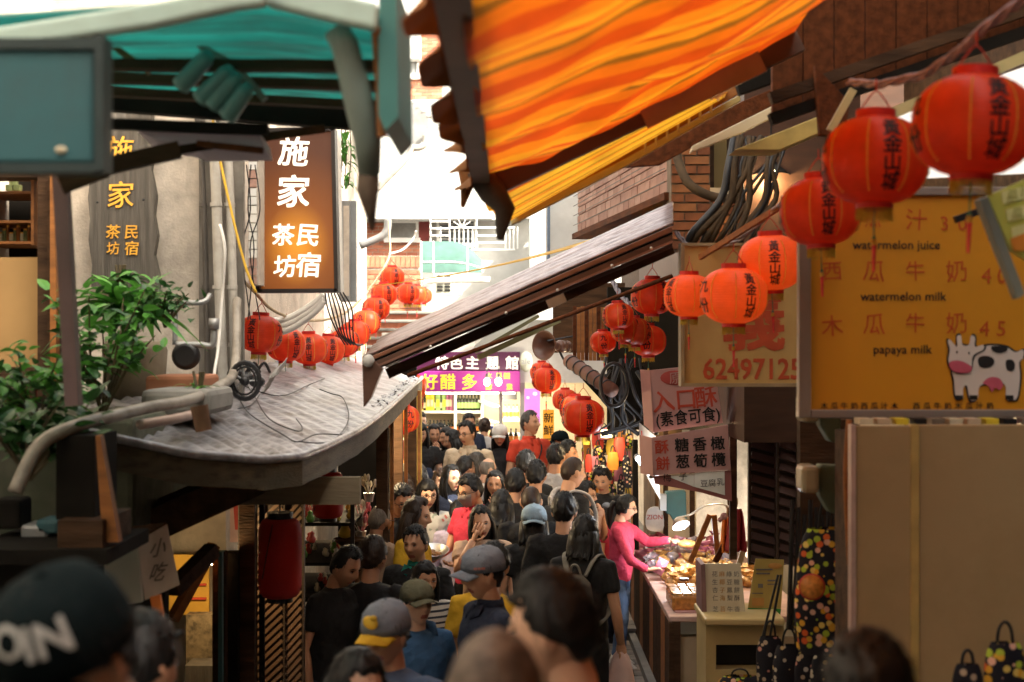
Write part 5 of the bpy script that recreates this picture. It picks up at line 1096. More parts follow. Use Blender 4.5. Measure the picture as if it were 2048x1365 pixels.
# dark mass of cables near (1200-1290, 720-850)
random.seed(31)
for i in range(10):
    x = 1215 + i * 7.2 + random.uniform(-3, 3); m2 = MB(); m2.tube([P(x, 730 + random.uniform(-20, 20), 11.6), P(x + random.uniform(-30, 30), 790, 11.5), P(x + random.uniform(-40, 40), 840, 11.6), P(x + random.uniform(-50, 40), 870, 11.6)], random.uniform(.008, .02), 6); solo('drooping_cable', m2, CABLE, ORD[i] + ' black cable from the left in the tangle above the hanging goods', 'cable', 'black cables above the hanging goods', smooth=True)
m2 = MB(); m2.prism([(1165, 760), (1290, 730), (1290, 850), (1230, 830)], lambda u, v, w_: P(u, v, 12.2) + Vector((0, w_, 0)), .05); solo('dark_eave', m2, BLACKW, 'black eave board above the hanging goods', 'board')
# tangle of brown cables by the pier
for i in range(16):
    x = 1450 + i * 7.2 + random.uniform(-3, 3); m2 = MB(); r_ = random.uniform(.008, .026)
    m2.tube([P(x + 20, 275, 8.8), P(x + random.uniform(-15, 25), 330, 8.7), P(x - 15 + random.uniform(-20, 20), 400, 8.7), P(x - 50 + random.uniform(-20, 20), 470, 8.7), P(x - 70, 505, 8.8)], r_, 6); solo('old_cable', m2, CABLEB if i % 3 else CABLE, ORD[i] + ' dusty cable from the left in the bundle by the brick pier', 'cable', 'dusty cables by the brick pier', smooth=True)
m2 = MB(); m2.tube([P(1352, 265, 9.2), P(1356, 320, 9.1), P(1380, 370, 9.0), P(1430, 395, 9.0), P(1490, 398, 9.0)], .03, 10); solo('thick_cable', m2, CABLEB, 'thickest brown cable curving around the brick pier', 'cable', smooth=True)
# ================================================================== right side signs and stalls
jb = thing('juice_board', 'big yellow juice menu board with a cartoon cow', 'sign', P(1830, 838, 5.8))
m2 = MB(); m2.pbox(1622, 390, 2120, 822, 5.8, .04); part('panel', m2, mat('board_yellow', (.58, .25, .009), .5, .07, 2, dirt=(.40, .17, .008), damt=.4, dscale=1.2), jb)
m2 = MB(); m2.pbox(1598, 376, 1622, 836, 5.77, .05); m2.pbox(1622, 820, 2120, 837, 5.78, .08); m2.pbox(1622, 374, 2120, 391, 5.78, .08); part('frame', m2, mat('board_frame', (.26, .22, .19), .5, .12, 6, metal=.3), jb, bevel=.004)
m2 = MB()
for ch, x, y, s_ in (('西', 1685, 440, 34), ('瓜', 1745, 440, 34), ('汁', 1832, 440, 46), ('3', 1888, 446, 40), ('0', 1924, 446, 40), ('西', 1664, 542, 42), ('瓜', 1748, 542, 46), ('牛', 1830, 542, 42), ('奶', 1912, 542, 46), ('4', 1972, 550, 44), ('0', 2004, 550, 44), ('木', 1664, 652, 46), ('瓜', 1748, 648, 46), ('牛', 1830, 646, 42), ('奶', 1912, 646, 46), ('4', 1968, 656, 44), ('5', 2002, 656, 44)): wr(m2, ch, x, y, s_, 5.8, -.006, jit=.1)
part('red_lettering', m2, mat('board_red', (.45, .07, .008), .6, .1, 5), jb)
m2 = MB()
for tx, x, y in (('watermelon juice', 1792, 489), ('watermelon milk', 1806, 592), ('papaya milk', 1805, 698)): wr(m2, tx, x, y, 25, 5.8, .014)
for i, ch in enumerate('木瓜牛奶西瓜汁木'): wr(m2, ch, 1648 + i * 20, 812, 15, 5.8, .02)
for i, ch in enumerate('西瓜牛奶木瓜汁奶'): wr(m2, ch, 1832 + i * 21, 812, 15, 5.8, .02)
part('dark_lettering', m2, INK, jb)
# cow, cut flat
def poly(m2, pts, d, mi=0): m2.prism(pts, lambda u, v, w_: P(u, v, d) + Vector((0, w_, 0)), .002, mi)
def smooth_poly(pts, k=4):
    out = []; n = len(pts)
    for i in range(n):
        p0, p1, p2, p3 = (np.array(pts[(i + j - 1) % n], float) for j in range(4))
        for t in np.linspace(0, 1, k, endpoint=False): out.append(tuple(.5 * ((2 * p1) + (-p0 + p2) * t + (2 * p0 - 5 * p1 + 4 * p2 - p3) * t * t + (-p0 + 3 * p1 - 3 * p2 + p3) * t ** 3)))
    return out
body = [(1922, 700), (1948, 702), (1975, 692), (2010, 694), (2030, 705), (2046, 700), (2046, 716), (2038, 726), (2040, 755), (2034, 796), (2020, 800), (2012, 798), (2010, 770), (1990, 768), (1960, 772), (1955, 798), (1940, 800), (1934, 772), (1926, 778), (1926, 797), (1912, 795), (1908, 760), (1905, 740)]
head = [(1900, 700), (1897, 722), (1906, 740), (1925, 745), (1942, 738), (1946, 712), (1966, 700), (1966, 690), (1950, 694), (1950, 676), (1942, 672), (1938, 690), (1925, 690), (1922, 672), (1914, 674), (1914, 694), (1900, 680), (1896, 684)]
def grow(p, g):
    c = np.mean(p, 0); return [tuple(np.array(q_) + (np.array(q_) - c) / np.linalg.norm(np.array(q_) - c) * g) for q_ in p]
cw = MB(); poly(cw, smooth_poly(grow(body, 4)), 5.796); poly(cw, smooth_poly(grow(head, 4)), 5.790); part('cow_outline', cw, INK, jb)
cw = MB(); poly(cw, smooth_poly(body), 5.793); poly(cw, smooth_poly(head), 5.787); part('cow_body', cw, mat('cow_white', (.62, .56, .5), .6, .04), jb)
cw = MB(); poly(cw, smooth_poly([(1956, 718), (1968, 712), (1985, 716), (1988, 728), (1975, 736), (1960, 734)]), 5.790); poly(cw, smooth_poly([(2012, 722), (2024, 720), (2030, 730), (2026, 742), (2014, 740)]), 5.790); poly(cw, smooth_poly([(1984, 693), (2012, 694), (2014, 702), (2000, 707), (1986, 703)]), 5.790)
for x in (1918, 1947, 2019): poly(cw, [(x - 8, 791), (x + 8, 791), (x + 8, 800), (x - 8, 800)], 5.790)
poly(cw, smooth_poly([(1912, 704), (1915, 702), (1915, 708)], 3), 5.784); poly(cw, smooth_poly([(1936, 706), (1939, 704), (1939, 710)], 3), 5.784); part('cow_spots', cw, INK, jb)
cw = MB(); poly(cw, smooth_poly([(1899, 725), (1920, 722), (1943, 734), (1938, 745), (1920, 746), (1903, 740)]), 5.784); poly(cw, smooth_poly([(1966, 766), (1980, 755), (1998, 757), (2006, 770), (2000, 780), (1990, 776), (1984, 784), (1976, 772)]), 5.790); part('cow_muzzle', cw, mat('cow_pink', (.55, .10, .15), .6), jb)
# cabinet below the board
cb = thing('beige_cabinet', 'plain beige panelled cabinet below the juice board', 'cabinet', P(1880, 1500, 5.5))
CBM = mat('beige_panel', (.36, .255, .125), .55, .06, 1.5, dirt=(.24, .16, .07), damt=.6, dscale=1.6, bump=.12, bscale=3)
m2 = MB(); m2.pbox(1712, 852, 1822, 1600, 5.5, .03); part('door_panel', m2, CBM, cb, bevel=.004)
m2 = MB(); m2.pbox(1838, 850, 2160, 1600, 5.5, .03); part('door_panel', m2, CBM, cb, bevel=.004)
m2 = MB(); m2.pbox(1822, 850, 1838, 1600, 5.49, .05); part('mullion', m2, mat('pale_mullion', (.42, .30, .10), .5), cb)
m2 = MB(); m2.box((P(1930, 0, 5.85).x, 5.8, 1.85), (.98, .5, 1.75)); part('carcass', m2, WOOD, cb)
m2 = MB(); m2.pbox(1702, 850, 1712, 1600, 5.49, .05); part('edge_strip', m2, mat('pink_edge', (.42, .30, .26), .5), cb)
for i in range(10):
    b = MB(); x = 1720 + i * 36; b.pbox(x, 838, x + 26, 850, 5.6, .1); solo('drink_packet', b, [LG, CREAM, YB, BLACK, STEEL][i % 5], ['cream', 'tan', 'yellow', 'black', 'silver'][i % 5] + ' packet, ' + ORD[i] + ' from the left under the juice board', 'packet', 'packets under the juice board')
# yellow-green sign upper right
yg = thing('lime_sign', 'tilted lime yellow price sign in a metal frame at the right edge', 'sign', P(2010, 600, 4.3))
m2 = MB(); m2.prism([(1975, 392), (2120, 330), (2120, 560), (2022, 500)], lambda u, v, w_: P(u, v, 4.3) + Vector((0, w_, 0)), .03); part('panel', m2, mat('lime_panel', (.52, .55, .10), .5, .06, 3), yg)
m2 = MB(); m2.prism([(1958, 400), (1975, 392), (2050, 588), (2036, 598)], lambda u, v, w_: P(u, v, 4.28) + Vector((0, w_, 0)), .05); part('frame', m2, GREYGREEN, yg)
m2 = MB()
for j, y in enumerate((396, 432, 468)): m2.prism([(2002 + j * 10, y - 12), (2120, y - 40), (2120, y - 12), (2006 + j * 10, y + 12)], lambda u, v, w_: P(u, v, 4.296) + Vector((0, w_, 0)), .002)
part('white_band', m2, mat('lime_white', (.68, .7, .3), .5), yg)
m2 = MB(); m2.prism([(2020, 478), (2120, 440), (2120, 500), (2028, 502)], lambda u, v, w_: P(u, v, 4.292) + Vector((0, w_, 0)), .002); part('orange_band', m2, mat('lime_orange', (.65, .25, .03), .5), yg)
m2 = MB()
for j, y in enumerate((390, 426)):
    for k, ch in enumerate('瓜汁'): wr(m2, ch, 2024 + j * 10 + k * 26, y - k * 7, 22, 4.29, .01)
part('lettering', m2, mat('lime_ink', (.25, .28, .03), .6), yg)
m2 = MB(); m2.beam(P(1910, 440, 5.2), P(1990, 412, 5.2), .03, .025); m2.beam(P(1975, 410, 5.0), P(1990, 480, 5.0), .05, .03); solo('sign_bracket', m2, BLACK, 'black bracket between the juice board and the lime sign', 'bracket')
# cream phone sign
cs = thing('phone_sign', 'cream sign with a big red character and phone number', 'sign', P(1485, 768, 8.0))
m2 = MB(); m2.pbox(1368, 492, 1640, 768, 8.0, .1); part('panel', m2, mat('sign_cream', (.55, .38, .14), .6, .08, 3, dirt=(.38, .24, .07), damt=.5), cs)
m2 = MB(); m2.pbox(1362, 486, 1369, 774, 7.98, .13); m2.pbox(1369, 767, 1640, 774, 7.98, .13); m2.pbox(1369, 486, 1640, 492, 7.98, .13); part('frame', m2, mat('cream_frame', (.33, .26, .15), .6), cs)
m2 = MB(); wr(m2, '義', 1508, 640, 128, 8.0, .045); wr(m2, '62497125', 1504, 736, 58, 8.0, .03, sx=.86)
part('lettering', m2, mat('sign_red', (.50, .085, .03), .6, .2, 10), cs)
# pink box signs
PKM = mat('dusty_pink', (.50, .27, .25), .6, .08, 3, dirt=(.38, .18, .16), damt=.4)
p1 = thing('pink_sign', 'upper dusty pink box sign with red characters, tilted', 'sign', P(1370, 865, 10.6))
m2 = MB(); m2.prism([(1300, 741), (1428, 728), (1446, 846), (1306, 866)], lambda u, v, w_: P(u, v, 10.6) + Vector((0, w_, 0)), .03); part('panel', m2, PKM, p1, bevel=.004)
m2 = MB(); m2.prism([(1283, 740), (1300, 741), (1306, 866), (1290, 852)], lambda u, v, w_: P(u, v, 10.6) + Vector((0, w_ + (1300 - u) * .006, 0)), .02); part('side', m2, PKM, p1)
def tilt(cx, cy, ang, d):
    c_, s_ = math.cos(R(ang)), math.sin(R(ang))
    return lambda u, v: P(cx + u * c_ + v * s_, cy + u * s_ - v * c_, d) + Vector((0, -.005, 0))
f = tilt(1368, 800, -6, 10.6); m2 = MB()
for ch, x in zip('入口酥', (-42, 4, 44)): write(m2, ch, f, x, 2, 46, .022, jit=.05)
part('red_lettering', m2, REDINK, p1)
m2 = MB(); write(m2, '(素食可食)', f, 4, -34, 32, .018, sx=.88); part('dark_lettering', m2, INK, p1)
m2 = MB(); m2.ell(P(1350, 756, 10.595), (.11, .006, .055)); part('oval', m2, mat('oval_red', (.4, .06, .05), .6), p1)
m2 = MB(); write(m2, '原', tilt(1350, 756, -6, 10.58), 0, 0, 26, .01); part('oval_lettering', m2, PKM, p1)
p2 = thing('pink_sign', 'lower dusty pink box sign with two rows of black and red characters', 'sign', P(1385, 990, 10.5))
m2 = MB(); m2.prism([(1303, 876), (1456, 850), (1462, 940), (1306, 952)], lambda u, v, w_: P(u, v, 10.5) + Vector((0, w_, 0)), .03); part('panel', m2, PKM, p2, bevel=.004)
m2 = MB(); m2.prism([(1282, 872), (1303, 876), (1306, 952), (1284, 950)], lambda u, v, w_: P(u, v, 10.5) + Vector((0, w_ + (1303 - u) * .006, 0)), .02); part('side', m2, PKM, p2)
f = tilt(1382, 905, -3, 10.5); m2 = MB()
for i, (a, b) in enumerate((('糖', '葱'), ('香', '筍'), ('橄', '欖'))): write(m2, a, f, -18 + i * 36, 16, 29, .028); write(m2, b, f, -18 + i * 36, -17, 29, .028)
part('dark_lettering', m2, INK, p2)
m2 = MB(); write(m2, '酥', f, -58, 14, 29, .028); write(m2, '餅', f, -58, -19, 29, .028); part('red_lettering', m2, REDINK, p2)
m2 = MB(); m2.prism([(1306, 953), (1462, 941), (1464, 1003), (1400, 985), (1310, 968)], lambda u, v, w_: P(u, v, 10.52) + Vector((0, w_, 0)), .02); part('lower_flap', m2, mat('flap_pink', (.33, .12, .11), .6, .1, 3), p2)
m2 = MB(); m2.prism([(1342, 951), (1388, 947), (1388, 974), (1342, 956)], lambda u, v, w_: P(u, v, 10.515) + Vector((0, w_, 0)), .004); m2.prism([(1388.5, 947), (1449, 943), (1450, 991), (1388.5, 974)], lambda u, v, w_: P(u, v, 10.51) + Vector((0, w_, 0)), .004); part('paper_patch', m2, WHITEP, p2)
m2 = MB()
for ch, x, y, s_ in (('梅', 1334, 956, 17), ('子', 1366, 953, 18), ('豆', 1408, 967, 16), ('腐', 1424, 966, 16), ('乳', 1441, 964, 16)): wr(m2, ch, x, y, s_, 10.5, .006)
part('small_lettering', m2, INK, p2)
m2 = MB(); m2.pbox(1460, 850, 1474, 1120, 10.7, .05); solo('sign_post', m2, WOOD, 'dark post behind the pink box signs', 'post')
wp = MB(); wp.prism([(1278, 845), (1302, 868), (1306, 985), (1282, 935)], lambda u, v, w_: P(u, v, 11.6) + Vector((0, w_ + (u - 1278) * -.02, 0)), .02); t = thing('side_poster', 'white poster with red lines edge on at the left of the pink signs', 'poster', P(1290, 960, 11.6)); part('sheet', wp, mat('poster_white', (.62, .58, .52), .5), t)
wp = MB(); 
for i in range(4): wp.beam(P(1283 + i * 5, 862 + i * 6, 11.5), P(1285 + i * 5, 895 + i * 5, 11.5), .006, .008)
part('red_print', wp, REDINK, t)
tl = thing('tube_light', 'short glowing fluorescent tube at the stall entrance', 'light', P(1290, 930, 11.2))
m2 = MB(); m2.tube([P(1277, 918, 11.3), P(1301, 948, 11.0)], .022, 10); part('tube', m2, mat('tube_glow', (1, 1, 1), emit=(.85, .92, 1), estr=5), tl, smooth=True)
m2 = MB(); m2.tube([P(1274, 914, 11.35), P(1277, 918, 11.3)], .026, 10); m2.tube([P(1301, 948, 11.0), P(1304, 952, 10.97)], .026, 10); part('cap', m2, GREYM, tl)
area('tube_light', P(1284, 940, 11.0), .05, 2.2, (.9, .95, 1), None)
# ------------------------------------------------------------------ snack stall
sk = thing('snack_stall', 'wooden snack stall counter with pale top on the right of the lane', 'stall', (1.75, 13.4, 0))
m2 = MB(); m2.box((1.86, 13.6, .83), (1.16, 4.0, .05)); part('counter_top', m2, mat('counter_pink', (.45, .30, .25), .5), sk, bevel=.01)
for i in range(12): m2 = MB(); m2.box((1.30, 11.75 + i * .335, .42), (.04, .325, .76)); part('side_plank', m2, WOODO if i % 3 == 1 else WOOD, sk)
m2 = MB(); m2.box((1.85, 11.68, .36), (1.0, .04, .62)); part('front_panel', m2, mat('stall_beige', (.34, .26, .17), .6, .12, 3, dirt=(.2, .14, .09)), sk)
m2 = MB(); m2.box((1.34, 11.64, .42), (.07, .08, .78)); part('corner_post', m2, WOOD, sk)
for x in (1.62, 1.9, 2.3):
    m2 = MB(); m2.box((x, 15.0, 1.6), (.05, .05, 2.9)); solo('stall_post', m2, WOOD, ['slim upright post at the left of the stall interior', 'middle upright post inside the snack stall', 'rear upright post inside the snack stall'][[1.62, 1.9, 2.3].index(x)], 'post')
m2 = MB(); m2.pbox(1318, 920, 1392, 1110, 15.3, .04); solo('stall_board', m2, mat('stall_cream', (.6, .5, .34), .6, .1, 3), 'cream back board of the snack stall', 'board')
wsc = thing('hanging_scale', 'dark teal hanging weighing box in the stall', 'scale', P(1370, 1040, 14.2)); m2 = MB(); m2.prism([(1332, 985), (1372, 982), (1374, 1045), (1352, 1050), (1340, 1030), (1333, 1028)], lambda u, v, w_: P(u, v, 14.2) + Vector((0, w_, 0)), .15); part('body', m2, TEALD, wsc, bevel=.01)
m2 = MB(); m2.pbox(1320, 990, 1333, 1022, 14.15, .12); part('face', m2, GREYM, wsc)
# desk lamp
dl = thing('clip_lamp', 'grey clip lamp with bluish white glow over the candy', 'lamp', P(1365, 1055, 13.2))
c = P(1362, 1052, 13.2); axl = Vector((.25, -.6, -.75)).normalized()
m2 = MB(); m2.lathe([(.02, -.09), (.05, -.07), (.085, .0), (.08, .0), (.045, -.06)], c, axl, 20); part('shade', m2, mat('lamp_grey', (.28, .24, .22), .4), dl, smooth=True)
m2 = MB(); m2.ell(c + axl * .0, (.055, .055, .03)); part('bulb', m2, mat('lamp_white', (1, 1, 1), emit=(.78, .86, 1), estr=6), dl, smooth=True)
m2 = MB(); m2.tube([c - axl * .09, P(1380, 1030, 13.2), P(1410, 1012, 13.2), P(1440, 1008, 13.2), P(1460, 1015, 13.2)], .01, 7); part('arm', m2, STEEL, dl, smooth=True)
area('clip_lamp_light', c + axl * .12, .05, 3, (.82, .9, 1), None)
# candy bags, snack bags
random.seed(77)
CLEAR = mat('clear_bag', (.62, .52, .38), .18, .3, 30, spec=.8, alpha=.75); PINKB = mat('pink_bag', (.62, .22, .32), .25, .35, 14, spec=.7)
PINKD = mat('rose_bag', (.38, .09, .12), .3, .35, 14, spec=.7); SILV = mat('silver_bag', (.45, .40, .42), .2, .4, 25, metal=.4); NUT = mat('nut_bag', (.50, .28, .09), .3, .5, 30, spec=.6)
def bag_proto(m_, label, group):
    t = thing('candy_bag', label, 'bag', (0, 0, -6), group); m2 = MB()
    def f(u, v):
        a = u * 2 * math.pi; r_ = (.07 * math.sin(math.pi * min(1, v * 1.25 + .02)) ** .6 if v < .72 else .018 + (v - .72) * .16) * (1 + .18 * math.sin(a * 5 + v * 9)); z = .13 * v
        return (math.cos(a) * r_, math.sin(a) * r_ * .85, z - 6)
    m2.grid(f, 22, 11); part('wrapper', m2, m_, t, smooth=True)
    m2 = MB(); m2.lathe([(.021, .088), (.024, .093), (.021, .098)], (0, 0, -6), seg=10); part('tie', m2, GOLD, t); return t
bags = [bag_proto(PINKB, 'pink twisted candy bag heaped under the clip lamp', 'pink candy bags'), bag_proto(PINKD, 'deep rose candy bag heaped at the back of the stall', 'rose candy bags'), bag_proto(SILV, 'silvery pink candy bag in the heap under the clip lamp', 'silvery candy bags'), bag_proto(NUT, 'clear bag of golden snacks in the middle of the counter', 'golden snack bags')]
for j in range(7):
    for k in range(8):
        y = 14.9 - j * .21; x = 1.36 + k * .10
        k_ = 1 if j < 2 else (random.choice([0, 0, 2]) if j < 5 else random.choice([2, 3]))
        o = put(bags[k_], label=['pink', 'deep rose', 'silvery', 'clear golden'][k_] + ' snack bag, ' + ORD[k] + ' from the left in the ' + ORD[6 - j] + ' candy row from the front', loc=(x + random.uniform(-.03, .03), y + random.uniform(-.03, .03), .857 + random.uniform(0, .09) + .02 * (j < 4)), sc=random.uniform(.85, 1.25)); o.rotation_euler = (random.uniform(-.5, .5), random.uniform(-.5, .5), random.uniform(0, 6))
for j in range(3):
    for k in range(9): o = put(bags[3], label='golden snack bag, ' + ORD[k] + ' from the left in the ' + ['rear', 'middle', 'front'][j] + ' row before the candy', loc=(1.45 + k * .10, 13.35 - j * .2, .857), sc=random.uniform(.9, 1.2)); o.rotation_euler = (random.uniform(-.3, .3), random.uniform(-.3, .3), random.uniform(0, 6))
jar('sauce_jar', (1.52, 12.55, .857), .05, .15, mat('amber_jar', (.30, .12, .02), .15, spec=.7), mat('jar_lid_brown', (.12, .05, .02), .4), 'amber sauce jar with brown lid on the counter')
jar('sauce_jar', (1.68, 12.5, .857), .05, .15, mat('red_jar', (.26, .03, .015), .15, spec=.7), mat('jar_lid_dark', (.10, .02, .015), .4), 'dark red sauce jar on the counter')
def slab(x, y, w_, l_, label):
    t = thing('brittle_tray', label, 'snack', (x, y, .857)); m2 = MB(); m2.box((x, y, .92), (w_, l_, .125)); part('pack', m2, mat('brittle', (.42, .17, .035), .25, .45, 25, bump=.4, spec=.7), t, bevel=.02)
    for i in range(4):
        for k in range(3):
            m3 = MB(); m3.box((x - w_ / 2 + w_ * (i + .5) / 4, y - l_ / 2 + l_ * (k + .5) / 3, .99), (w_ / 4 - .012, l_ / 3 - .012, .03), Euler((0, 0, random.uniform(-.1, .1)))); part('wrapped_piece', m3, mat('wrapped', (.55, .30, .10), .2, .5, 30, spec=.8), t, bevel=.006)
slab(1.50, 12.05, .34, .5, 'big tray of wrapped nut brittle at the front of the counter'); slab(1.76, 12.08, .14, .44, 'narrow tray of wrapped nut brittle beside the big one')
m2 = MB(); m2.box((1.63, 12.05, .8605), (.56, .62, .008)); solo('pink_tray', m2, PKM, 'thin pink tray liner below the nut brittle', 'tray')
# price boards in front
pb1 = thing('menu_card', 'white acrylic menu card with columns of small characters on the front cabinet', 'sign', P(1450, 1240, 10.0))
m2 = MB(); m2.prism([(1410, 1130), (1484, 1130), (1492, 1236), (1414, 1236)], lambda u, v, w_: P(u, v, 10.0) + Vector((0, w_ - (1236 - v) * -.0006, 0)), .012); part('card', m2, mat('card_white', (.60, .52, .36), .4, .05, 3), pb1)
m2 = MB(); m3 = MB()
for c_ in range(4):
    for r_ in range(5):
        (wr if True else 0)(m3 if c_ == 1 else m2, '花生杏仁芝麻椰子海苔綠豆鳳梨牛奶糖餅酥香'[(c_ * 5 + r_) % 20], 1429 + c_ * 14.5 + r_ * .4, 1148 + r_ * 16 + (6 if r_ == 4 else 0), 12, 10.0, .01, proud=.008)
part('dark_lettering', m2, mat('faded_ink', (.16, .14, .13), .6), pb1); part('orange_lettering', m3, mat('faded_orange', (.5, .24, .06), .6), pb1)
pb2 = thing('yellow_leaflet', 'tilted yellow product leaflet with green foot beside the menu card', 'sign', P(1530, 1236, 10.1))
m2 = MB(); m2.prism([(1511, 1118), (1568, 1120), (1562, 1218), (1496, 1216)], lambda u, v, w_: P(u, v, 10.1) + Vector((0, w_, 0)), .01); part('card', m2, mat('leaflet_yellow', (.42, .30, .08), .5, .1, 4), pb2)
m2 = MB(); m2.prism([(1496, 1216.5), (1562, 1218.5), (1560, 1234), (1493, 1234)], lambda u, v, w_: P(u, v, 10.1) + Vector((0, w_, 0)), .012); part('green_foot', m2, mat('leaflet_green', (.05, .25, .04), .5), pb2)
m2 = MB()
for i, (x0, y0, x1, y1) in enumerate(((1512, 1138, 1545, 1141), (1512, 1146, 1540, 1149), (1516, 1168, 1526, 1176), (1535, 1160, 1556, 1163), (1535, 1168, 1556, 1170), (1504, 1186, 1526, 1188))): m2.pbox(x0, y0, x1, y1, 10.094, .002)
part('print', m2, mat('faded_ink', (.16, .14, .13)), pb2)
m2 = MB(); m2.pbox(1504, 1196, 1528, 1212, 10.092, .002); m2.ell(P(1550, 1132, 10.095), (.05, .003, .02)); part('orange_print', m2, mat('faded_orange', (.5, .24, .06)), pb2)
fc = thing('white_cabinet', 'cream display cabinet with dark opening in front of the stall', 'cabinet', P(1480, 1420, 9.9))
CRM = mat('cabinet_cream', (.50, .38, .17), .45, .08, 3, dirt=(.33, .23, .09), damt=.4)
m2 = MB(); m2.pbox(1410, 1238, 1570, 1252, 9.75, .6); part('top', m2, CRM, fc, bevel=.012)
m2 = MB(); m2.pbox(1412, 1252, 1568, 1290, 9.85, .5); m2.pbox(1412, 1290, 1432, 1440, 9.85, .5); m2.pbox(1432, 1340, 1568, 1440, 9.85, .5); part('body', m2, CRM, fc)
m2 = MB(); m2.pbox(1432, 1290, 1568, 1340, 10.0, .3); part('dark_opening', m2, BLACK, fc)
m2 = MB(); m2.prism([(1402, 1130), (1410, 1128), (1414, 1240), (1404, 1230)], lambda u, v, w_: P(u, v, 10.0) + Vector((0, w_, 0)), .3); part('side_panel', m2, mat('plum_side', (.25, .14, .13), .5), fc)
# aprons and easel woods
for i, (a, b, m_, lab) in enumerate((((1420, 1030), (1380, 1125), WOODO, 'slanting orange easel leg at the left of the stall'), ((1428, 1030), (1436, 1120), WOODO, 'upright orange easel leg beside the slanting one'), ((1458, 1070), (1430, 1125), WOODR, 'brown wooden paddle leaning behind the menu card'), ((1492, 1082), (1478, 1130), CREAM, 'pale wooden paddle leaning beside the red apron'))):
    m2 = MB(); m2.beam(P(*a, 12.3 if i < 2 else 11.5), P(*b, 12.3 if i < 2 else 11.5), .04, .045); solo('easel_leg' if i < 2 else 'wood_paddle', m2, m_, lab, 'wood', bevel=.004)
def drape(px0, py0, w_, h_, d, m_, label, name='apron'):
    t = thing(name, label, name.replace('_', ' '), P(px0, py0 + h_, d)); m2 = MB()
    m2.grid(lambda u, v: P(px0 + (u - .5) * w_ * (.55 + .45 * v ** .5), py0 + h_ * v, d) + Vector((0, .05 * math.sin(u * 16 + v * 2) * (.4 + v) * .5, 0)), 30, 10); part('cloth', m2, m_, t, smooth=True, solid=.006)
    m2 = MB(); m2.tube([P(px0, py0, d), P(px0 + 3, py0 - 14, d), P(px0, py0 - 24, d)], .008, 5); part('loop', m2, ROPE, t); return t
drape(1472, 1018, 40, 85, 11.4, mat('apron_red', (.30, .02, .025), .75, .15, 4), 'dark red apron hanging at the right of the stall')
drape(1452, 1035, 22, 70, 11.5, mat('apron_orange', (.65, .18, .02), .7, .1, 4), 'orange cloth hanging beside the dark red apron')
m2 = MB(); m2.ell(P(1448, 1033, 11.35), (.03, .02, .03)); m2.ell(P(1440, 1040, 11.35), (.02, .015, .02)); solo('pink_bow', m2, PKM, 'pink bow pinned above the orange cloth', 'bow', smooth=True)
zb = thing('plastic_bag', 'clear plastic bag with red print hanging at the back of the stall', 'bag', P(1308, 1055, 14.6)); m2 = MB(); m2.prism(smooth_poly([(1296, 1020), (1322, 1018), (1326, 1060), (1294, 1058)]), lambda u, v, w_: P(u, v, 14.6) + Vector((0, w_, 0)), .03); part('film', m2, mat('bag_film', (.6, .52, .42), .3), zb)
m2 = MB(); wr(m2, 'ZION', 1309, 1034, 13, 14.6, .02); part('lettering', m2, REDINK, zb)
# right shutters
for s_, (x0, x1, d, lab) in enumerate(((1500, 1552, 10.9, 'left leaf of the dark louvred shutter beside the stall'), (1556, 1594, 10.85, 'right leaf of the dark louvred shutter beside the stall'))):
    t = thing('louvred_shutter', lab, 'shutter', P((x0 + x1) / 2, 1130, d), 'dark louvred shutters')
    m2 = MB(); m2.pbox(x0, 765, x1, 1130, d + .03, .03); part('backing', m2, SLD, t)
    m2 = MB(); m2.pbox(x0 - 3, 765, x0 + 2, 1130, d - .02, .05); m2.pbox(x1 - 2, 765, x1 + 3, 1130, d - .02, .05); part('stile', m2, SLD, t)
    for i in range(16):
        y = 772 + i * 23; m2 = MB(); m2.beam(P(x0 + 2, y, d), P(x1 - 2, y + 13 if s_ == 0 else y + 10, d), .03, .055, up=(0, .3, 1)); part('slat', m2, mat('slat_purple', (.085, .05, .05), .32, .2, 4, spec=.6), t)
# gloom between the shutter and beige cabinet: posts, plastic boxes, hanging straps
m2 = MB(); m2.pbox(1600, 840, 1720, 1300, 7.6, .08); solo('dark_partition', m2, WOOD, 'dark timber partition behind the hanging bags', 'wall')
m2 = MB(); m2.tube([P(1698, 840, 5.6), P(1692, 960, 5.6), P(1700, 1130, 5.6)], .012, 8); solo('bent_cane', m2, WOODO, 'bent cane at the left edge of the beige cabinet', 'cane', smooth=True)
for i, (y0, lab) in enumerate(((790, 'upper translucent plastic box with green cover under the juice board'), (932, 'lower translucent plastic box with green cover by the beige cabinet'))):
    t = thing('meter_box', lab, 'box', P(1630, y0 + 70, 6.2)); m2 = MB(); m2.pbox(1604, y0, 1640, y0 + 56, 6.2, .15); part('clear_cover', m2, mat('cloudy_plastic', (.35, .31, .2), .25, .2, 8, spec=.7), t, bevel=.02)
    m2 = MB(); m2.prism([(1640, y0 - 2), (1682, y0), (1682, y0 + 98), (1660, y0 + 94), (1640, y0 + 60)], lambda u, v, w_: P(u, v, 6.25) + Vector((0, w_, 0)), .1); part('green_cover', m2, mat('dull_green', (.10, .13, .08), .6, .2, 4), t, bevel=.01)
for i in range(9):
    x = 1585 + i * 12; m2 = MB(); m2.tube([P(x, 1000 + (i % 3) * 15, 7.2), P(x - 3, 1120, 7.15), P(x - 8 - i % 2 * 5, 1260, 7.1)], .012, 6); solo('bag_strap', m2, BLACK, ORD[i] + ' long black strap from the left among the patterned bags', 'strap', 'black straps among the patterned bags')
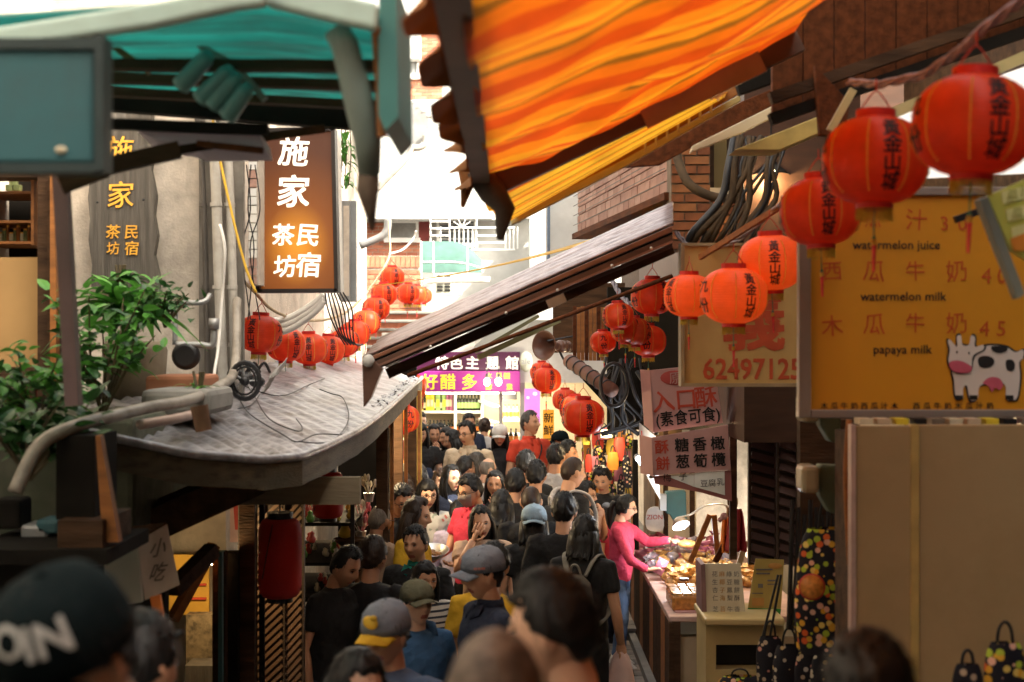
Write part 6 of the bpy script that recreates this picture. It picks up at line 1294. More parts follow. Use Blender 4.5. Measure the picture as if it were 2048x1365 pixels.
for i, (a, b) in enumerate((((1556, 1150), (1525, 1275)), ((1562, 1150), (1538, 1285)))):
    m2 = MB(); m2.tube([P(*a, 8.6), P(*b, 8.6)], .008, 5); solo('bag_strap', m2, BLACK, ['left of two thin cords crossing the yellow leaflet', 'right of two thin cords crossing the yellow leaflet'][i], 'strap')
FRUIT = pattern_mat('fruit_print', 'dots', [(0, (.75, .42, .04)), (.25, (.42, .58, .05)), (.45, (.80, .48, .36)), (.62, (.75, .14, .03)), (.8, (.8, .62, .15))], 30, .75, thresh=.47)
OWL = pattern_mat('pale_print', 'dots', [(0, (.5, .4, .28)), (.5, (.55, .25, .2)), (.7, (.6, .55, .5))], 24, .75, thresh=.3); BLU = pattern_mat('blue_print', 'dots', [(0, (.55, .5, .4)), (.6, (.6, .45, .2))], 26, .75, thresh=.3)
def cloth_bag(px, py, w_, h_, d, m_, label, seed):
    t = thing('cloth_bag', label, 'bag', P(px, py + h_ / 2, d), 'patterned cloth bags'); m2 = MB(); c = P(px, py, d); W, H = w_ / F * d / 2, h_ / F * d
    def f(u, v):
        a = u * 2 * math.pi; prof_ = math.sin(math.pi * min(.93, .10 + .62 * v ** .8)) ** 1.0; rr = W * (.52 + .48 * prof_) * (1 + .06 * math.sin(a * 4 + seed) + .05 * noise.noise((math.cos(a) * 2, v * 4, seed)))
        return (c.x + math.cos(a) * rr, c.y + math.sin(a) * rr * .45, c.z + H / 2 - H * v)
    m2.grid(f, 28, 18); part('body', m2, m_, t, smooth=True)
    m2 = MB(); top = c + Vector((0, 0, H / 2))
    m2.tube([top + Vector((-W * .42, 0, -.02)), top + Vector((-W * .3, 0, H * .22)), top + Vector((0, 0, H * .34)), top + Vector((W * .3, 0, H * .22)), top + Vector((W * .42, 0, -.02))], .006, 6); part('handle', m2, BLACK, t); return t
cloth_bag(1668, 1182, 150, 250, 6.6, FRUIT, 'largest dark bag printed with colourful fruit beside the beige cabinet', 1)
cloth_bag(1636, 1235, 90, 130, 6.9, FRUIT, 'smaller fruit printed bag behind the largest one', 2)
cloth_bag(1540, 1318, 54, 90, 7.8, OWL, 'small dark bag with pale print at the foot of the cream cabinet', 3)
cloth_bag(1578, 1340, 66, 100, 7.4, BLU, 'navy bag with cream print low on the right', 4)
cloth_bag(1612, 1352, 50, 90, 7.2, OWL, 'olive bag with pale print beside the navy bag', 5)
cloth_bag(1650, 1345, 60, 70, 7.0, BLU, 'bag with white and grey print below the fruit bags', 6)
cloth_bag(1480, 1372, 90, 40, 8.6, FRUIT, 'flat colourful bag lying at the bottom edge by the cream cabinet', 7)
cloth_bag(1935, 1368, 60, 80, 4.9, OWL, 'dark spiky printed bag in front of the beige cabinet', 8)
cloth_bag(2010, 1345, 80, 120, 4.9, FRUIT, 'dark printed bag at the lower right corner', 9)
t = thing('round_badge', 'round orange and red tag hung on the fruit bags', 'tag', P(1622, 1190, 6.5)); m2 = MB(); m2.lathe([(.001, .012), (.052, .01), (.055, 0), (.001, 0)], P(1624, 1174, 6.4), (-.3, -1, .1), 20); part('disc', m2, mat('badge_orange', (.6, .26, .05), .4, .3, 60), t, smooth=True)
m2 = MB(); m2.lathe([(.053, .0), (.060, .006), (.053, .012)], P(1624, 1174, 6.4), (-.3, -1, .1), 20, cap=False); part('red_rim', m2, REDINK, t)
# hanging goods of the middle right shop
hg = thing('goods_frame', 'bamboo coloured frame hung with colourful bags behind the trio of lanterns', 'frame', (1.25, 16.5, 0))
for x, y in ((1168, 16.4), (1224, 16.0), (1262, 15.6)):
    m2 = MB(); m2.pbox(x, 860, x + 5, 1100, y, .04); part('upright', m2, mat('frame_brass', (.42, .24, .12), .4, .15, 5), hg)
for y in (898, 985):
    m2 = MB(); m2.pbox(1224, y, 1266, y + 5, 15.7, .04); part('cross_bar', m2, mat('frame_brass', (.42, .24, .12)), hg)
m2 = MB(); m2.box((1.75, 16.6, 1.6), (.3, 1.4, 3.2)); part('back_board', m2, mat('goods_brown', (.16, .09, .04), .8, .4, 6), hg)
random.seed(66)
gm_ = [mat('g_yellow', (.6, .42, .05), .6), FRUIT, OWL, mat('g_red', (.5, .05, .03), .6), BLU, mat('g_orange', (.6, .22, .03), .6), mat('g_pink', (.55, .2, .25), .6)]
for i in range(36):
    r_, k_ = divmod(i, 6); x = 1176 + k_ * 16 + random.uniform(-5, 5); y = 874 + r_ * 27 + random.uniform(-9, 9)
    cloth_bag(x, y, random.uniform(14, 26), random.uniform(22, 48), 15.4 + random.uniform(-.2, .6), gm_[(i * 3 + r_) % 7], ['yellow', 'fruit print', 'pale print', 'red', 'navy print', 'orange', 'pink'][(i * 3 + r_) % 7] + ' little pouch, ' + ORD[k_] + ' from the left in hanging row ' + ['one', 'two', 'three', 'four', 'five', 'six'][r_], i)['group'] = 'little hanging pouches on the frame'
m2 = MB(); m2.pbox(1202, 860, 1224, 876, 15.2, .01); solo('price_card', m2, CREAM, 'blank cream price card hanging over the small pouches', 'card')
m2 = MB(); m2.tube([P(1270, 880, 14.6), P(1272, 1100, 14.4)], .03, 8); solo('dark_post', m2, BLACKW, 'black round post left of the stall board', 'post')
area('goods_lamp', P(1215, 865, 15.0), .06, 4.5, (1, .75, .42), None)
t = thing('hanging_bulb', 'small bulb glowing over the hanging pouches', 'light bulb', P(1228, 798, 15.0)); m2 = MB(); m2.ell(P(1228, 800, 15.0), (.03, .03, .04)); part('bulb', m2, MATS['warm_glow'], t)
# oval sign
t = thing('oval_sign', 'small pale oval hanging sign with grey letters', 'sign', P(1053, 745, 14)); m2 = MB(); m2.ell(P(1052, 724, 14.0), (.065, .02, .10), 24, 12); part('panel', m2, mat('oval_pale', (.42, .43, .36), .5), t, smooth=True)
m2 = MB(); wr(m2, 'ale', 1052, 722, 17, 13.96, .02); part('lettering', m2, GREYM, t)
area('stall_bulb', (1.9, 12.6, 2.1), .06, 8, (1, .74, .42), None)
t = thing('stall_bulb', 'bare warm bulb under the roof of the snack stall', 'light bulb', (1.9, 12.6, 2.18)); m2 = MB(); m2.ell((1.9, 12.6, 2.18), (.03, .03, .04)); part('bulb', m2, MATS['warm_glow'], t)
# ================================================================== people
HAIRC = {'black': mat('hair_black', (.008, .0075, .0075), .5, .5, 60, bump=.2, bscale=90, stretch=(1, 1, .25), spec=.38), 'brown': mat('hair_brown', (.028, .014, .008), .5, .5, 60, bump=.2, bscale=90, stretch=(1, 1, .25), spec=.38), 'thin': mat('hair_thin', (.13, .095, .07), .6, .5, 40, dirt=(.02, .016, .013), damt=.9, dscale=9), 'grey': mat('hair_grey', (.16, .14, .12), .5, .4, 60, bump=.5, bscale=90, stretch=(1, 1, .25)), 'salt': mat('hair_salt', (.06, .055, .05), .5, .6, 70, bump=.5, bscale=90, stretch=(1, 1, .25))}
SKINS = [mat('skin_a', (.56, .31, .19), .5, .08, 14, spec=.35), mat('skin_b', (.48, .25, .145), .5, .08, 14, spec=.35), mat('skin_c', (.66, .40, .27), .5, .06, 14, spec=.35)]
LIP = mat('lips', (.36, .10, .075), .45, .05, 20); EYEW = mat('eye_white', (.55, .5, .45), .3, .03, 5); IRIS = mat('iris', (.012, .008, .006), .2, .1, 5)
def cloth(name, c, rough=.85, var=.22): return mat('cloth_' + name, [x + .006 for x in c], rough, var, 5, bump=.75, bscale=11, spec=.2, bdist=.035)
CL = {'black': cloth('black', (.014, .014, .015)), 'navy': cloth('navy', (.018, .025, .05)), 'white': cloth('white', (.62, .60, .56)), 'cream': cloth('cream', (.55, .45, .32)), 'red': cloth('red', (.55, .055, .025)), 'pinkred': cloth('pinkred', (.52, .035, .07)), 'pink': cloth('pink', (.60, .06, .12)), 'purple': cloth('purple', (.13, .05, .32)), 'yellow': cloth('yellow', (.58, .34, .02)), 'tan': cloth('tan', (.40, .27, .18)), 'grey': cloth('grey', (.28, .27, .26)), 'lightgrey': cloth('lightgrey', (.48, .46, .44)), 'lav': cloth('lav', (.42, .38, .52)), 'denim': cloth('denim', (.08, .13, .24)), 'blue': cloth('blue', (.035, .095, .20)), 'steelblue': cloth('steelblue', (.07, .11, .20)), 'dgreen': cloth('dgreen', (.015, .05, .04)), 'olive': cloth('olive', (.09, .085, .05)), 'beige': cloth('beige', (.45, .30, .20)), 'ltblue': cloth('ltblue', (.24, .34, .42)), 'greyblue': cloth('greyblue', (.15, .17, .21)), 'capblack': mat('cap_black_cloth', (.008, .013, .014), .95, .2, 5, bump=.5, bscale=11, spec=.05, bdist=.02), 'magenta': cloth('magenta', (.5, .07, .2)), 'teal': cloth('teal', (.03, .32, .28)), 'orange': cloth('orange', (.62, .17, .02)),
      'striped': pattern_mat('cloth_striped', 'stripes', [(0, (.60, .57, .52)), (.62, (.025, .03, .05))], 26, .85), 'check': pattern_mat('cloth_check', 'cells', [(0, (.03, .03, .035)), (.5, (.45, .42, .4))], 40, .85), 'printed': pattern_mat('cloth_printed', 'cells', [(0, (.55, .54, .5)), (.82, (.5, .16, .14)), (.9, (.3, .35, .3))], 30, .85), 'lace': pattern_mat('cloth_lace', 'cells', [(0, (.3, .27, .27)), (.5, (.42, .4, .38))], 70, .85)}
def g2(x, s): return math.exp(-(x / s) ** 2)
def sst(x): x = max(0, min(1, x)); return x * x * (3 - 2 * x)
def head_pt(th, ph, inflate=0):
    dx, dy, dz = math.sin(th) * math.sin(ph), -math.sin(th) * math.cos(ph), math.cos(th)
    x, y, z = (.077 + inflate) * dx, (.097 + inflate) * dy, (.120 + inflate) * dz
    if dz < 0:
        s = sst(-dz); x *= 1 - .30 * s
        if dy > 0: y *= 1 - .42 * s
        else: y *= 1 - .05 * s
    if dy < 0:
        y *= .95
        fr = sst((-dy - .15) / .3)
        e = 0
        e += .026 * g2(x, .0115) * g2(z + .020, .016) + .013 * g2(x, .009) * g2(z - .006, .022) + .007 * g2(abs(x) - .012, .008) * g2(z + .026, .008)
        e -= .012 * g2(abs(x) - .031, .016) * g2(z - .010, .012)
        e += .005 * g2(z - .033, .010) * g2(x, .05)
        e += .007 * g2(x, .021) * (g2(z + .053, .006) + g2(z + .066, .006)) - .004 * g2(x, .022) * g2(z + .0595, .003)
        e += .009 * g2(x, .020) * g2(z + .098, .016)
        e += .005 * g2(abs(x) - .046, .018) * g2(z + .018, .018)
        y -= e * fr * (1 + inflate * 0)
    return (x, y, z)
NT, NP = 40, 48
_TH = [math.pi * (i + .15) / (NT + .3) for i in range(NT + 1)]
_PH = [math.copysign(abs(t) ** 1.45, t) * math.pi for t in [(-1 + 2 * k / NP) for k in range(NP)]]
_HP = [[head_pt(t, p) for p in _PH] for t in _TH]
def add_head(mb, xf):
    """skin=0, lips=1, eye white=2, iris=3, brow=4"""
    vs = [xf(Vector(p)) for row in _HP for p in row]; fs = []; ms = []
    for i in range(NT):
        for k in range(NP):
            k2 = (k + 1) % NP; fs.append((i * NP + k, (i + 1) * NP + k, (i + 1) * NP + k2, i * NP + k2))
            x, y, z = _HP[i][k]; ms.append(1 if (abs(x) < .023 and y < -.05 and -.071 < z < -.050) else 0)
    o = len(mb.v); mb.v += [tuple(v) for v in vs]; mb.f += [tuple(i + o for i in f) for f in fs]; mb.m += ms
    mb.f.append(tuple(o + k for k in range(NP))); mb.m.append(0); mb.f.append(tuple(o + NT * NP + k for k in range(NP - 1, -1, -1))); mb.m.append(0)
    def ell(c, r, mi, rot=None, seg=10, rings=6):
        o = len(mb.v); mb.ell(c, r, seg, rings, mi, rot)
        for i in range(o, len(mb.v)): mb.v[i] = tuple(xf(Vector(mb.v[i])))
    for s_ in (-1, 1):
        ell((s_ * .0305, -.0785, .0105), (.0130, .009, .0052), 2); ell((s_ * .030, -.0855, .0108), (.0048, .0035, .0046), 3)
        ell((s_ * .0308, -.0815, .0160), (.0150, .0085, .0016), 3, Euler((0, s_ * .08, 0)).to_matrix())
        ell((s_ * .0315, -.0855, .0335), (.0165, .0055, .0022), 4, Euler((0, s_ * .14, 0)).to_matrix())
        ell((s_ * .0765, .010, -.004), (.011, .021, .032), 0, Euler((0, s_ * .18, s_ * .35)).to_matrix(), 12, 8)
        ell((s_ * .0825, .008, -.004), (.006, .013, .021), 0, Euler((0, s_ * .18, s_ * .35)).to_matrix(), 10, 6)
def hair_mesh(style, seed, thin=0):
    mb = MB(); nt, npn = 34, 44; vs = []
    long_ = style in ('long', 'bob', 'pony', 'bangs', 'bun')
    for i in range(nt + 1):
        th = math.pi * (i + .1) / (nt + .2)
        for k in range(npn):
            ph = -math.pi + 2 * math.pi * k / npn; a = abs(ph) * 180 / math.pi
            front = {'short': 47, 'bangs': 66, 'bob': 54, 'long': 46, 'pony': 44, 'bun': 44, 'buzz': 45, 'bald': 0, 'spiky': 50}[style] + 5 * math.sin(seed) + 3 * math.sin(ph * 7 + seed)
            side = 84 if not long_ else 112; nape = 122 if not long_ else 138
            if style == 'bald': lim = -20 if a < 60 else (88 if a < 110 else 118)
            elif a < 52: lim = front
            elif a < 75: lim = front + (side - front) * sst((a - 52) / 23)
            elif a < 105: lim = side + (96 - side if not long_ else 0) * sst((a - 75) / 30)
            else: lim = (96 if not long_ else side) + (nape - (96 if not long_ else side)) * sst((a - 105) / 40)
            top = 0
            if style == 'bald': top = sst((48 - math.degrees(th)) / 12) if a > 60 or True else 0
            m_ = sst((lim - math.degrees(th)) / 9 + .5)
            if style == 'bald': m_ *= 1 - top
            t0 = {'buzz': .006, 'bald': .008}.get(style, .017 if not long_ else .020)
            if style == 'spiky': t0 = .024
            t0 *= .8 + .5 * max(0, math.cos(th)) * (1 if style not in ('buzz', 'bald') else .2)
            d = Vector(head_pt(th, ph, 0)); n_ = Vector((d.x / .077, d.y / .097, d.z / .12)).normalized()
            w_ = noise.noise((n_.x * 5 + seed, n_.y * 5, n_.z * 3)) * .009 + noise.noise((n_.x * 16 + seed, n_.y * 16, n_.z * 6)) * (.006 if style != 'buzz' else .001)
            o_ = (t0 * .82 + w_ * (1.3 if style not in ('buzz', 'bald') else .2)) * m_ - .016 * (1 - m_)
            vs.append(d + n_ * o_)
    fs = [(i * npn + k, (i + 1) * npn + k, (i + 1) * npn + (k + 1) % npn, i * npn + (k + 1) % npn) for i in range(nt) for k in range(npn)]
    fs += [tuple(range(npn)), tuple(nt * npn + k for k in range(npn - 1, -1, -1))]
    mb.add(vs, fs)
    rnd = random.Random(seed)
    def lock(pts, r): mb.tube(pts, r, 6)
    if style in ('long', 'bangs', 'bob'):
        L_ = {'long': .34, 'bangs': .36, 'bob': .15}[style]
        rings = [(0, .022, .03, .094, .085), (0, .03, -.05, .098, .085), (0, .038, -.12, .092, .072)]
        n = 5
        for q in range(1, n + 1): rings.append((0, .045 + .028 * q / n, -.12 - (L_ - .12) * q / n, .094 + (.016 if style != 'bob' else -.02) * q / n, .065 - .012 * q / n))
        mb.loft(rings, 24)
        for q in range(30):
            a = rnd.uniform(-2.1, 2.1); x = math.sin(a) * .098; y = .03 + math.cos(a) * .068; e = L_ * rnd.uniform(.85, 1.15)
            lock([(x * .95, y * .8, .02), (x * 1.04, y, -.08), (x * 1.03, y + .01, -.5 * e - .05), (x * 1.05 + rnd.uniform(-.01, .01), y + .02 + (0 if y < .03 else .02), -e)], [.010, .013, .012, .003])
        for s_ in (-1, 1):      # strands framing the face
            for q in range(3 if style != 'bob' else 2):
                e = L_ * rnd.uniform(.75, 1.0)
                lock([(s_ * .06, -.045 + q * .02, .07), (s_ * (.083 + .003 * q), -.035 + q * .025, 0), (s_ * (.087 + .003 * q), -.025 + q * .025, -.07), (s_ * .088, -.03 + q * .02 - (.03 if style != 'bob' else 0), -e)], [.008, .013, .015, .005])
    if style == 'pony':
        mb.tube([(0, .10, .03), (0, .135, .03), (0, .155, -.03), (0, .145, -.12), (0, .13, -.22)], [.02, .03, .034, .028, .006], 10)
    if style == 'bun': mb.ell((0, .105, .05), (.045, .04, .045))
    if style in ('short', 'spiky'):
        for q in range(46 if style == 'spiky' else 30):
            th = rnd.uniform(.05, .95); ph = rnd.uniform(-math.pi, math.pi); p = Vector(head_pt(th, ph, .010)); n_ = Vector((p.x * 1.3, p.y - .02, p.z)).normalized()
            sw = Vector((rnd.uniform(-.6, .9), -.5, .2)) * .012
            lock([p - n_ * .004, p + n_ * .010 + sw * .5, p + n_ * (.014 if style == 'short' else .022) + sw * 1.6], [.008, .007, .001])
    # fine strands lying over the shell, so the outline is never a clean helmet
    nst = {'buzz': 0, 'bald': 0}.get(style, 380)
    for q in range(nst):
        th = rnd.uniform(.02, 1.15 if style not in ('long', 'bob', 'bangs') else 1.5); ph = rnd.uniform(-math.pi, math.pi); a = abs(ph)
        if a < 1.0 and th > .62: continue
        st_ = rnd.uniform(.25, .5); sw = rnd.uniform(-.25, .25); lift = rnd.uniform(.012, .030); w_ = rnd.uniform(.0012, .0028)
        pts = []
        for k in range(4):
            t = th + st_ * k / 3; p_ = ph + sw * k / 3 * (1.2 if th < .4 else .5); p = Vector(head_pt(t, p_, 0)); n_ = Vector((p.x / .077, p.y / .097, p.z / .12)).normalized()
            pts.append(p + n_ * (lift + .004 * k / 3 + (.006 if k == 3 and style in ('short', 'spiky') else 0)))
        d_ = (pts[3] - pts[0]).normalized(); s_ = d_.cross((pts[1]).normalized()).normalized()
        vs = []
        for k, p in enumerate(pts): ww = w_ * (1 - k / 3.3); vs += [p - s_ * ww, p + s_ * ww]
        mb.add(vs, [(0, 1, 3, 2), (2, 3, 5, 4), (4, 5, 7, 6)])
    return mb
ARMS = {  # elbow, wrist, finger direction for the left-hand side of the picture (x negative); mirrored for the other
    'down': ((-.235, .03, 1.10), (-.245, -.05, .86), (0, -.15, -1)),
    'hold': ((-.235, -.02, 1.12), (-.06, -.25, 1.12), (.7, -.5, .1)),
    'phone': ((-.225, -.06, 1.13), (-.07, -.27, 1.22), (.3, -.3, .9)),
    'face': ((-.20, -.22, 1.24), (-.085, -.175, 1.46), (.42, .12, .9)),
    'mouth': ((-.20, -.16, 1.14), (-.05, -.17, 1.38), (.5, .1, .8)),
    'reach': ((-.22, -.22, 1.22), (-.16, -.46, 1.26), (0, -1, -.15)),
    'carry': ((-.23, -.04, 1.12), (-.16, -.27, 1.06), (.2, -1, .1)),
    'pocket': ((-.27, .02, 1.12), (-.20, -.04, .93), (.2, -.1, -1)),
    'card': ((-.22, -.02, 1.10), (-.10, -.24, 1.0), (.3, -1, .2)),
}
def add_hand(mb, wr_, d, pn, s_, curl=.4):
    """palm, four unequal fingers and a side thumb; d finger direction, pn palm normal"""
    d = Vector(d).normalized(); pn = (Vector(pn) - d * Vector(pn).dot(d)).normalized(); sd_ = d.cross(pn)
    w_ = Vector(wr_)
    mb.tube([w_ - d * .03, w_, w_ + d * .03, w_ + d * .065, w_ + d * .085], [.026, .028, .036, .040, .036], 10, flat=.5)
    for i, (o, L_) in enumerate(((-.030, .066), (-.010, .076), (.010, .072), (.029, .056))):
        b = w_ + d * .074 + sd_ * o; dd = d + sd_ * (o * 2.5)
        p1 = b + dd * L_ * .45; p2 = p1 + (dd + pn * curl).normalized() * L_ * .32; p3 = p2 + (dd * .6 + pn * curl * 2).normalized() * L_ * .28
        mb.tube([b - d * .02, b, p1, p2, p3], [.0088, .0088, .0082, .0075, .0055], 7)
    b = w_ + d * .015 + sd_ * -.030 * s_; dd = (d * .7 - sd_ * .8 * s_ + pn * .35).normalized()
    mb.tube([w_ + d * .01, b, b + dd * .035, b + (dd + d * .6).normalized() * .062], [.014, .0125, .0105, .007], 7)
NPEOPLE = []
def person(px, pt, d, label, yaw=0, hair='short', hc='black', skin=0, top='black', sleeve='short', bottom='navy', arms=('down', 'down'), hy=0, pitch=6, cap=None, glasses=False, mask=False, strap=None, collar=None, h=None, lean=0, wide=1.0, shoes='black', jacket=None, age=0, hood=False, textback=None, roll=0):
    z0 = gz(d); zt = CZ + (682.5 - pt) / F * d; H = zt - z0; Hn = H
    s = H / 1.72
    root = bpy.data.objects.new('person', None); COL.objects.link(root); x = (px - 1024) / F * d
    tag(root, label, 'person'); root.location = (x, d, z0); root.rotation_euler = (0, 0, R(yaw)); root.scale = (s, s, s)
    NPEOPLE.append((label[:40], round(H, 2), d)); seed = len(NPEOPLE) * 1.37; rnd = random.Random(len(NPEOPLE))
    wd = wide
    LN = math.tan(R(lean))
    def ln(v): v = Vector(v); return Vector((v.x, v.y - max(0, v.z - .95) * LN, v.z))
    # head frame
    hr = Euler((R(pitch), R(roll), R(hy)), 'XYZ').to_matrix(); piv = Vector((0, .035, 1.47))
    def hx(p): return ln(piv + hr @ (Vector(p) + Vector((0, -.035, .115))))
    b = MB(); add_head(b, hx)
    b.tube([ln((0, .035, 1.36)), ln((0, .036, 1.42)), ln((0, .030, 1.48)), hx((0, .02, -.07)), hx((0, .012, -.03))], [.075, .058, .053, .054, .05], 14)
    tor = [(0, .01, .86, .155 * wd, .105), (0, 0, .98, .15 * wd, .105), (0, 0, 1.08, .14 * wd, .10), (0, 0, 1.22, .158 * wd, .110), (0, .01, 1.33, .172 * wd, .105), (0, .02, 1.395, .15 * wd, .08), (0, .03, 1.43, .08, .06), (0, .035, 1.45, .055, .05)]
    def lr(rings, g, g2_=0): return [(cx, cy - max(0, cz - .95) * LN, cz, rx + g, ry + g) for cx, cy, cz, rx, ry in rings]
    b.loft(lr(tor, -.01), 16)
    shirt = MB(); shirt.loft(lr(tor[:-1], .014), 20, pw=.9)
    shirt.loft([(0, .038 - .47 * LN, 1.40, .08, .068), (0, .037 - .49 * LN, 1.45, .066, .060)], 16)
    arml = []
    for sdn, key in ((-1, arms[0]), (1, arms[1])):
        if isinstance(key, str): el, wv, fd = ARMS[key]
        else: el, wv, fd = key
        m_ = Vector((-sdn, 1, 1)); el, wv, fd = [Vector((v[0] * -sdn, v[1], v[2])) for v in (el, wv, fd)]
        sh_ = Vector((sdn * .175 * wd, .02, 1.385)); el.x += sdn * .175 * (wd - 1)
        if lean: sh_, el, wv = ln(sh_), ln(el), ln(wv)
        b.tube([sh_, sh_.lerp(el, .4), el, el.lerp(wv, .3), wv], [.05, .045, .037, .038, .027], 10)
        fdv = fd.normalized(); pn = Vector((-sdn, 0, 0)) if abs(fdv.z) > .75 and key == 'down' else Vector((0, .9, -.4)) if fdv.z > .5 else Vector((0, 0, -1))
        if key in ('carry',): pn = Vector((0, 0, 1))
        add_hand(b, wv, fd, pn, sdn * (1 if fdv.z < .5 else -1), .25 if key in ('face', 'reach') else .55)
        shirt.tube([sh_ - Vector((sdn * .05, 0, .0)), sh_, sh_.lerp(el, .35), sh_.lerp(el, .62)] + ([sh_.lerp(el, .8), el, el.lerp(wv, .5), el.lerp(wv, .95)] if sleeve == 'long' else []), [.060, .062, .062, .060] + ([.058, .052, .046, .040] if sleeve == 'long' else []), 12)
        arml.append((sh_, el, wv))
    st_ = rnd.uniform(.02, .10); lg = []
    for sdn in (-1, 1):
        st2 = st_ * sdn * .8
        hp = Vector((sdn * .085 * wd, .005, .88)); kn = Vector((sdn * .095, st2 * .6 - .02, .49)); an = Vector((sdn * .10, st2 + .02, .09)); lg.append((hp, kn, an))
        b.tube([hp, hp.lerp(kn, .5), kn, kn.lerp(an, .35), an, an - Vector((0, 0, .05))], [.085, .072, .054, .052, .036, .036], 10)
    body = part_l('body', b, [SKINS[skin], LIP, EYEW, IRIS, HAIRC[hc]], root)
    so = part_l('shirt', shirt, CL[top] if top in CL else top, root, remesh=.014)
    tr_b = MB(); tr_b.loft([(0, .01, .80, .14 * wd, .10), (0, .008, .88, .168 * wd, .118), (0, .004, .95, .160 * wd, .114), (0, 0, 1.0, .155 * wd, .110)], 18)
    for hp, kn, an in lg: tr_b.tube([hp, hp.lerp(kn, .5), kn, kn.lerp(an, .5), an], [.094, .084, .068, .062, .056], 12)
    part_l('trousers', tr_b, CL[bottom], root, remesh=.016)
    for sdn, (hp, kn, an) in zip((-1, 1), lg):
        f_ = MB(); f_.loft([(an.x, an.y - .045, .0, .046, .135), (an.x, an.y - .045, .03, .047, .135), (an.x, an.y - .03, .065, .042, .10), (an.x, an.y + .01, .10, .04, .05)], 16, pw=.8); part_l('shoe', f_, CL[shoes], root)
    # hair
    if hair:
        hm = hair_mesh(hair, seed); hm.v = [tuple(hx(v)) for v in hm.v]
        part_l('hair', hm, HAIRC[hc], root)
    if cap:
        cc = cap.get('rot', 0); cr = Euler((0, 0, R(cc))).to_matrix(); kc = cap.get('mat', 'capblack')
        def cx_(p): return hx(cr @ Vector((p[0], p[1], p[2])) + Vector((0, .004, 0)))
        cb_ = MB(); o = len(cb_.v)
        cb_.loft([(0, 0, .028, .097, .116), (0, 0, .06, .097, .116), (0, .0, .10, .088, .106), (0, .004, .130, .064, .08), (0, .006, .146, .032, .042), (0, .006, .150, .006, .008)], 28); cb_.v = [tuple(cx_(v)) for v in cb_.v]
        co = part_l('cap', cb_, CL[kc], root)
        if cap.get('brim', True):
            bm_ = MB(); bm_.grid(lambda u, v: ((u - .5) * .165 * (1 - .12 * v), -.098 * math.cos((u - .5) * 1.9) - .083 * v * math.cos((u - .5) * 1.5), .036 - .02 * v - .05 * (u - .5) ** 2 * 4 * .5), 14, 6); bm_.v = [tuple(cx_(v)) for v in bm_.v]
            part_l('brim', bm_, CL[cap.get('brimmat', kc)], co, solid=.005)
        for (tx, tu, tz, ts, tm_, bo) in cap.get('text', []):
            tb_ = MB()
            def onc(u, v):
                a = R(tu) + u / .1; zz = tz + v; t = max(0, min(1, (zz - .06) / .09)); rr = 1.03 - .30 * t ** 2
                return tuple(cx_((math.sin(a) * .099 * rr, -math.cos(a) * .119 * rr, zz)))
            write(tb_, tx, onc, 0, 0, ts, bo); part_l('cap_lettering', tb_, tm_, co)
        if cap.get('patch'):
            tb_ = MB(); tb_.ell((0, -.112, .085), (.036, .010, .026), rot=Euler((-.25, .3, 0)).to_matrix()); tb_.ell((.018, -.114, .105), (.016, .008, .012)); tb_.v = [tuple(cx_(v)) for v in tb_.v]; part_l('cap_emblem', tb_, cap['patch'], co)
        bt = MB(); bt.ell((0, .006, .151), (.009, .009, .005)); bt.v = [tuple(cx_(v)) for v in bt.v]; part_l('button', bt, CL[kc], co)
    if glasses:
        gm2 = MB()
        for s_ in (-1, 1):
            gm2.tube([hx((s_ * .033 + math.cos(a) * .023, -.100 + abs(s_ * .033 + math.cos(a) * .023) * .12, .010 + math.sin(a) * .017)) for a in [i * 2 * math.pi / 14 for i in range(15)]], .0022, 5, cap=False)
            gm2.tube([hx((s_ * .056, -.092, .014)), hx((s_ * .080, -.03, .012)), hx((s_ * .083, .012, .010))], .0022, 5)
        gm2.tube([hx((-.010, -.104, .012)), hx((.010, -.104, .012))], .0022, 5); part_l('glasses', gm2, BLACK, root)
    if mask:
        mm = MB(); mm.grid(lambda u, v: hx(Vector(head_pt(R(88 + 62 * v), R((u - .5) * 125), .0)) * 1.0 + Vector((0, -.010 - .010 * math.sin(math.pi * u) * math.sin(math.pi * v), 0))), 16, 8); part_l('face_mask', mm, mat('mask_grey', (.22, .17, .14), .8), root, solid=.003)
    if collar:
        ck = MB(); ck.loft(lr([(0, .036, 1.425, .078, .066), (0, .034, 1.47, .066, .058)], .004), 18, cap=False); 
        for s_ in (-1, 1): ck.add([ln(v) for v in ((s_ * .01, -.045, 1.435), (s_ * .075, -.03, 1.45), (s_ * .085, -.062, 1.40), (s_ * .03, -.088, 1.375))], [(0, 1, 2, 3)])
        part_l('collar', ck, CL[collar], root, solid=.006)
    if hood:
        hd = MB(); hd.tube([ln(v) for v in ((-.085, -.035, 1.41), (-.10, .03, 1.45), (-.06, .10, 1.45), (.06, .10, 1.45), (.10, .03, 1.45), (.085, -.035, 1.41))], [.022, .034, .042, .042, .034, .022], 10); part_l('hood', hd, CL[top], root)
    if strap:
        sp = MB(); sgn = strap.get('s', 1); pts = []
        for i in range(17):
            t = i / 16; zz = 1.43 - .48 * math.sin(math.pi * abs(t - .5)) ; front = t < .5
            f_ = abs(t - .5) * 2; xx = sgn * (.095 - .22 * f_); zz = 1.435 - .47 * f_ 
            ry = np.interp(zz, [.86, 1.08, 1.22, 1.33, 1.395, 1.44], [.125, .12, .13, .126, .10, .075]); rx = np.interp(zz, [.86, 1.08, 1.22, 1.33, 1.395, 1.44], [.17, .16, .175, .19, .17, .11]) * wd
            yy = ry * math.sqrt(max(.05, 1 - (xx / (rx + .02)) ** 2)); pts.append(ln((xx, (-yy if t < .5 else yy) + (.02 if abs(t - .5) < .1 else 0), zz)))
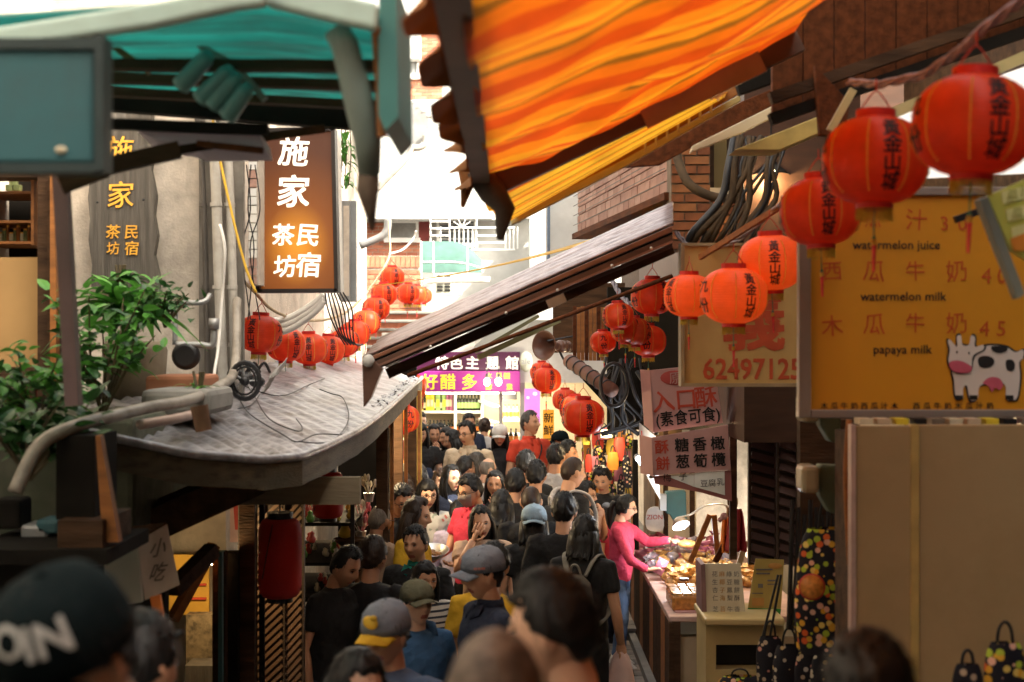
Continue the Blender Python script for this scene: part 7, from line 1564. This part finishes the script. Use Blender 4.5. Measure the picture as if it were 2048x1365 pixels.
        sp.tube(pts, .014, 8, flat=.5); part_l('strap', sp, CL[strap.get('mat', 'black')], root)
    if textback:
        tb_ = MB(); tx, z_, sz, x0 = textback
        for i, ch in enumerate(tx): write(tb_, ch, lambda u, v: ((x0 - u), (.135 + .006) - .5 * (x0 - u) ** 2, z_ + v), (i - (len(tx) - 1) / 2) * sz * .85, 0, sz, .02)
        part_l('back_lettering', tb_, mat('print_grey', (.30, .29, .27), .8), root)
    root['_arms'] = 1
    return root, arml, s, hx
def part_l(name, mb, mats, parent, smooth=True, remesh=0, solid=0):
    o = bpy.data.objects.new(name, mb.mesh(name, mats, smooth)); COL.objects.link(o); o.parent = parent
    if remesh:
        m = o.modifiers.new('remesh', 'REMESH'); m.mode = 'VOXEL'; m.voxel_size = remesh; m.use_smooth_shade = True
        m = o.modifiers.new('smooth', 'SMOOTH'); m.iterations = 6; m.factor = .5
        # soft folds
        tx = bpy.data.textures.get('folds') or bpy.data.textures.new('folds', 'CLOUDS'); tx.noise_scale = .09; tx.noise_depth = 2
        m = o.modifiers.new('folds', 'DISPLACE'); m.texture = tx; m.strength = .018; m.mid_level = .5; m.texture_coords = 'GLOBAL'
    if solid: m = o.modifiers.new('solid', 'SOLIDIFY'); m.thickness = solid
    return o
def to_world(root, s, v):
    v = Vector(v) * s; a = root.rotation_euler.z; return Vector(root.location) + Vector((v.x * math.cos(a) - v.y * math.sin(a), v.x * math.sin(a) + v.y * math.cos(a), v.z))
WP = WHITEP
# ---- blurred people close to the camera
person(240, 1098, 2.2, 'man close up in a black cap with white letters, head bowed to the left', -25, 'short', cap=dict(mat='capblack', text=[('XO', -4, .110, .066, WP, .03), ('IN', 42, .104, .066, WP, .03)]), pitch=22, top='olive', skin=1, lean=6)
person(270, 1225, 3.3, 'blurred person with short black hair and pale blue shirt behind the black cap', 150, 'short', top='ltblue', skin=1)
person(700, 1286, 4.2, 'blurred woman with side parted black hair at the bottom edge, looking down right', 28, 'long', top='grey', skin=2, pitch=16, hy=8)
person(985, 1240, 2.15, 'blurred man with thinning hair seen from behind at the bottom centre', 172, 'buzz', 'thin', top='grey', skin=1, pitch=10)
person(1120, 1138, 3.1, 'blurred man with thick black hair facing left at the bottom centre', -106, 'short', top='black', skin=2, pitch=8)
person(1742, 1264, 2.5, 'blurred black haired head from behind at the lower right', 176, 'short', top='black')
person(775, 1204, 5.5, 'older man in grey cap with yellow brim and emblem, blue tee shirt', -28, 'short', 'salt', 1, 'steelblue', cap=dict(mat='greyblue', brimmat='yellow', patch=mat('emblem_yellow', (.65, .4, .03), .6)), pitch=5, wide=1.12, age=1)
person(838, 1166, 7.4, 'young woman in olive cap and blue hooded jacket looking right', 32, 'short', 'black', 2, 'blue', 'long', cap=dict(mat='olive'), hood=True, pitch=-8)
person(968, 1096, 7.2, 'man in grey cap with orange lettering facing left, navy jacket', -66, 'short', 'black', 0, 'navy', 'long', cap=dict(mat='greyblue', text=[('≈≈', -14, .088, .050, mat('cap_orange', (.7, .2, .12), .6), .02), ('≈≈≈', 62, .055, .026, mat('cap_orange', (.7, .2, .12)), .02)]), pitch=3, collar='navy')
person(986, 1084, 8.1, 'dark haired person hidden behind the grey cap with orange lettering', 165, 'short', top='yellow')
# ---- left side of the crowd
person(850, 1122, 9.0, 'smiling woman in white and navy striped top', 24, 'bob', 'black', 1, 'striped', pitch=4, wide=1.05)
person(832, 1050, 10.2, 'man with thick hair and turquoise collar looking down left', -22, 'short', 'black', 1, 'black', collar='teal', pitch=4, wide=1.1)
person(662, 1084, 9.2, 'man in dark shirt bending towards the trinket rack, facing right', 55, 'short', 'black', 1, 'black', pitch=18, lean=8)
person(745, 1072, 9.3, 'man from behind in black tee shirt with grey letters across the back', 160, 'short', 'brown', 1, 'black', textback=('FU GE', 1.22, .10, 0), wide=1.15)
person(758, 1006, 11.2, 'grey haired man from behind with tan shirt and black strap', 140, 'buzz', 'grey', 1, 'tan', strap=dict(s=1), glasses=True)
person(797, 962, 12.1, 'man with black hair and glasses looking down beside the grey haired man', 30, 'spiky', 'black', 1, 'black', glasses=True, pitch=20)
person(828, 992, 11.1, 'woman with long brown hair and mustard yellow cardigan facing right', 75, 'long', 'brown', 1, 'yellow', 'long', pitch=10)
person(854, 958, 13.0, 'woman with short fringe, round glasses and white printed top', 18, 'bangs', 'black', 2, 'printed', glasses=True, pitch=6)
person(838, 922, 14.9, 'woman with black hair looking down left in white top', -24, 'long', 'black', 2, 'white', pitch=16)
person(806, 944, 14.0, 'person with dark brown hair turned away at the left of the looking down woman', -140, 'long', 'brown', 1, 'black')
person(903, 930, 14.4, 'sunlit woman with long black hair and navy blouse facing right', 40, 'long', 'black', 2, 'navy', pitch=0, bottom='black', strap=dict(s=-1, mat='white'))
person(882, 936, 15.0, 'child with brown bowl cut half hidden behind the sunlit woman', 12, 'bangs', 'brown', 2, 'white')
person(928, 912, 15.0, 'man with thick black hair seen from behind in lavender shirt', 130, 'short', 'black', 1, 'lav', 'long')
bowlman, ba, bsz, _ = person(946, 945, 12.4, 'masked man in pinkish red polo carrying a steel bowl', -48, 'short', 'black', 1, 'pinkred', arms=('carry', 'carry'), mask=True, glasses=True, collar='pinkred', pitch=14, bottom='black')
person(917, 1000, 12.9, 'person in lavender long sleeved shirt beside the masked man', 170, 'short', 'black', 1, 'lav', 'long', bottom='black')
person(966, 1008, 11.5, 'young woman in tan top covering her forehead with her hand', 4, 'long', 'black', 0, 'beige', arms=('face', 'down'), pitch=10, roll=-6, bottom='black')
person(990, 942, 14.2, 'smiling woman with long dark hair in black top', -6, 'long', 'black', 1, 'black', arms=('down', 'mouth'), pitch=2)
person(974, 914, 15.4, 'sunlit bald elderly man with glasses turned to the right', 120, 'bald', 'grey', 2, 'white', glasses=True)
person(956, 904, 16.0, 'sunlit grey haired person in profile facing left', -78, 'bangs', 'salt', 2, 'white')
# ---- back row by the vinegar shop
person(838, 823, 19.2, 'shop assistant with bobbed hair in purple tee shirt', 60, 'bob', 'black', 2, 'purple')
bk, bka, bks, _ = person(841, 845, 17.2, 'young woman with fringe in black tee shirt clutching an orange bag', 4, 'bangs', 'black', 2, 'black', arms=('hold', 'hold'), pitch=8)
person(867, 848, 17.8, 'woman in checked shirt drinking through a straw', 16, 'long', 'black', 1, 'check', arms=('down', 'mouth'), pitch=6)
person(879, 846, 18.9, 'man half hidden behind the woman drinking', 30, 'short', 'black', 1, 'grey')
person(896, 854, 17.4, 'woman in black with wavy hair in profile facing left', -60, 'long', 'black', 1, 'black', arms=('hold', 'hold'))
person(910, 858, 17.0, 'person lit yellow in orange top facing left beside the cream polo man', -80, 'bob', 'black', 1, 'orange', pitch=10)
person(936, 842, 16.4, 'stocky man in cream polo shirt with glasses and dark strap', -26, 'short', 'black', 0, 'cream', glasses=True, strap=dict(s=1), collar='cream', wide=1.2, pitch=4, hy=-10)
person(937, 826, 18.9, 'tall man in navy behind the cream polo man', 20, 'short', 'black', 1, 'navy', 'long')
person(969, 836, 19.3, 'person with brown hair seen from behind at the shop shelves', 175, 'bun', 'brown', 1, 'lightgrey')
person(1000, 850, 17.2, 'woman in white cap, black jumper and jeans with hand in pocket', -8, 'long', 'black', 2, 'black', 'long', 'denim', arms=('down', 'pocket'), cap=dict(mat='white'))
person(1062, 823, 17.0, 'tall man in red polo shirt looking up right with dark strap', 34, 'short', 'salt', 0, 'red', strap=dict(s=1), collar='red', pitch=-8, hy=22, wide=1.08, bottom='grey')
person(1122, 863, 17.4, 'man in black cap facing left behind the crowd', -95, 'short', 'black', 1, 'greyblue', cap=dict(mat='capblack', text=[('W', -10, .088, .04, WP, .01)]))
person(1111, 887, 14.9, 'man from behind in pale grey tee shirt near the hanging pouches', 165, 'short', 'black', 1, 'lightgrey')
person(1133, 880, 15.6, 'man with receding hair in dark green shirt facing right', 70, 'short', 'black', 1, 'dgreen', 'long')
person(1052, 900, 14.2, 'man from behind with short black hair under the red polo man', 176, 'short', 'black', 1, 'black')
person(1034, 936, 14.4, 'person from behind with lacy grey top', -170, 'bob', 'black', 1, 'lace')
person(1072, 920, 13.6, 'person in black from behind with round dark hair', 170, 'short', 'black', 1, 'black')
bp1, _, bps, _ = person(1143, 910, 13.0, 'man with brown buzz cut in black printed tee shirt facing right', 118, 'buzz', 'brown', 0, 'black', pitch=6)
person(1206, 930, 14.6, 'man in black tee shirt looking down towards the stall', -18, 'spiky', 'black', 0, 'black', pitch=16)
person(1168, 962, 13.9, 'man with glasses in tan shirt eating, facing right', 72, 'spiky', 'black', 0, 'tan', arms=('mouth', 'mouth'), glasses=True, pitch=8, strap=dict(s=1))
person(1212, 994, 14.6, 'person in magenta cap hidden behind the pink jacket woman', 80, 'bob', 'black', 1, 'pinkred', cap=dict(mat='magenta', brim=False))
pw, pwa, pws, _ = person(1240, 988, 13.5, 'woman with ponytail in hot pink jacket reaching over the stall', 74, 'pony', 'black', 2, 'pink', 'long', 'denim', arms=(((-.23, -.14, 1.10), (-.13, -.30, 1.00), (.3, -1, .2)), 'reach'), glasses=True, pitch=8, shoes='white', lean=4)
# ---- right middle backs
person(1062, 969, 12.0, 'man from behind with tanned neck in black tee shirt', 174, 'buzz', 'brown', 0, 'black', wide=1.12)
person(1030, 938, 13.2, 'person from behind with round black hair left of the tanned neck man', 172, 'short', 'black', 1, 'black')
person(1003, 980, 12.2, 'woman from behind with dark hair and bare shoulders', 170, 'bob', 'black', 0, 'black')
person(1068, 1011, 11.1, 'person from behind wearing a pale blue cap backwards', 178, 'bob', 'black', 0, 'black', cap=dict(mat='ltblue', rot=180))
person(1128, 984, 10.9, 'tall man from behind with cropped black hair and black jacket', 172, 'short', 'black', 0, 'black', 'long', wide=1.1)
bw, bwa, bws, _ = person(1168, 1030, 10.3, 'woman from behind with bobbed hair, black tee shirt and grey backpack', 158, 'bob', 'black', 0, 'black', bottom='black')
# ---- carried things
def in_frame(root, s, build, name, mats, label, cat, group=None):
    mb = MB(); build(mb); a = root.rotation_euler.z; mb.v = [tuple(to_world(root, s, v)) for v in mb.v]
    return solo(name, mb, mats, label, cat, group, smooth=True)
def pack(root, s, label, m_, m2_):
    t = thing('backpack', label, 'backpack', to_world(root, s, (0, .2, 1.0)))
    def tw(mb): mb.v = [tuple(to_world(root, s, v)) for v in mb.v]; return mb
    b = MB(); b.loft([(0, .20, .93, .12, .06), (0, .215, .97, .145, .085), (0, .215, 1.15, .14, .085), (0, .20, 1.29, .11, .07), (0, .18, 1.34, .05, .035)], 20, pw=.75); part('body', tw(b), m_, t, smooth=True)
    b = MB(); b.loft([(0, .29, .97, .10, .02), (0, .30, 1.0, .11, .035), (0, .30, 1.10, .11, .03), (0, .29, 1.14, .09, .012)], 16, pw=.7); part('front_pocket', tw(b), m_, t, smooth=True)
    for s_ in (-1, 1):
        b = MB(); b.tube([(s_ * .06, .15, 1.33), (s_ * .10, .10, 1.43), (s_ * .115, .02, 1.455), (s_ * .12, -.09, 1.40), (s_ * .14, -.135, 1.25), (s_ * .16, -.08, 1.08), (s_ * .13, .12, 1.0)], .022, 8, flat=.45); part('strap', tw(b), m2_, t, smooth=True)
    b = MB(); b.tube([(-.04, .17, 1.33), (-.02, .185, 1.40), (.02, .185, 1.40), (.04, .17, 1.33)], .009, 6); part('top_loop', tw(b), m2_, t)
pack(bw, bws, 'grey backpack worn by the bobbed woman in black', cloth('pack_grey', (.12, .11, .09)), cloth('strap_grey', (.20, .19, .16)))
pack(bp1, bps, 'black and white backpack on the man with brown buzz cut', CL['black'], CL['lightgrey'])
# steel bowl on the masked man's hands
c = to_world(bowlman, bsz, (-.01, -.40, 1.10)); t = thing('steel_bowl', 'steel bowl of fried snacks held by the masked man', 'bowl', c)
m2 = MB(); m2.lathe([(.06, 0), (.11, .03), (.15, .075), (.156, .078), (.148, .075), (.10, .035), (.05, .012), (.001, .012)], c, (0, -.25, 1), 26); part('basin', m2, STEEL, t, smooth=True)
m2 = MB(); random.seed(4)
for i in range(16): a = random.uniform(0, 6.3); r_ = random.uniform(0, .09); m2.ell(c + Vector((math.cos(a) * r_, math.sin(a) * r_ - .015, .045 + random.uniform(0, .015) + math.sin(a) * r_ * .22)), (.024, .02, .014), 8, 5)
part('food', m2, mat('fried_food', (.32, .15, .05), .5, .4, 30), t, smooth=True)
in_frame(bk, bks, lambda mb: (mb.loft([(-.05, -.26, .78, .12, .05), (-.05, -.27, .85, .17, .08), (-.04, -.26, 1.0, .15, .08), (-.02, -.25, 1.1, .08, .05)], 16)), 'orange_bag', CL['orange'], 'orange bag clutched by the young woman with fringe', 'bag')
in_frame(bk, bks, lambda mb: (mb.loft([(.08, -.27, .82, .07, .05), (.08, -.28, .95, .12, .075), (.05, -.27, 1.1, .13, .075), (.02, -.25, 1.2, .10, .05)], 16)), 'navy_jacket', CL['navy'], 'navy jacket bundled over the orange bag', 'jacket')
sh_, el, wv = bwa[0]
cw_ = Vector(bwa[0][2])
in_frame(bw, bws, lambda mb: (mb.grid(lambda u, v: (cw_.x + math.cos(u * 6.283) * (.03 + .075 * v ** .5), cw_.y + math.sin(u * 6.283) * (.02 + .03 * v), .80 - .24 * v + .01 * math.sin(u * 25)), 24, 8)), 'shopping_bag', mat('bag_pale_pink', (.62, .44, .40), .35, .1, 9), 'pale pink shopping bag in the hand of the backpack woman', 'bag')
cc_ = Vector(pwa[0][2]); in_frame(pw, pws, lambda mb: mb.box(cc_ + Vector((.03, -.12, .035)), (.008, .10, .16), Euler((.5, .2, .3))), 'pink_card', PINKB, 'pink card in the lower hand of the pink jacket woman', 'card')
cr_ = Vector(pwa[1][2]); in_frame(pw, pws, lambda mb: mb.ell(cr_ + Vector((.0, -.16, -.03)), (.07, .10, .04)), 'snack_sample', NUT, 'pale snack bag held out over the candy heap', 'snack')
sc_ = MB(); c = to_world(pw, pws, (0, .135, 1.60)); sc_.ell(c, (.045, .045, .03)); solo('hair_scrunchie', sc_, CL['greyblue'], 'grey blue scrunchie round the ponytail of the pink jacket woman', 'hair tie', smooth=True)
_fo.hide_render = True; bpy.data.objects.remove(_fo)
for o in list(bpy.data.objects):
    for k in ('used', '_arms'):
        if k in o: del o[k]
